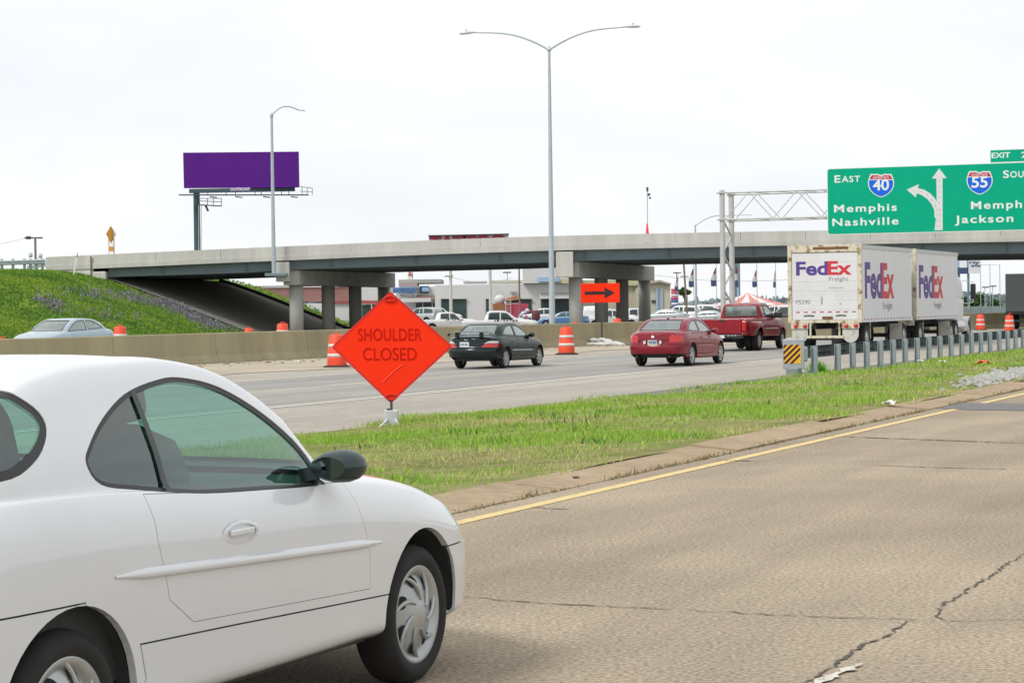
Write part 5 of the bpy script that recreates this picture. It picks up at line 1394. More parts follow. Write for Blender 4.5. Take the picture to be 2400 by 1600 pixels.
for k in range(5):
    z = .10 + k*.145 - .22
    poly = [(-.22, z), (.20, z+.40), (.20, z+.40+.075), (-.22, z+.075)]
    # keep the stripe inside the marker
    from_p = []
    def clip(poly, f):
        o = []
        for i in range(len(poly)):
            a, b = poly[i-1], poly[i]; fa, fb = f(a), f(b)
            if (fa >= 0) != (fb >= 0): t = fa/(fa-fb); o.append((a[0]+(b[0]-a[0])*t, a[1]+(b[1]-a[1])*t))
            if fb >= 0: o.append(b)
        return o
    pl = clip(clip(poly, lambda p: p[1]-.10), lambda p: .56-p[1])
    if len(pl) >= 3: MB().prism([(-a, b) for a, b in pl], lambda a, b, t: (t, a, b), -.062, -.0585).build('stripe', M_black_ink, hz)
bevel(MB().box((.0, -.18, .12), (.75, .10, .50)).build('impact_head', M_galv, ter), .05)
MB().box((.02, -.10, -.35), (.16, .06, .12)).build('foot_post', M_galv, ter)
MB().tube([(.1, -.05, -.12), (.9, -.05, -.16), (1.4, -.05, -.1)], .02, 6).build('cable', M_galv, ter)
bevel(MB().box((-.10, -.16, -.5), (.25, .16, -.02)).build('foot_box', pmat('foot_grey', (.2, .22, .22), .7), ter), .03)

# --- tall twin lamp post on the barrier
def lathe_pole(mb, base, h, r0, r1, n=14): mb.tube([Vector(base)+Vector((0, 0, h*t)) for t in np.linspace(0, 1, 6)], [r0+(r1-r0)*t for t in np.linspace(0, 1, 6)], n)
def cobra(root, tip, d, up=Vector((0, 0, 1)), s=1.0):
    """lamp head hanging from an arm end, d = outward direction"""
    d = Vector(d).normalized(); r = d.cross(up).normalized(); rows = []
    for i in range(11):
        t = i/10; w = .15*s*math.sin(math.pi*min(1, .12+.95*t*.88))**.7*(.45+.75*t*(1.35-t)); h = .105*s*(.35+1.2*t*(1.25-t)) if t < 1 else .02; w = w if 0 < i < 10 else .03*s
        c = Vector(tip) + d*(t*.80*s) + up*(.02-.03*t)
        rows.append([c + r*w*math.cos(a) + up*h*(.9*max(math.sin(a), 0) + .8*min(math.sin(a), 0)) for a in np.linspace(0, 2*math.pi, 13)])
    hd = MB().grid(rows).build('lamp_head', pmat('lamp_head_grey', (.50, .55, .55), .45, var=.06), root)
    MB().lathe([(.045*s, 0), (.045*s, .05*s), (.02*s, .08*s), (.001, .08*s)], 10, c=Vector(tip)+d*.45*s+up*.10*s).build('photocell', M_pole, hd)
tb = P(1294, 752, 97.0); topP = P(1287, 120, 97.0)
lamp = thing('street_lamp', 'tall grey street lamp with two arms rising from the median barrier', 'street lamp', (tb.x, tb.y, 0))
H0 = topP.z
lean = (topP.x - tb.x)
mb = MB(); mb.tube([(lean*t, 0, -.2 + (H0+.2)*t) for t in np.linspace(0, 1, 8)], [.145-.085*t for t in np.linspace(0, 1, 8)], 16); mb.build('pole', M_pole, lamp)
MB().lathe([(.06, 0), (.10, .02), (.10, .12), (.05, .16), (.05, .22), (.02, .26), (.001, .27)], 12, c=(lean, 0, H0-.02)).build('cap', M_pole, lamp)
AD = Vector((.955, -.30, 0)).normalized()
for sgn, tipx, tipy in ((-1, 1112, 77), (1, 1463, 64)):
    tY = 97.0 + sgn*AD.y*3.4; tip = P(tipx, tipy, tY) - lamp.location
    a = Vector((lean, 0, H0+.05)); m1 = a.lerp(tip, .35) + Vector((0, 0, .16)); m2 = a.lerp(tip, .7) + Vector((0, 0, .24))
    pts = [a]
    for t in np.linspace(.08, 1, 12):
        p = a*(1-t)**3 + m1*3*t*(1-t)**2 + (tip + (a-tip)*.33 + Vector((0, 0, -.02)) )*3*t*t*(1-t) + tip*t**3; p.z += .24*math.sin(math.pi*t); pts.append(p)
    MB().tube(pts, [.05-.02*i/len(pts) for i in range(len(pts))], 8).build('arm', M_pole, lamp)
    dd = (tip - a); dd.z = 0.02*sgn; cobra(lamp, tip - dd.normalized()*.05, dd, s=1.0)
# --- lamp on the pier of the overpass
pb = P(642, 640, 155.2); pt_ = P(636.5, 271, 155.2)
lamp2 = thing('street_lamp', 'single-arm street lamp standing on the bridge pier in front of the purple billboard', 'street lamp', pb)
dv = pt_ - pb
MB().tube([dv*t for t in np.linspace(0, 1, 6)], [.16-.07*t for t in np.linspace(0, 1, 6)], 12).build('pole', M_pole, lamp2)
MB().lathe([(.10, -.15), (.13, -.10), (.13, .12), (.05, .18), (.001, .2)], 10, c=dv).build('cap', M_pole, lamp2)
tip = P(703, 259, 155.2) - pb; a = dv.copy()
pts = [a + Vector(((tip.x-a.x)*t, 0, (tip.z-a.z)*t + .62*math.sin(math.pi*t)**1.0*(1-.45*t))) for t in np.linspace(0, 1, 12)]
MB().tube(pts, .05, 8).build('arm', M_pole, lamp2); cobra(lamp2, tip-Vector((.1, 0, 0)), (1, 0, -.05), s=.62)
bevel(MB().box((-.62, -.45, -.24), (.95, .65, .0)).build('bracket', M_girder, lamp2), .04)

# --- sign gantry
gan = thing('sign_gantry', 'pale steel truss gantry carrying the green direction sign', 'gantry')
M_gan = pmat('gantry_steel', (0.50, 0.505, 0.49), .5, metal=.25, var=.08, scale=2)
YG = 141.0
p1, p2 = P(1692, 446, YG), P(1713.5, 452, YG+2.2)
MB().tube([(p1.x, p1.y, ZH-.3), (p1.x, p1.y, p1.z)], .175, 16).build('post', M_gan, gan)
MB().tube([(p2.x, p2.y, ZH-.3), (p2.x, p2.y, p2.z)], .185, 16).build('post', M_gan, gan)
zz = 0.4; k = 0
while zz < p1.z - 2.0:
    a = Vector((p1.x, p1.y, zz)); b = Vector((p2.x, p2.y, zz+1.15)); 
    if k % 2: a.z, b.z = b.z, a.z
    MB().beam(a, b, .10, .10).build('lacing', M_gan, gan); zz += 1.15; k += 1
gd = Vector((CA*1.0, -.32, 0)).normalized()
def tr(base, d): return base + gd*d
Lg = 25.0
zt1, zb1 = P(1699, 452, YG).z, P(1699, 514.5, YG).z
A1, A2 = Vector((p1.x, p1.y, 0)), Vector((p2.x, p2.y, 0))
for nm, base, z in (('top_chord', A1, zt1), ('bottom_chord', A1, zb1), ('top_chord', A2, zt1-.02), ('bottom_chord', A2, zb1-.02)):
    a, b = tr(base, -.35), tr(base, Lg); a.z = b.z = z; MB().tube([a, b], .055, 8).build(nm, M_gan, gan)
for base in (A1, A2):
    d = .2; up_ = True
    while d < Lg-1.6:
        a, b = tr(base, d), tr(base, d+1.6); a.z, b.z = (zb1, zt1) if up_ else (zt1, zb1)
        MB().tube([a, b], .03, 6).build('web', M_gan, gan); up_ = not up_; d += 1.6
d = 0.2
while d < Lg:
    for z in (zt1, zb1):
        a, b = tr(A1, d), tr(A2, d+(.8 if int(d) % 2 else -.1)); a.z = b.z = z; MB().tube([a, b], .025, 6).build('cross_brace', M_gan, gan)
    d += 1.6
for z in (zt1, zb1):
    bevel(MB().cbox((p1.x, p1.y, z), (.5, .5, .10)).build('collar', M_gan, gan), .02); bevel(MB().cbox((p2.x, p2.y, z), (.5, .5, .10)).build('collar', M_gan, gan), .02)
MB().box((p2.x-.1, p2.y, zb1+.35), (p2.x+1.4, p2.y+.04, zb1+.39)).build('catwalk_arm', M_gan, gan)
E1 = tr(A1, Lg-.6); MB().tube([(E1.x, E1.y, ZH-.3), (E1.x, E1.y, p1.z)], .175, 16).build('post', M_gan, gan)

# --- green direction sign hung on it
SY = YG - .45
o0 = P(1940, 549, SY - .32/CA*0 - (P(1940, 549, YG).x - p1.x)*.30)       # lower left corner
# plane of the sign follows the truss
def sign_at(x, y, off=.42):
    """point of the sign plane seen at survey x, y"""
    n = Vector((gd.y, -gd.x, 0)); n = n if n.y < 0 else -n
    base = A1 + n*off; d = ray(x, y); c = Vector((0, 0, CAM_H)); t = (base-c).dot(n)/d.dot(n); return c + d*t
LL, LT, RT, RB = sign_at(1941, 549), sign_at(1937, 397), sign_at(2404, 384), sign_at(2404, 541)
w_vis = (RB-LL).length; mpp = w_vis/(2404-1941)
big = thing('direction_sign', 'large green overhead direction sign with white place names and two route shields', 'sign', LL, math.atan2(gd.y, gd.x))
SH = LT.z - LL.z; SWd = w_vis*1.62
def SL(x, y):        # survey -> sign-local (u, z)
    p = sign_at(x, y) - LL; return p.dot(gd), p.z
outer = [(0, 0), (SWd, 0), (SWd, SH), (0, SH)]
def rrect(x0, x1, z0, z1, r, n=5):
    o = []
    for cx_, cz, a0 in ((x1-r, z0+r, -90), (x1-r, z1-r, 0), (x0+r, z1-r, 90), (x0+r, z0+r, 180)):
        for j in range(n+1): a = R_(a0+90*j/n); o.append((cx_+r*math.cos(a), cz+r*math.sin(a)))
    return o
fr = MB().prism(rrect(-.04, SWd, -.04, SH+.04, .18), lambda a, b, t: (a, t, b), 0, .05).build('border', M_sign_white, big)
pnl = MB().prism(rrect(.0, SWd-.04, 0, SH, .15), lambda a, b, t: (a, t, b), -.006, -.001).build('panel', M_sign_green, big)
def sgn_text(txt, x0, y0, x1, h_px, bold=.018, name='lettering', space=1.2):
    u0, z0 = SL(x0, y0); u1, _ = SL(x1, y0)
    return text_part(name, txt, M_sign_white, pnl, (u0, -.0065, z0), (1, 0, 0), (0, 0, 1), h_px*mpp, u1-u0, bold, .004, space=space)
sgn_text('E', 1956, 428.5, 1970, 18.0); sgn_text('AST', 1973, 427.5, 2016, 15.0)
sgn_text('Memphis', 1955, 498, 2102, 18.5); sgn_text('Nashville', 1951, 530, 2106, 18.5)
sgn_text('S', 2351, 417.5, 2365, 18.0); sgn_text('OUTH', 2368, 416.5, 2430, 15.0)
sgn_text('Memphis', 2276, 490.5, 2425, 18.5); sgn_text('Jackson', 2238, 523.5, 2375, 18.5)
# lane arrows
def shape(pts, mat, name, y0=-.011, y1=-.0065, parent=None):
    q = [SL(*p) for p in pts]; return MB().prism(q, lambda a, b, t: (a, t, b), y0, y1).build(name, mat, parent or pnl)
def px5(a, b): return (1920+a/4.9, 370+b/4.9)
M_arrow = pmat('arrow_white', (.64, .65, .64), .55, var=.06, scale=3)
shape([px5(*p) for p in ((1325, 832), (1418, 830), (1416, 236), (1464, 232), (1378, 122), (1294, 238), (1346, 238), (1350, 500), (1350, 620))], M_arrow, 'straight_arrow')
arc = [(1328, 690), (1322, 600), (1290, 530), (1240, 470), (1180, 430), (1122, 408), (1110, 455), (1006, 366), (1146, 302), (1134, 348), (1200, 365), (1270, 405), (1320, 455), (1352, 505), (1366, 560), (1366, 690)]
shape([px5(*p) for p in arc], M_arrow, 'curved_arrow', -.0145, -.0112)
M_dash = pmat('arrow_dash', (.40, .36, .38), .6, var=0)
for x in (1378,):
    for y in range(250, 560, 62): shape([px5(x-3, y), px5(x+3, y), px5(x+3, y+34), px5(x-3, y+34)], M_dash, 'lane_dash', -.0135, -.0115)
for y in range(580, 820, 62):
    for x in (1352, 1385): shape([px5(x-3, y), px5(x+3, y), px5(x+3, y+34), px5(x-3, y+34)], M_dash, 'lane_dash', -.0170, -.0147)
for a, b in (((1160, 385), (1195, 400)), ((1225, 415), (1258, 440)), ((1285, 465), (1312, 500)), ((1330, 530), (1345, 575))):
    shape([px5(a[0]-2, a[1]+3), px5(b[0]-3, b[1]+2), px5(b[0]+3, b[1]-3), px5(a[0]+2, a[1]-4)], M_dash, 'lane_dash', -.0170, -.0147)
def shield(cx_, cy_, num, w=61, h=55):
    e = empty('route_shield', big)
    def S(u, v): return SL(cx_+u*w/2, cy_+v*h/2)
    half = [(0, -.88), (.28, -1.0), (.52, -.97), (.78, -1.0), (.90, -.72), (1.0, -.35), (.98, .05), (.84, .40), (.58, .70), (.25, .92), (0, 1.0)]
    full = half + [(-a, b) for a, b in reversed(half[1:-1])]
    MB().prism([S(a, b) for a, b in full], lambda a, b, t: (a, t, b), -.014, -.0065).build('shield_edge', M_sign_white, e)
    body = [(a*.92, b*.92+.02) for a, b in full if b > -.55]
    top_y = -.46
    low = [(.90, top_y), (.93, -.32), (.91, .05), (.78, .38), (.54, .66), (.23, .86), (0, .93)]
    low = low + [(-a, b) for a, b in reversed(low[:-1])]
    MB().prism([S(a, b) for a, b in low], lambda a, b, t: (a, t, b), -.0175, -.0142).build('shield_field', M_sign_blue, e)
    up = [(-.885, -.52), (-.80, -.74), (-.70, -.90), (-.52, -.87), (-.28, -.90), (0, -.78), (.28, -.90), (.52, -.87), (.70, -.90), (.80, -.74), (.885, -.52)]
    MB().prism([S(a, b) for a, b in up], lambda a, b, t: (a, t, b), -.0175, -.0142).build('shield_top', M_sign_red, e)
    u0, z0 = S(-.62, .43); u1, _ = S(.62, .43)
    text_part('route_number', num, M_sign_white, e, (u0, -.018, z0), (1, 0, 0), (0, 0, 1), 27*mpp, u1-u0, .02, .004)
    u0, z0 = S(-.6, -.56); u1, _ = S(.6, -.56)
    text_part('lettering', 'INTERSTATE', M_sign_white, e, (u0, -.018, z0), (1, 0, 0), (0, 0, 1), 5.5*mpp, u1-u0, 0, .003)
shield(2065, 435, '40'); shield(2296, 428.5, '55')
# exit tab
u0, z0 = SL(2320, 383); u1, z1 = SL(2321, 351)
tab = MB().prism([(u0, SH+.045), (SWd, SH+.045), (SWd, z1), (u0, z1)], lambda a, b, t: (a, t, b), 0, .04).build('exit_tab', M_sign_white, big)
MB().prism([(u0+.05, SH+.09), (SWd-.05, SH+.09), (SWd-.05, z1-.05), (u0+.05, z1-.05)], lambda a, b, t: (a, t, b), -.005, -.001).build('tab_panel', M_sign_green, tab)
a0, b0_ = SL(2324, 371); a1, _ = SL(2368, 371)
text_part('lettering', 'EXIT', M_sign_white, tab, (a0, -.0055, b0_), (1, 0, 0), (0, 0, 1), 13*mpp, a1-a0, .02, .004)
a0, b0_ = SL(2394, 370); a1, _ = SL(2406, 370)
text_part('lettering', '2', M_sign_white, tab, (a0, -.0055, b0_), (1, 0, 0), (0, 0, 1), 14*mpp, a1-a0, .02, .004)
for d in (SWd*.1, SWd*.5, SWd*.9): MB().beam((d, .08, .3), (d, .08, SH-.3), .12, .06).build('hanger', M_gan, big)

# --- purple billboard behind the bridge
YBB = 262.0
def BP(x, y, dy=0): return P(x, y, YBB + dy)
bb = thing('billboard', 'large blank purple billboard on a single dark teal pole', 'billboard')
M_bb = pmat('billboard_purple', (0.098, 0.018, 0.215), .6, var=.02, scale=.3, spec=.05)
M_teal = pmat('billboard_steel', (0.045, 0.085, 0.105), .55, var=.15, scale=1.2)
c = [BP(429, 358, 1.5), BP(699.5, 355.5, -.5), BP(701, 439, -.5), BP(431, 441, 1.5)]
fc = MB().add(c + [p + Vector((0, .5, 0)) for p in c], [(0, 1, 2, 3), (7, 6, 5, 4)] + [(i, (i+1) % 4, (i+1) % 4+4, i+4) for i in range(4)]).build('face', M_bb, bb)
a, b = BP(448.5, 440), BP(464, 440)
MB().tube([((a.x+b.x)/2, YBB+1.5, -1), ((a.x+b.x)/2, YBB+1.5, BP(456, 446).z)], (b.x-a.x)/2, 20).build('pole', M_teal, bb)
a, b = BP(441, 447), BP(690, 443)
MB().beam((a.x, YBB+1.0, a.z), (b.x, YBB+.6, b.z), .5, .5).build('torsion_beam', M_teal, bb)
MB().beam(BP(421, 457, 0), BP(722, 457, -2), .9, .12).build('catwalk', M_teal, bb)
for x in (487, 530, 552, 598, 612, 660, 677): MB().beam(BP(x, 458, -.6), BP(x, 446, .4), .10, .10).build('hanger', M_teal, bb)
for x in (500, 560, 625, 690): MB().beam(BP(x-8, 461, -.6), BP(x+8, 463, -.6), .5, .12).build('light_bar', M_teal, bb)
for (x0, y0, x1, y1) in ((703, 437, 732, 441), (703, 448, 732, 450), (732, 440, 732, 458), (720, 440, 720, 457), (708, 438, 708, 456)): MB().tube([BP(x0, y0, -1), BP(x1, y1, -1)], .05, 6).build('railing', M_galv, bb)
for (x0, y0, x1, y1) in ((464, 480, 519, 483),): MB().beam(BP(x0, y0, .5), BP(x1, y1, .5), .5, .12).build('side_platform', M_teal, bb)
for (x0, y0, x1, y1) in ((465, 465, 519, 465), (465, 471, 519, 473), (519, 464, 519, 483), (500, 464, 500, 482), (486, 464, 486, 481)): MB().tube([BP(x0, y0, .5), BP(x1, y1, .5)], .05, 6).build('railing', M_galv, bb)
MB().beam(BP(482, 482, .5), BP(488, 495, .5), .25, .25).build('strut', M_teal, bb)
for x in (465.5, 472): MB().tube([BP(x, 480, 0), BP(x, 592, 0)], .04, 6).build('ladder_rail', pmat('ladder_pale', (.5, .5, .5), .6), bb)
for y in range(484, 590, 5): MB().tube([BP(465.5, y, 0), BP(472, y, 0)], .025, 5).build('rung', MATS['ladder_pale'], bb)
nm = MB().add([BP(539, 439.5, -.75), BP(587, 439, -.75), BP(587, 447.5, -.75), BP(539, 448, -.75)], [(3, 2, 1, 0)]).build('name_plate', pmat('plate_violet', (.22, .08, .36), .5, var=0), bb)
q0, q1 = BP(540, 447, -.78), BP(586, 447, -.78)
text_part('lettering', 'OUTFRONT', M_sign_white, nm, q0, (1, 0, 0), (0, 0, 1), 6.8*YBB/FPX, q1.x-q0.x, .03, .01)

# --- things on the bridge and its approach
ys = thing('warning_sign', 'small yellow diamond road sign seen nearly edge-on above the bridge parapet', 'sign', P(261, 600, 162))
k = 162/FPX
def YS(x, y, o=0): return ((x-261)*k, o, (600-y)*k)
M_yel = pmat('sign_yellow_ochre', (.55, .26, .02), .5, var=.1, scale=2)
for x in (255, 267): MB().tube([YS(x, 640, .1), YS(x, 540, .1)], .05, 8).build('post', M_gan, ys)
MB().prism([(0, 529), (9, 549), (0, 571), (-9, 549)], lambda a, b, t: (a*k, t*.1+a*k*1.6, (600-b)*k), -.2, .2).build('panel', M_yel, ys)
for y0, y1, m in ((571, 577, M_sign_white), (578, 589, M_yel), (590, 595, M_sign_white)): MB().box(((-5)*k, -.03, (600-y1)*k), (5*k, .06, (600-y0)*k)).build('plate', m, ys)
dl = thing('delineator_post', 'thin white marker post with an orange top leaning at the bridge wing wall', 'post', P(171, 640, 154))
MB().beam((0, 0, -.3), (.28, 0, 1.12), .10, .04).build('post', M_sign_white, dl); MB().beam((.285, 0, 1.13), (.37, 0, 1.45), .11, .05).build('orange_top', pmat('faded_orange', (.45, .12, .06), .6), dl)
ag = thing('guard_rail', 'short grey guard rail on top of the grassy embankment at the far left', 'guard rail')
xr = [P(x, 625, 157).x for x in (-60, 4, 30, 57, 71, 85, 99)]
for i, x in enumerate(xr):
    z = P(60, 626, 157).z; MB().box((x-.09, 157.0, z-1.2), (x+.09, 157.16, z+.62)).build('post', M_galv, ag)
a, b = P(-60, 618, 156.8), P(107, 613, 156.8)
rows = [[(p.x, p.y+dv, p.z+dz*1.1) for dz, dv in wb] for p in (a, b)]
o = MB().grid(rows, False).build('rail_beam', M_galv, ag); o.modifiers.new('t', 'SOLIDIFY').thickness = .01
a, b = P(64, 627, 182), P(107, 621, 182)
MB().beam(a, b, .08, .3).build('rail_beam', M_galv, ag)
# ================================================================== BEHIND THE BRIDGE
ZL_ = -0.45     # level of the car lots
lot = MB().add([(-60, 186, ZL_), (260, 186, ZL_), (260, 520, ZL_), (-60, 520, ZL_)], [(0, 1, 2, 3)]).build('car_lot', pmat('lot_asphalt', (.16, .16, .155), .9, var=.15, scale=.5, coord='World')); lot['kind'] = 'structure'
def bx(x0, y0, x1, y1, Y, d=1.0):
    """block whose front shows between two survey corners at distance Y, d metres deep"""
    a, b = P(x0, y1, Y), P(x1, y0, Y); return (a.x, Y, a.z), (b.x, Y+d, b.z)
def block(name, mat, parent, x0, y0, x1, y1, Y, d=1.0, zb=None):
    lo, hi = bx(x0, y0, x1, y1, Y, d); lo = (lo[0], lo[1], zb) if zb is not None else lo
    return MB().box(lo, hi).build(name, mat, parent)
M_brick = pmat('brick_wall', (.30, .155, .135), .9, var=.10, scale=.8, coord='World')
M_wallw = pmat('white_render', (.60, .595, .58), .85, var=.05, scale=.2, coord='World')
M_wallg = pmat('grey_parapet', (.36, .37, .33), .85, var=.08, scale=.3, coord='World')
M_beige = pmat('beige_wall', (.50, .47, .36), .85, var=.05, scale=.2, coord='World')
M_olive = pmat('olive_fascia', (.48, .46, .26), .85, var=.05, scale=.3, coord='World')
M_win = pmat('shop_glass', (.035, .065, .062), .12, var=.25, scale=.8, coord='World')
M_redtrim = pmat('red_fascia', (.40, .08, .07), .7, var=.1)
M_brown = pmat('brown_awning', (.20, .115, .095), .8, var=.1)
M_bluesign = pmat('sign_blue', (.10, .24, .50), .5, var=.1)
M_dkblue = pmat('sign_dark_blue', (.02, .06, .15), .5, var=.1)
M_ltblue = pmat('sign_pale_blue', (.30, .45, .62), .5, var=.1)
# brick store
b1 = thing('brick_building', 'low brick building with a white eave seen between the first bridge columns', 'building')
block('wall', M_brick, b1, 560, 671, 846, 709, 335, 12); block('roof_edge', M_wallw, b1, 558, 667.5, 848, 671, 334.6, 12.6)
block('lower_wall', M_wallw, b1, 700, 709.5, 846, 760, 334, 12, ZL_); block('red_band', M_redtrim, b1, 780, 706, 846, 710.5, 333.6, .4)
# white panel building with red fascia
b2 = thing('store_building', 'small white store front with a red stripe between the bridge columns', 'building')
block('wall', M_wallw, b2, 847, 666, 912, 704, 322, 12); block('red_band', M_redtrim, b2, 847, 704, 930, 712, 321.6, 1.0); block('shop_window', M_win, b2, 849, 713, 925, 744, 322, 8, ZL_)
block('window_mullion', M_wallw, b2, 870, 713, 872, 744, 321.7, .25, ZL_); block('window_mullion', M_wallw, b2, 893, 713, 895, 744, 321.7, .25, ZL_)
# tool shop
b3 = thing('shop_building', 'white shop with a blue name board and brown awning behind the diamond sign', 'building')
block('roof_band', M_wallg, b3, 934, 654, 1033, 664, 300, 14); block('roof_fascia', pmat('pinkish_roof', (.42, .33, .32), .8), b3, 934, 664, 978, 671, 299, 6)
block('wall', M_wallw, b3, 934, 671.5, 1032, 735, 300, 14, ZL_)
bl = block('name_board', M_bluesign, b3, 921, 673, 976, 687, 298.6, .4)
q0, q1 = P(924, 686, 298.5), P(974, 686, 298.5)
text_part('lettering', 'LUTOO', pmat('board_letters', (.10, .16, .24), .6, var=0), bl, q0, (1, 0, 0), (0, 0, 1), 11*300/FPX, q1.x-q0.x, .02, .04)
b4 = block('name_board', pmat('board_pale', (.44, .46, .44), .7, var=.1), b3, 928, 687.5, 976, 696, 298.6, .4)
q0, q1 = P(938, 694.5, 298.5), P(974, 694.5, 298.5)
text_part('lettering', 'PRICES', M_grey_ink, b4, q0, (1, 0, 0), (0, 0, 1), 6*300/FPX, q1.x-q0.x, .02, .04)
block('awning_edge', M_wallw, b3, 940, 698, 1010, 708, 297, .5)
mb = MB(); lo = P(977, 704, 297); hi = P(1016, 692, 300)
mb.add([P(977, 704, 297), P(1014, 703, 297), P(1033, 692.5, 299.8), P(977, 691, 299.8)], [(0, 1, 2, 3)]); mb.build('awning', M_brown, b3)
sq = block('blue_sign', M_dkblue, b3, 984, 670, 1005, 686, 299.5, .4); block('sign_face', M_ltblue, sq, 989, 673, 1005, 683, 299.3, .15)
block('shop_window', M_win, b3, 975, 709, 1052, 733, 299.7, .25, ZL_)
for x in (990, 1012, 1031): block('window_mullion', M_wallw, b3, x, 709, x+2, 733, 299.5, .15, ZL_)
tw = thing('cupola', 'small white roof tower with a red cap beside the shop roof', 'tower')
c = P(961, 660, 303); s_ = 303/FPX
MB().add([(c.x-7*s_, 303-.4, c.z), (c.x+7*s_, 303-.4, c.z), (c.x+7*s_, 303+.4, c.z), (c.x-7*s_, 303+.4, c.z), (c.x-4*s_, 303-.25, c.z+15*s_), (c.x+5*s_, 303-.25, c.z+15*s_), (c.x+5*s_, 303+.25, c.z+15*s_), (c.x-4*s_, 303+.25, c.z+15*s_)], [(0,3,2,1),(4,5,6,7),(0,1,5,4),(1,2,6,5),(2,3,7,6),(3,0,4,7)]).build('shaft', M_wallw, tw)
MB().add([(c.x-5*s_, 302.6, c.z+15.2*s_), (c.x+6*s_, 302.6, c.z+15.2*s_), (c.x+6*s_, 303.4, c.z+15.2*s_), (c.x-5*s_, 303.4, c.z+15.2*s_), (c.x, 303, c.z+27*s_)], [(3, 2, 1, 0), (0, 1, 4), (1, 2, 4), (2, 3, 4), (3, 0, 4)]).build('cap', M_redtrim, tw)
MB().box((c.x+5.5*s_, 302.7, c.z-3*s_), (c.x+7*s_, 302.9, c.z+22*s_)).build('corner_pole', M_post_dark, tw)
MB().box((c.x-6*s_, 302.5, c.z-6*s_), (c.x+6*s_, 303.5, c.z)).build('foot', M_wallg, tw)
# dealership
b5 = thing('dealership_building', 'long white car dealership with dark show windows under the bridge', 'building')
block('wall', M_wallw, b5, 1020, 664, 1345, 735, 262, 25, ZL_); block('tower_wall', M_wallw, b5, 1226, 618, 1345, 664, 261, 14)
block('roof_unit', M_wallg, b5, 1086, 658.5, 1140, 664, 270, 6); block('roof_unit', pmat('roof_unit_tan', (.44, .43, .35), .85), b5, 1150, 656, 1226, 664, 275, 6)
for x0, x1 in ((1034, 1052), (1061, 1093), (1139, 1146), (1221, 1246), (1268, 1287), (1301, 1336)):
    block('shop_window', M_win, b5, x0, 700.5, x1, 731, 261.9, .25, ZL_+.3)
    block('window_frame', M_wallg, b5, x0-.8, 699.3, x1+.8, 700.6, 261.6, .3)
block('canopy', M_wallw, b5, 1265, 687, 1345, 700, 259.5, 2.2); block('canopy_line', M_wallg, b5, 1265, 686.4, 1345, 687.1, 259.3, 2.4)
block('blue_sign', M_ltblue, b5, 1261, 649, 1310, 660, 260.6, .3); block('olive_fascia', M_olive, b5, 1316, 653, 1345, 664, 260.5, .4)
block('wall_sign', M_wallg, b5, 1196, 682.5, 1211, 685, 261.5, .4)
# beige store
b6 = thing('beige_building', 'beige gabled store behind the second bridge pier', 'building')
z0 = ZL_
lo, hi = bx(1340, 660, 1500, 735, 268, 14); MB().box((lo[0], 268, z0), (hi[0], 282, hi[2])).build('wall', M_beige, b6); block('olive_fascia', M_olive, b6, 1338, 655, 1502, 671, 267.5, .4)
q = [P(1500, 735, 258), P(1571, 735, 258), P(1571, 664, 258), P(1547, 659, 258), P(1500, 665, 258)]
MB().add([(p.x, 258, max(p.z, z0)) for p in q] + [(p.x, 276, max(p.z, z0)) for p in q], [(0, 1, 2, 3, 4), (9, 8, 7, 6, 5)] + [(i, (i+1) % 5, (i+1) % 5+5, i+5) for i in range(5)]).build('gable_wall', M_beige, b6)
q2 = [P(1496, 668, 257.4), P(1547, 661.5, 257.4), P(1573, 667, 257.4), P(1573, 664, 257.4), P(1547, 656, 257.4), P(1496, 663, 257.4)]
MB().add([(p.x, 257.4, p.z) for p in q2] + [(p.x, 276.5, p.z) for p in q2], [(0, 1, 2, 3, 4, 5), (11, 10, 9, 8, 7, 6)] + [(i, (i+1) % 6, (i+1) % 6+6, i+6) for i in range(6)]).build('roof', pmat('tan_roof', (.40, .37, .29), .8), b6)
for x in (1538, 1549): block('downpipe', M_ltblue, b6, x, 676, x+4, 735, 257.8, .15, z0)
block('dark_opening', M_win, b6, 1527, 703, 1541, 709, 257.85, .1)
lg = block('door', M_wallw, b6, 1502, 700, 1520, 735, 257.8, .15, z0)

# ---- poles
def pole_thing(name, label, cat, x, y_top, Y, r, mat, heads=(), lean=0.0):
    base = P(x, 740, Y); tp = P(x, y_top, Y); o = thing(name, label, cat, (base.x, Y, ZL_))
    MB().tube([(0, 0, -.2), (lean*(tp.z-ZL_), 0, tp.z-ZL_)], [r, r*.8], 10).build('pole', mat, o)
    for dx0, dx1, y0, y1 in heads:
        a, b = P(x+dx0, y1, Y), P(x+dx1, y0, Y); MB().box((a.x-base.x, -.3, a.z-ZL_), (b.x-base.x, .3, b.z-ZL_)).build('lamp_head', M_post_dark, o)
    return o
M_wpole = pmat('white_pole', (.56, .55, .50), .6, var=.05); M_brpole = pmat('brown_pole', (.20, .15, .11), .9, var=.2, scale=2)
pole_thing('utility_pole', 'brown wooden pole in front of the white dealership wall', 'pole', 1218, 620, 225, .10, M_brpole)
pole_thing('lot_lamp', 'lot lamp with a dark flat head above the dealership roof', 'lamp post', 1190, 637, 300, .05, M_post_dark, [(-11, 8, 637, 640)])
pole_thing('lot_lamp', 'thin lot lamp with flat head beside the beige store', 'lamp post', 1587, 639, 240, .05, M_post_dark, [(-9, 9, 638, 640.5)])
up = pole_thing('utility_pole', 'leaning dark wooden utility pole behind the pickup and flags', 'pole', 1612, 612, 210, .11, M_brpole, lean=-.055)
a = P(1604, 648, 210); MB().beam((a.x-up.location.x-.42, 0, a.z-ZL_), (a.x-up.location.x+.42, 0, a.z-ZL_), .08, .10).build('crossarm', M_brpole, up)
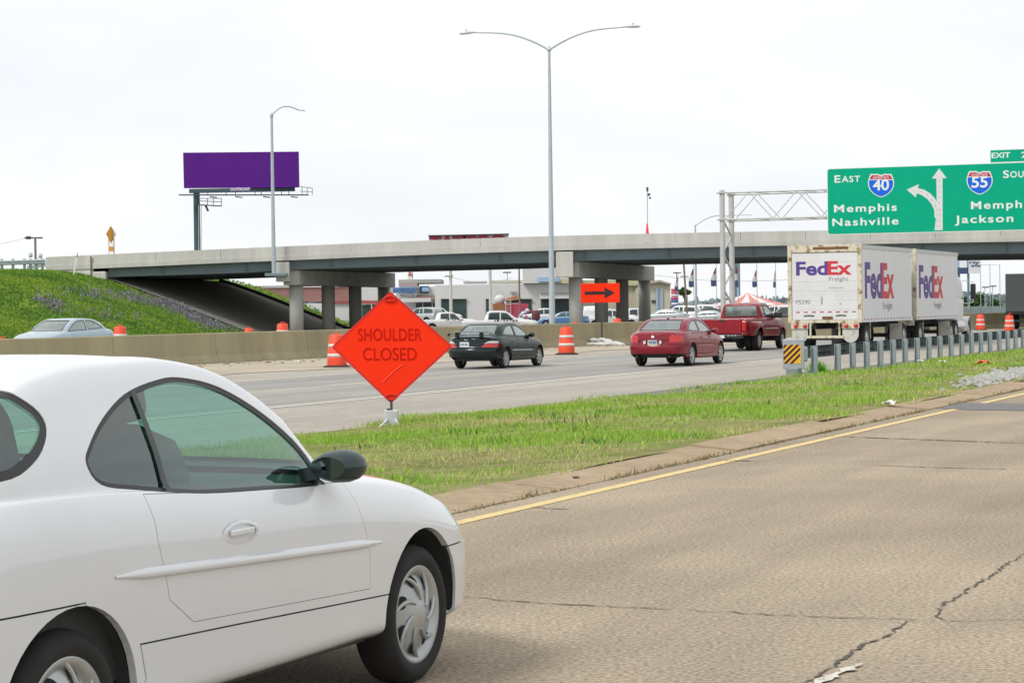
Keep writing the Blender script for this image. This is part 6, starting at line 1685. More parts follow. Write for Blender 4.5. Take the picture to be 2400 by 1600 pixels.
tp_ = P(1629.5, 527, 197); o = thing('street_lamp', 'street lamp with one long arm behind the bridge left of the gantry', 'street lamp', (tp_.x, 197, ZL_))
MB().tube([(0, 0, -.2), (0, 0, tp_.z-ZL_)], [.12, .07], 10).build('pole', M_pole, o)
e = P(1700, 506, 197); pts = [Vector((0, 0, tp_.z-ZL_-.1)).lerp(Vector((e.x-tp_.x, 0, e.z-ZL_)), t) + Vector((0, 0, .35*math.sin(math.pi*t))) for t in np.linspace(0, 1, 9)]
MB().tube(pts, .045, 8).build('arm', M_pole, o); cobra(o, pts[-1], (1, 0, 0), s=.8)
cp = P(1517, 540, 172); o = thing('camera_mast', 'thin traffic camera mast with a red foot above the bridge parapet', 'mast', (cp.x, 172, ZT(cp.x)-.25))
tpz = P(1519, 446, 172).z - o.location.z
MB().tube([(0, 0, 0), (.05, 0, tpz)], .04, 8).build('pole', M_pole, o); MB().lathe([(.001, 0), (.22, 0), (.16, .5), (.06, 1.6), (.001, 1.6)], 10).build('foot', pmat('red_foot', (.6, .05, .05), .6), o)
MB().cbox((.05, 0, tpz+.08), (.16, .2, .34)).build('camera', M_post_dark, o); MB().cbox((.17, 0, tpz-.35), (.2, .2, .2)).build('camera', M_post_dark, o); MB().cbox((.25, 0, tpz-.62), (.16, .2, .14)).build('camera', M_post_dark, o)
# red letters on a roof sign just over the parapet
rs = thing('roof_sign', 'sign with big red letters and dark top edge just above the bridge parapet', 'sign')
yb = 240.0; lo, hi = bx(1005, 552, 1192, 600, yb, .6); 
bd = MB().add([P(1005, 553, yb), P(1192, 549, yb), P(1192, 600, yb), P(1005, 600, yb)] + [p + Vector((0, .6, 0)) for p in (P(1005, 553, yb), P(1192, 549, yb), P(1192, 600, yb), P(1005, 600, yb))], [(0,3,2,1),(4,5,6,7),(0,1,5,4),(1,2,6,5),(2,3,7,6),(3,0,4,7)]).build('board', M_wallw, rs)
MB().beam(P(1004, 552.6, yb), P(1193, 548.6, yb), .75, .12).build('top_edge', M_post_dark, rs)
a, b = P(1006, 580, yb-.02), P(1186, 575, yb-.02)
text_part('lettering', 'TATTOO', pmat('red_letters', (.40, .04, .07), .6, var=.1), bd, a, (b-a).normalized(), (0, 0, 1), 26*yb/FPX, (b-a).length, .06, .05)
for x in (1055.5, 1148): a = P(x, 600, yb+.3); MB().tube([(a.x, a.y, ZL_), a], .17, 10).build('post', M_wpole, rs)
for x0, x1 in ((1042.5, 1052.5), (1058.5, 1061.5)): block('flood_lamp', M_post_dark, rs, x0, 646, x1, 648.5, yb, .5)
# utility pole far left
ul = pole_thing('utility_pole', 'grey utility pole with a crossarm beyond the embankment at far left', 'pole', 85.5, 556, 240, .16, pmat('grey_wood', (.19, .20, .19), .9))
hz_ = P(85, 557.5, 240).z - ZL_
MB().beam((-1.2, 0, hz_), (.85, 0, hz_), .14, .16).build('crossarm', M_post_dark, ul); MB().cbox((-.75, 0, hz_+.02), (.5, .3, .35)).build('transformer', M_post_dark, ul)
for dx in (-.55, .55): MB().lathe([(.001, 0), (.22, .05), (.22, .5), (.001, .55)], 10, c=(dx, 0, hz_-2.2 - (.1 if dx > 0 else 0))).build('insulator', pmat('pale_drum', (.5, .53, .53), .6), ul)
w0 = Vector((-1.2, 0, hz_)); MB().tube([w0 + Vector((-6*t, 0, -.8*t - 1.0*t*(1-t))) for t in np.linspace(0, 1, 8)], .02, 5).build('wire', M_galv, ul)

# ---- feather flags, striped tent, column, inflatable, trees
M_fred, M_fwhite, M_fblue = pmat('flag_red', (.34, .06, .07), .8), pmat('flag_white', (.52, .52, .52), .8), pmat('flag_navy', (.05, .075, .16), .8)
def flag(x, y0, y1, Y, w_px, label, top=615):
    s = Y/FPX; b = P(x, 740, Y); o = thing('feather_flag', label, 'flag', (b.x, Y, ZL_), group='feather flags at the car lot')
    z1, z0, zt_ = P(x, y0, Y).z-ZL_, P(x, y1, Y).z-ZL_, P(x, top, Y).z-ZL_
    MB().tube([(0, 0, 0), (0, 0, max(zt_, z1))], .035, 8).build('pole', M_galv, o)
    for i, m in enumerate((M_fred, M_fwhite, M_fblue)):
        rows = []
        for t in np.linspace(i/3, (i+1)/3, 5):
            w = w_px*s*min(1, .12+1.5*t); z = z1+(z0-z1)*t
            rows.append([(-.04-w*u, .12*math.sin(5*t+4*u), z+.05*math.sin(9*u)) for u in np.linspace(0, 1, 5)])
        MB().grid(rows).build('banner', m, o)
for x, y0, y1, w, lb, tp in ((1590, 650, 682, 7, 'feather flag beside the inflatable column, leftmost of the row', 640), (1627, 630, 673, 11, 'feather flag next to the leaning utility pole', 612), (1680, 628, 671, 12, 'wide feather flag just left of the gantry posts', 612),
                             (1731, 626, 672, 11, 'feather flag hanging beside the blue sign column', 612), (1775, 633, 673, 10, 'feather flag above the striped tent', 612), (1819, 634, 674, 5, 'narrow feather flag nearest the white freight truck', 612)):
    flag(x, y0, y1, 232, w, lb, tp)
c0 = thing('sign_column', 'tall teal sign column standing behind the gantry posts', 'sign column', (P(1728, 740, 240).x, 240, ZL_))
zt_ = P(1728, 606, 240).z - ZL_; w = 7*240/FPX
MB().box((-w, -.3, 0), (w, .3, zt_)).build('column', pmat('teal_column', (.09, .16, .20), .6, var=.1), c0); MB().box((-.04, -.36, 0), (.2, -.3, P(1728, 674, 240).z-ZL_)).build('stripe', M_ltblue, c0)
MB().box((-w-.5, -.25, zt_), (w+1.5, .25, zt_+1.5)).build('sign_box', M_ltblue, c0)
inf = thing('inflatable_column', 'red white and blue inflatable column on the car lot', 'inflatable', (P(1582, 740, 236).x, 236, ZL_))
zb_, zt2 = P(1582, 735, 236).z-ZL_, P(1582, 676, 236).z-ZL_; nb = 9
for i in range(nb):
    a, b = max(zb_, 0)+(zt2-max(zb_, 0))*i/nb, max(zb_, 0)+(zt2-max(zb_, 0))*(i+1)/nb
    MB().lathe([(.001, a), (.36, a), (.42, (a+b)/2), (.36, b), (.001, b)], 14).build('ring', (pmat('inf_blue', (.07, .12, .30), .5), pmat('inf_white', (.6, .6, .62), .5), pmat('inf_red', (.55, .10, .14), .5))[(0, 1, 0, 1, 0, 2, 1, 2, 2)[i]], inf)
# striped tent
tn = thing('canopy_tent', 'red and white striped canopy tent behind the red pickup', 'tent', (P(1752, 720, 236).x, 236, ZL_))
s = 236/FPX; M_tr, M_tw = pmat('tent_red', (.62, .24, .21), .7), pmat('tent_white', (.66, .65, .64), .7)
pk = P(1755, 686, 236).z - ZL_; ev = P(1700, 716, 236).z - ZL_; hx = 95*s; hy = 4.0
ring = []
nst = 24
for k in range(nst):
    t = k/nst*4; sd = int(t); f = t-sd; cs = [(-hx, -hy), (hx, -hy), (hx, hy), (-hx, hy)]; a, b = cs[sd], cs[(sd+1) % 4]; ring.append((a[0]+(b[0]-a[0])*f, a[1]+(b[1]-a[1])*f))
for k in range(nst):
    a, b = ring[k], ring[(k+1) % nst]; rows = []
    for t in np.linspace(0, 1, 6): z = ev+(pk-ev)*(t**1.35); rows.append([(a[0]*(1-t), a[1]*(1-t), z), (b[0]*(1-t)+.001, b[1]*(1-t), z)])
    MB().grid(rows, False).build('stripe', M_tr if k % 2 else M_tw, tn)
    MB().add([(a[0], a[1], ev), (b[0], b[1], ev), (b[0], b[1], ev-.4), (a[0], a[1], ev-.4)], [(0, 1, 2, 3)]).build('valance', M_tw if k % 2 else M_tr, tn)
for a in ((-hx, -hy), (hx, -hy), (0, -hy)): MB().tube([(a[0], a[1], 0), (a[0], a[1], ev)], .05, 8).build('tent_pole', M_wpole, tn)
# trees
M_leaf = attr_mat('leaf')
def tree(x, y0, y1, Y, w_px, label, seed, tone=(.06, .13, .035), n=1500):
    rg = np.random.default_rng(seed); s = Y/FPX; b = P(x, 740, Y); o = thing('tree', label, 'tree', (b.x, Y, ZL_))
    zt_, zb_ = P(x, y0, Y).z-ZL_, max(P(x, y1, Y).z-ZL_, .4); rx, rz, zc = w_px*s/2, (zt_-zb_)/2, (zt_+zb_)/2
    mb = MB(); mb.tube([(0, 0, -.1), (.05, 0, zc*.6), (.0, .05, zc)], [rx*.12, rx*.09, rx*.05], 8)
    for k in range(6):
        a = k*1.05; mb.tube([(0, 0, zc*.75), (rx*.5*math.cos(a), rx*.5*math.sin(a), zc+rz*.3*math.sin(k*2.1))], [rx*.05, rx*.02], 6)
    mb.build('trunk', M_brpole, o)
    cl = rg.normal(size=(16, 3)); cl /= np.linalg.norm(cl, axis=1)[:, None]; cl *= rg.uniform(.35, .95, (16, 1)); cr = rg.uniform(.28, .5, 16)
    i = rg.integers(0, 16, n); d = rg.normal(size=(n, 3)); d /= np.linalg.norm(d, axis=1)[:, None]; p = cl[i] + d*cr[i][:, None]*rg.uniform(.5, 1, (n, 1))
    p = p*np.array([rx, rx, rz])*.85 + np.array([0, 0, zc]); L = rx*.13
    u = rg.normal(size=(n, 3)); u /= np.linalg.norm(u, axis=1)[:, None]; v = np.cross(u, rg.normal(size=(n, 3))); v /= np.linalg.norm(v, axis=1)[:, None]
    V = np.stack([p-u*L, p+v*L*.6, p+u*L, p-v*L*.6], 1); T = np.array(tone)*rg.uniform(.55, 1.5, (n, 1))*np.where(i % 3 == 0, 1.25, 1)[:, None]
    tri_cloud('crown', V, T, M_leaf, o)
tree(1604, 671, 697, 300, 34, 'small bushy tree left of the leaning utility pole', 3)
tree(2288, 688, 722, 330, 46, 'dark green round tree right of the freight truck cab', 4, n=2200)
tree(2334, 694, 724, 345, 36, 'smaller green tree near the dark trailer', 5, n=1600)
tree(2262, 694, 724, 360, 30, 'green tree partly behind the freight truck cab', 6, n=1400)
# distant belt of trees
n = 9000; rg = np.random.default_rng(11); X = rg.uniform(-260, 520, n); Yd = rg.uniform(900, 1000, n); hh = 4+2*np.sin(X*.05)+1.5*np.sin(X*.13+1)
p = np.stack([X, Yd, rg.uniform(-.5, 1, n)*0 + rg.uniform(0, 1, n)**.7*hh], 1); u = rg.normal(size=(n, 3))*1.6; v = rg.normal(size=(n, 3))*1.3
o = tri_cloud('distant_trees', np.stack([p-u, p+v, p+u, p-v], 1), np.array((.30, .36, .36))*rg.uniform(.6, 1.3, (n, 1)), M_leaf); tag(o, 'thin hazy belt of far trees along the horizon', 'trees', kind='stuff')  # distance haze is mixed into the pale leaf tone

# ---- far right: sign on two posts, pylons, fence
sg = thing('pylon_sign', 'blue and white sign on two teal posts right of the freight truck', 'sign'); Ys = 250
block('panel', M_ltblue, sg, 2236, 606, 2268, 627, Ys, .5); block('panel_white', M_sign_white, sg, 2249, 611, 2266, 627, Ys-.06, .05); block('panel_dark', M_fblue, sg, 2236, 627, 2268, 642, Ys, .5)
for x in (2247, 2269): 
    a, b = P(x, 600, Ys+.3), P(x, 740, Ys+.3); MB().tube([(a.x, a.y, ZL_), a], .14, 8).build('post', pmat('teal_post', (.09, .20, .22), .6), sg)
bd = block('name_board', pmat('board_white', (.62, .64, .66), .6), sg, 2270, 608, 2299, 641, Ys, .3)
q0 = P(2272, 618, Ys-.02); text_part('lettering', 'rty', M_fblue, bd, q0, (1, 0, 0), (0, 0, 1), 7*Ys/FPX, 24*Ys/FPX, .02, .02)
q0 = P(2276, 625, Ys-.02); text_part('lettering', 'ats', M_fblue, bd, q0, (1, 0, 0), (0, 0, 1), 6*Ys/FPX, 22*Ys/FPX, .02, .02)
fr_ = thing('net_frame', 'thin grey pole frame against the sky near the dark trailer', 'frame'); Yf = 300
for x in (2298, 2320, 2343): a = P(x, 620, Yf); MB().tube([(a.x, Yf, ZL_), a], .05, 6).build('pole', M_galv, fr_)
MB().tube([P(2298, 621, Yf), P(2343, 620, Yf)], .03, 6).build('wire', M_galv, fr_)
pole_thing('lot_lamp', 'lot lamp with flat dark head, left of two near the dark trailer', 'lamp post', 2309, 673, 260, .05, M_galv, [(-6, 8, 671.5, 674.5)])
pole_thing('lot_lamp', 'lot lamp with flat dark head, right of two near the dark trailer', 'lamp post', 2327, 670, 262, .05, M_galv, [(-7, 7, 669, 672)])
fn = thing('chain_fence', 'grey-green mesh fence behind the barrier at the right', 'fence'); Yn = 205
lo, hi = bx(2225, 716, 2420, 737, Yn, .05); MB().box((lo[0], Yn, lo[2]), (hi[0], Yn+.04, hi[2])).build('mesh_panel', pmat('fence_mesh', (.20, .26, .25), .8, var=.15, scale=2), fn)
for x in range(2225, 2421, 24): a, b = P(x, 738, Yn-.05), P(x, 714, Yn-.05); MB().tube([a, b], .03, 6).build('fence_post', M_galv, fn)

# ---- parked vehicles
pk_specs = {}
def parked(kind, x, y_roof, Y, heading, col, label, tint=None, scale=1.0):
    """kind 'sedan' / 'suv' / 'pickup'; roof seen at y_roof"""
    key = (kind, col)
    if key not in pk_specs:
        sp = dict(acc); cut = []
        pm = paint('lot_paint_%s_%d' % (kind, len(pk_specs)), col, .3, coat=.4)
        sp.update(ns=30, nseg=2, thick=.03)
        if kind == 'sedan': cut = [c for c in acc['cuts'] if c[0] in ('rear_door_window', 'door_window', 'rear_window', 'windshield')]
        else:
            f = dict(tail=-3.72, R=.37, arch=.43, zb=[(-3.8, .42), (1, .38)],
                zbelt=[(-3.72, 1.08), (-2, 1.08), (-.4, 1.06), (.3, .98), (.75, .9), (.95, .8)], wm=[(-3.72, .86), (-3.4, .93), (0, .93), (.6, .9), (.95, .78)], bow=[(-3.72, .1), (-3.2, .04), (-1, -.04), (.5, -.08), (.95, -.25)], tum=.25, W=1.88)
            if kind == 'suv': f['zt'] = [(-3.72, 1.35), (-3.62, 1.62), (-3.4, 1.74), (-2.4, 1.80), (-1.6, 1.79), (-1.3, 1.72), (-.75, 1.32), (-.5, 1.18), (.3, 1.10), (.75, 1.0), (.95, .85)]
            else: f['zt'] = [(-3.72, 1.10), (-3.6, 1.11), (-2.95, 1.11), (-2.88, 1.35), (-2.8, 1.70), (-2.6, 1.79), (-1.9, 1.82), (-1.55, 1.80), (-1.25, 1.70), (-.7, 1.30), (-.45, 1.20), (.3, 1.14), (.75, 1.05), (.95, .9)]
            if kind == 'pickup': f.update(tail=-4.6, zt=[(-4.6, 1.10)]+f['zt'][1:], rx=-3.5, zb=[(-4.6, .46), (1, .4)]); f['zbelt'] = [(-4.6, 1.07)]+f['zbelt'][1:]; f['wm'] = [(-4.6, .90)]+f['wm'][1:]; f['bow'] = [(-4.6, .02)]+f['bow'][1:]
            sp.update(f); sp.pop('tailprof'); sp.pop('noseprof')
            w0, w1 = (-2.68, 1.70) if kind == 'pickup' else (-2.2, 1.70)
            cut = [('rear_door_window', [(w0, 1.17), (-1.86, 1.15), (-1.86, 1.68), (w0+.04, 1.66)], 'y', lambda c: abs(c.y) > .4, .03, 0), ('door_window', [(-1.76, 1.15), (-.82, 1.13), (-1.34, 1.62), (-1.76, 1.67)], 'y', lambda c: abs(c.y) > .4, .03, 0),
                   ('windshield', [(-.72, 1.28), (.72, 1.28), (.60, 1.70), (-.60, 1.70)], 'x', lambda c: c.x > -1.6, .03, 0)]
            if kind == 'suv': cut.append(('cargo_window', [(-3.45, 1.20), (-2.34, 1.17), (-2.34, 1.66), (-3.38, 1.58)], 'y', lambda c: abs(c.y) > .4, .03, 0))
        sp['cuts'] = cut + [('headlight', [(-.80, .74), (-.45, .72), (-.45, .86), (-.80, .88)], 'x', lambda c: c.x > .4, 0, 0), ('headlight', [(.80, .74), (.45, .72), (.45, .86), (.80, .88)], 'x', lambda c: c.x > .4, 0, 0)]
        proto_ = thing('parked_car', label, 'car'); make_car(sp, proto_, pm, M_win if tint is None else tint, wm_a); pk_specs[key] = (proto_, sp); o = proto_; new = True
    else:
        o = copy_tree(pk_specs[key][0])
    sp = pk_specs[key][1]; top_ = max(z for _, z in sp['zt'])
    p_ = P(x, y_roof, Y); mid = (sp['nose']+sp['tail'])/2
    z_ = min(p_.z - top_*scale, ZL_ + .6)
    o.location = (p_.x - mid*math.cos(heading)*scale, Y - mid*math.sin(heading)*scale, z_); o.rotation_euler = (0, 0, heading); o.scale = (scale,)*3
    o.name = {'sedan': 'parked_car', 'suv': 'parked_suv', 'pickup': 'parked_pickup'}[kind]
    return tag(o, label, {'sedan': 'car', 'suv': 'car', 'pickup': 'truck'}[kind], 'vehicles parked on the lots behind the bridge')
WH = (.70, .70, .69); SI = (.40, .43, .44); BLU = (.08, .20, .38); DK = (.05, .055, .06)
pu = parked('pickup', 1172, 727.5, 192, 0.0, WH, 'white crew-cab pickup with dark lettering parked side-on above the black sedan', scale=1.24)
for k_, (a, b) in enumerate(((1159, 1162), (1164, 1170), (1173, 1176), (1180, 1183), (1186, 1191), (1194, 1199), (1201, 1206), (1208, 1213))):     # painted name, too small to read
    q0, q1 = (P(a, 754 - (k_ % 3), 190.72) - pu.location)/1.24, (P(b, 750.5 - (k_ % 2), 190.72) - pu.location)/1.24
    MB().box((q0.x, q0.y, q0.z), (q1.x, q0.y+.01, q1.z)).build('painted_mark', M_black_ink, pu)
parked('pickup', 1050, 731, 200, 0.2, WH, 'white pickup parked left behind the crew-cab pickup', scale=1.0)
parked('suv', 1032, 720, 225, 0.3, WH, 'white sport utility vehicle in front of the tool shop window')
parked('suv', 985, 720, 222, 2.6, SI, 'silver vehicle nose peeking from behind the diamond sign')
parked('sedan', 1320, 730, 196, 2.9, BLU, 'blue and white car parked beside the second bridge pier')
parked('suv', 1385, 717, 205, 1.57, WH, 'white van parked behind the post of the arrow sign', scale=1.05)
parked('pickup', 1432, 724, 203, .1, WH, 'white pickup glimpsed between the second pier columns')
parked('pickup', 1490, 722, 207, .2, WH, 'white pickup right of the rearmost second pier column', scale=.95)
parked('suv', 1588, 716, 215, 2.75, WH, 'white sport utility vehicle above the roof of the dark red sedan')
parked('sedan', 1555, 724, 200, 2.8, SI, 'silver car hood and windshield above the dark red sedan roof')
parked('suv', 1632, 714, 225, 2.8, WH, 'white sport utility vehicle beside the leaning utility pole')
parked('sedan', 1652, 727, 205, 2.8, SI, 'silver sedan parked left of the gantry posts')
parked('sedan', 1668, 721, 218, .3, DK, 'dark sedan parked under the left edge of the striped tent')
parked('suv', 1832, 719, 215, 2.9, DK, 'dark sport utility vehicle between the red pickup and the freight truck')
parked('suv', 1808, 716, 232, 2.9, WH, 'white sport utility vehicle behind the red pickup hood')
parked('sedan', 2316, 722, 212, 2.6, WH, 'white car parked behind the mesh fence at right')
parked('pickup', 1272, 722, 215, 3.3, WH, 'white pickup tail right behind the tall lamp post', scale=.9)
# stall with tank and ladder behind the crew-cab pickup
stl = thing('equipment_trailer', 'red and brown equipment trailer with a white tank and ladder behind the crew-cab pickup', 'trailer'); Yt = 230
block('brown_crate', pmat('crate_brown', (.30, .13, .05), .8, var=.2), stl, 1155, 711, 1185, 738, Yt, 2.0, ZL_); block('red_body', pmat('body_red', (.42, .05, .10), .6, var=.1), stl, 1186, 711, 1238, 738, Yt, 2.2, ZL_)
block('dark_body', pmat('body_dark', (.10, .05, .06), .7, var=.1), stl, 1186, 699, 1222, 710.5, Yt+.4, 1.4)
c = P(1171, 703, Yt); MB().lathe([(.001, -.45), (.40, -.42), (.56, -.1), (.56, .2), (.40, .5), (.001, .56)], 18, c=(c.x, Yt+.9, c.z)).build('tank', M_wallw, stl)
MB().tube([(c.x+.5*math.cos(t), Yt+.9, c.z+.35+.55*math.sin(t)) for t in np.linspace(0, math.pi, 9)], .03, 6).build('hoop', M_wallg, stl)
MB().beam(P(1184, 702, Yt), P(1212, 693, Yt), .3, .18).build('boom', pmat('boom_orange', (.60, .20, .09), .6), stl); MB().beam(P(1190, 703, Yt+.2), P(1218, 697, Yt+.2), .4, .3).build('boom', pmat('boom_cream', (.60, .48, .24), .6), stl)
for x in (1185, 1197): MB().tube([P(x, 738, Yt-.2), P(x, 699, Yt-.2)], .035, 6).build('ladder_rail', M_wpole, stl)
for y in range(703, 736, 6): MB().tube([P(1185, y, Yt-.2), P(1197, y, Yt-.2)], .025, 6).build('rung', M_wpole, stl)
br = thing('barrel', 'dark maroon tank standing right of the crew-cab pickup hood', 'tank', (P(1256, 740, 212).x, 212, ZL_)); zt_ = P(1256, 727, 212).z-ZL_
MB().lathe([(.001, 0), (.42, 0), (.42, zt_-.08), (.38, zt_), (.001, zt_)], 18).build('shell', pmat('maroon_drum', (.14, .03, .04), .5, var=.15), br); MB().lathe([(.43, zt_*.5), (.435, zt_*.52), (.43, zt_*.54)], 18).build('hoop', M_post_dark, br)
MB().lathe([(.43, zt_*.8), (.435, zt_*.82), (.43, zt_*.84)], 18).build('hoop', M_post_dark, br)
bn = thing('bow_display', 'bundle of red white and blue bunting beside the crew-cab pickup hood', 'bunting', (P(1231, 740, 213).x, 213, ZL_)); zt_ = P(1231, 720, 213).z-ZL_
for k_ in range(9):
    a = k_*.7; MB().lathe([(.001, -.22), (.2, -.1), (.24, .05), (.1, .22), (.001, .24)], 10, c=(.42*math.cos(a)*(.5+.5*(k_ % 2)), .1*math.sin(a), zt_-.35-.16*k_*.6)).build('puff', (MATS['inf_white'], MATS['inf_red'], M_ltblue)[k_ % 3], bn)
MB().tube([(0, 0, 0), (0, 0, zt_)], .03, 6).build('stake', M_post_dark, bn)
# wires behind the flags
for i, (x0, y0, x1, y1) in enumerate(((1500, 640, 1860, 655), (1060, 650, 1200, 652))):
    a, b = P(x0, y0, 280), P(x1, y1, 280); pts = [a.lerp(b, t) - Vector((0, 0, .6*math.sin(math.pi*t))) for t in np.linspace(0, 1, 12)]
    o = MB().tube(pts, .02, 5).build('overhead_wire', M_post_dark); tag(o, ('thin overhead wire crossing behind the feather flags', 'thin overhead wire above the dealership roof')[i], 'wire')
# ================================================================== GRASS, WEEDS AND LITTER
M_blade = attr_mat('grass_blade', .85, .3)
def lump(x, y, f, ph):      # smooth pseudo-noise for patches
    return (np.sin(x*f+ph)*np.sin(y*f*1.31+ph*2.1) + np.sin(x*f*2.3+y*f*1.1+ph*.7)*.6 + np.sin(y*f*2.9-x*f*.9+ph*1.9)*.5)/2.1
def blades(name, p, h, w, tone, label, cat, lean=.5, parent=None):
    n = len(p); rg = RNG; a = rg.uniform(0, 2*np.pi, n); d = np.stack([np.cos(a), np.sin(a), np.zeros(n)], 1)
    b = rg.normal(size=(n, 3))*lean; b[:, 2] = 1; b /= np.linalg.norm(b, axis=1)[:, None]
    V = np.stack([p - d*w[:, None], p + d*w[:, None], p + b*h[:, None]], 1)
    o = tri_cloud(name, V, tone, M_blade); tag(o, label, cat, kind='stuff'); return o
# median
NB = 150000
u = RNG.uniform(0, 1, NB); s_ = np.where(u < .62, RNG.uniform(9, 38, NB), RNG.uniform(38, 125, NB))
t_ = RNG.uniform(0, 1, NB)
edge = np.array([med_edge(s) for s in s_]); n_ = -7.36 + (edge + 7.26)*t_
X = s_*SA + n_*CA; Y = s_*CA - n_*SA
dens = lump(X, Y, .8, .3) + .55*lump(X, Y, 2.6, 1.7)
keep = RNG.uniform(-.9, .75, NB) < dens*1.25 + .36 - 1.0*(t_ < .05) - .55*(t_ > .93)
X, Y, s_, n_, t_, dens = X[keep], Y[keep], s_[keep], n_[keep], t_[keep], dens[keep]; n = len(X)
z = np.array([med_z(a, b) for a, b in zip(s_, n_)]) - .01
far = np.clip((s_-20)/70, 0, 1)
dry = np.clip(  .26 + .75*lump(X, Y, .55, 2.2) + .5*lump(X, Y, 1.9, .9) + .40*(t_ < .09) + .22*np.exp(-((t_-.55)/.12)**2) + RNG.normal(0, .16, n) - .18, 0, 1)
h = RNG.uniform(.04, .105, n)*(1 + .5*np.clip(dens, -1, 1))*(1-.35*dry)*(1+.3*far); w = RNG.uniform(.004, .010, n)*(1+2.2*far)
green = np.array((.18, .40, .040)); lime = np.array((.40, .57, .085)); tan = np.array((.58, .49, .26))
k = RNG.uniform(0, 1, (n, 1)); tone = (green*(1-k) + lime*k)*(1-dry[:, None]) + tan*dry[:, None]; tone = tone*RNG.uniform(.7, 1.25, (n, 1))
blades('median_grass', np.stack([X, Y, z], 1), h, w, np.clip(tone, 0, 1), 'bright green and dry grass growing on the median between the roads', 'grass')
# taller dark weeds in clumps
m = 1300; cs, cn = RNG.uniform(11, 80, 70), RNG.uniform(-14.8, -7.9, 70); i = RNG.integers(0, 70, m); s_ = cs[i] + RNG.normal(0, .16, m); n_ = cn[i] + RNG.normal(0, .13, m)
X, Y = s_*SA + n_*CA, s_*CA - n_*SA; z = np.array([med_z(a, b) for a, b in zip(s_, n_)])
blades('median_weeds', np.stack([X, Y, z], 1), RNG.uniform(.06, .16, m), RNG.uniform(.008, .016, m), np.array((.10, .23, .035))*RNG.uniform(.6, 1.5, (m, 1)), 'darker leafy weeds scattered in clumps through the median grass', 'weeds', .6)
# weeds in the joint between road and gutter
m = 5200; c = RNG.uniform(8, 70, 190); i = RNG.integers(0, 190, m); s_ = c[i] + RNG.normal(0, .22, m); n_ = -6.935 + RNG.normal(0, .022, m)
X, Y = s_*SA + n_*CA, s_*CA - n_*SA; sz = (.3 + (i % 7)/7)
k = RNG.uniform(0, 1, (m, 1)); tone = np.array((.12, .14, .035))*(1-k) + np.array((.30, .22, .09))*k
blades('gutter_weeds', np.stack([X, Y, np.full(m, .0)], 1), RNG.uniform(.02, .085, m)*sz, RNG.uniform(.004, .008, m), tone*RNG.uniform(.6, 1.2, (m, 1)), 'low brown-green weeds in the joint along the yellow line', 'weeds', .8)
# bright weed at the foot of the rail terminal
c0 = G(1918, 872, -.2); m = 260; p = np.array(c0)[None] + RNG.normal(0, 1, (m, 3))*np.array((.13, .13, 0)); 
blades('weed_clump', p, RNG.uniform(.12, .36, m), RNG.uniform(.012, .022, m), np.array((.16, .42, .03))*RNG.uniform(.7, 1.3, (m, 1)), 'bright green weed growing at the guard rail terminal', 'weeds', .45)
# embankment
m = 90000; X = RNG.uniform(-52, -6, m); Y = RNG.uniform(134, 156, m); far = RNG.uniform(0, 1, m) < .22; Y = np.where(far, RNG.uniform(182, 222, m), Y)
z = np.array([bank_z(a, b) for a, b in zip(X, Y)]); ok = (z > -.3) & ((Y > 181.8) | (Y < 155.9)); X, Y, z = X[ok], Y[ok], z[ok]; m = len(X)
pa = lump(X, Y*1.7, .42, .4) + .6*lump(X, Y*1.7, 1.2, 1.2)
k = np.clip(.42 + .55*pa + RNG.normal(0, .13, m), 0, 1)[:, None]
tone = np.array((.105, .235, .04))*(1-k) + np.array((.28, .40, .05))*k
blades('bank_grass', np.stack([X, Y, z], 1), RNG.uniform(.10, .26, m), RNG.uniform(.05, .10, m), tone*RNG.uniform(.85, 1.15, (m, 1)), 'dark and light green grass covering the embankment', 'grass', .55)
# purple wildflowers in drifts
def on_bank(x, y):
    for Yd in np.arange(136, 156, .25):
        q = P(x, y, Yd)
        if q.z <= bank_z(q.x, Yd): return q
    return None
pts = []
for cx_, cy_, rx_, ry_, tl, cnt in ((440, 738, 60, 20, .40, 260), (500, 765, 60, 9, .25, 120), (250, 696, 110, 16, .04, 130), (120, 714, 40, 16, .4, 90), (340, 706, 80, 14, .12, 130), (385, 718, 50, 14, .3, 90), (240, 740, 130, 20, .1, 60)):
    for _ in range(cnt):
        a, b = RNG.normal(0, .5), RNG.normal(0, .5); q = on_bank(cx_ + a*rx_, cy_ + b*ry_ + a*rx_*tl)
        if q is not None: pts.append(q)
p = np.array([tuple(q) for q in pts]); m = len(p); rep = 5; p = np.repeat(p, rep, 0) + RNG.normal(0, .14, (m*rep, 3)); m = len(p)
k = RNG.uniform(0, 1, (m, 1)); tone = np.array((.22, .24, .24))*(1-k) + np.array((.36, .27, .44))*k
blades('wildflowers', p + np.array((0, 0, .08)), RNG.uniform(.10, .28, m), RNG.uniform(.03, .06, m), tone*RNG.uniform(.7, 1.2, (m, 1)), 'purple wildflowers growing in drifts on the embankment', 'flowers', .7)
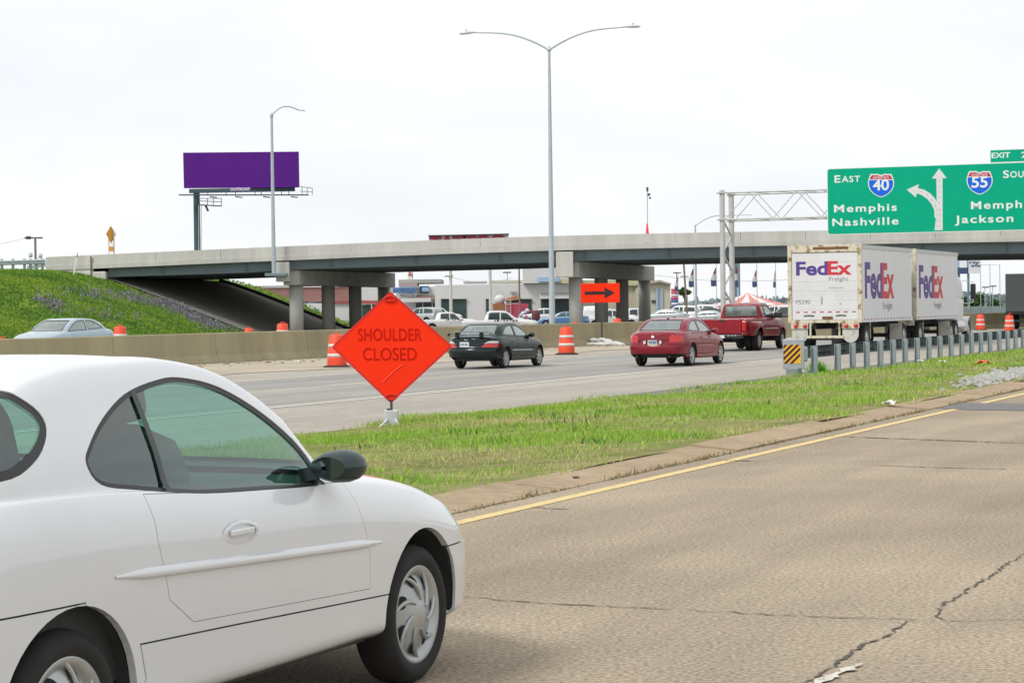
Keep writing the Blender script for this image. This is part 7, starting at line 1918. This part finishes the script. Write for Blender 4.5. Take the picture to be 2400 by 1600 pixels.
# white stones at the right end of the median
st = []
def stones(name, label, cnt, fn, r0, r1, col, kind='stuff'):
    base = bmesh.new(); bmesh.ops.create_icosphere(base, subdivisions=1, radius=1); bv = np.array([v.co[:] for v in base.verts]); bf = [tuple(v.index for v in f.verts) for f in base.faces]; base.free()
    mb = MB()
    for j in range(cnt):
        q = fn(); r = RNG.uniform(r0, r1); jit = bv*(1+RNG.uniform(-.3, .3, (len(bv), 1)))*np.array((r*RNG.uniform(.8, 1.5), r, r*.7)); mb.add([tuple(np.array(q)+v) for v in jit], bf)
    o = mb.build(name, col); tag(o, label, 'stones', kind='stuff'); return o
M_stone = pmat('white_stone', (.36, .35, .33), .9, var=.3, scale=6, coord='World')
def gv():
    a, b = RNG.normal(0, .45), RNG.normal(0, .4); q = G(2350 + a*85, 885 - a*14 + b*15, .02); q.z += RNG.uniform(0, .05); return q
stones('white_gravel', 'heap of pale gravel in the grass at the right edge', 1100, gv, .025, .075, M_stone)
def dv_():
    s = RNG.uniform(40, 130); return rd(s, BN(s) + .35 + abs(RNG.normal(0, 1.1)), ZH + .03)
stones('road_debris', 'small stones and rubbish lying along the foot of the barrier', 420, dv_, .012, .06, pmat('debris', (.24, .20, .16), .9, var=.5, scale=3, coord='World'))
# single pieces of litter
M_paper, M_scrap = pmat('paper', (.68, .67, .64), .8, var=.06), pmat('orange_scrap', (.75, .13, .04), .7)
def scrap(x, y, zl, size, mat, label, seed):
    rg = random.Random(seed); q = G(x, y, zl); n = 5; rows = []
    for i in range(n): rows.append([(size*(i/(n-1)-.5), size*.7*(j/(n-1)-.5), .03+.3*size*rg.random()) for j in range(n)])
    o = MB().grid(rows, False).build('litter', mat, None, q, (0, 0, seed)); md = o.modifiers.new('t', 'SOLIDIFY'); md.thickness = .006
    tag(o, label, 'litter')
scrap(2302, 858, -.05, .42, M_scrap, 'orange scrap lying in the grass near the right edge', 1)
scrap(2085, 952, .05, .22, M_paper, 'pale scrap beside the gutter left of the dark road patch', 2)
scrap(2158, 850, -.12, .18, M_paper, 'small white scrap at the foot of the guard rail posts', 3)
scrap(2210, 852, -.12, .22, M_paper, 'flat white scrap in the grass right of the small one by the rail', 4)
scrap(1350, 1128, .07, .06, M_post_dark, 'dark scrap lying on the gutter slab', 5)
scrap(700, 851, ZH+.03, .20, M_paper, 'white scrap on the sand at the barrier left of the diamond sign', 6)
scrap(628, 852, ZH+.03, .16, pmat('brown_scrap', (.16, .09, .06), .8), 'brown scrap on the sand by the barrier', 7)
scrap(1472, 811, ZH+.03, .22, M_post_dark, 'dark scrap on the sand right of the sandbags', 8)
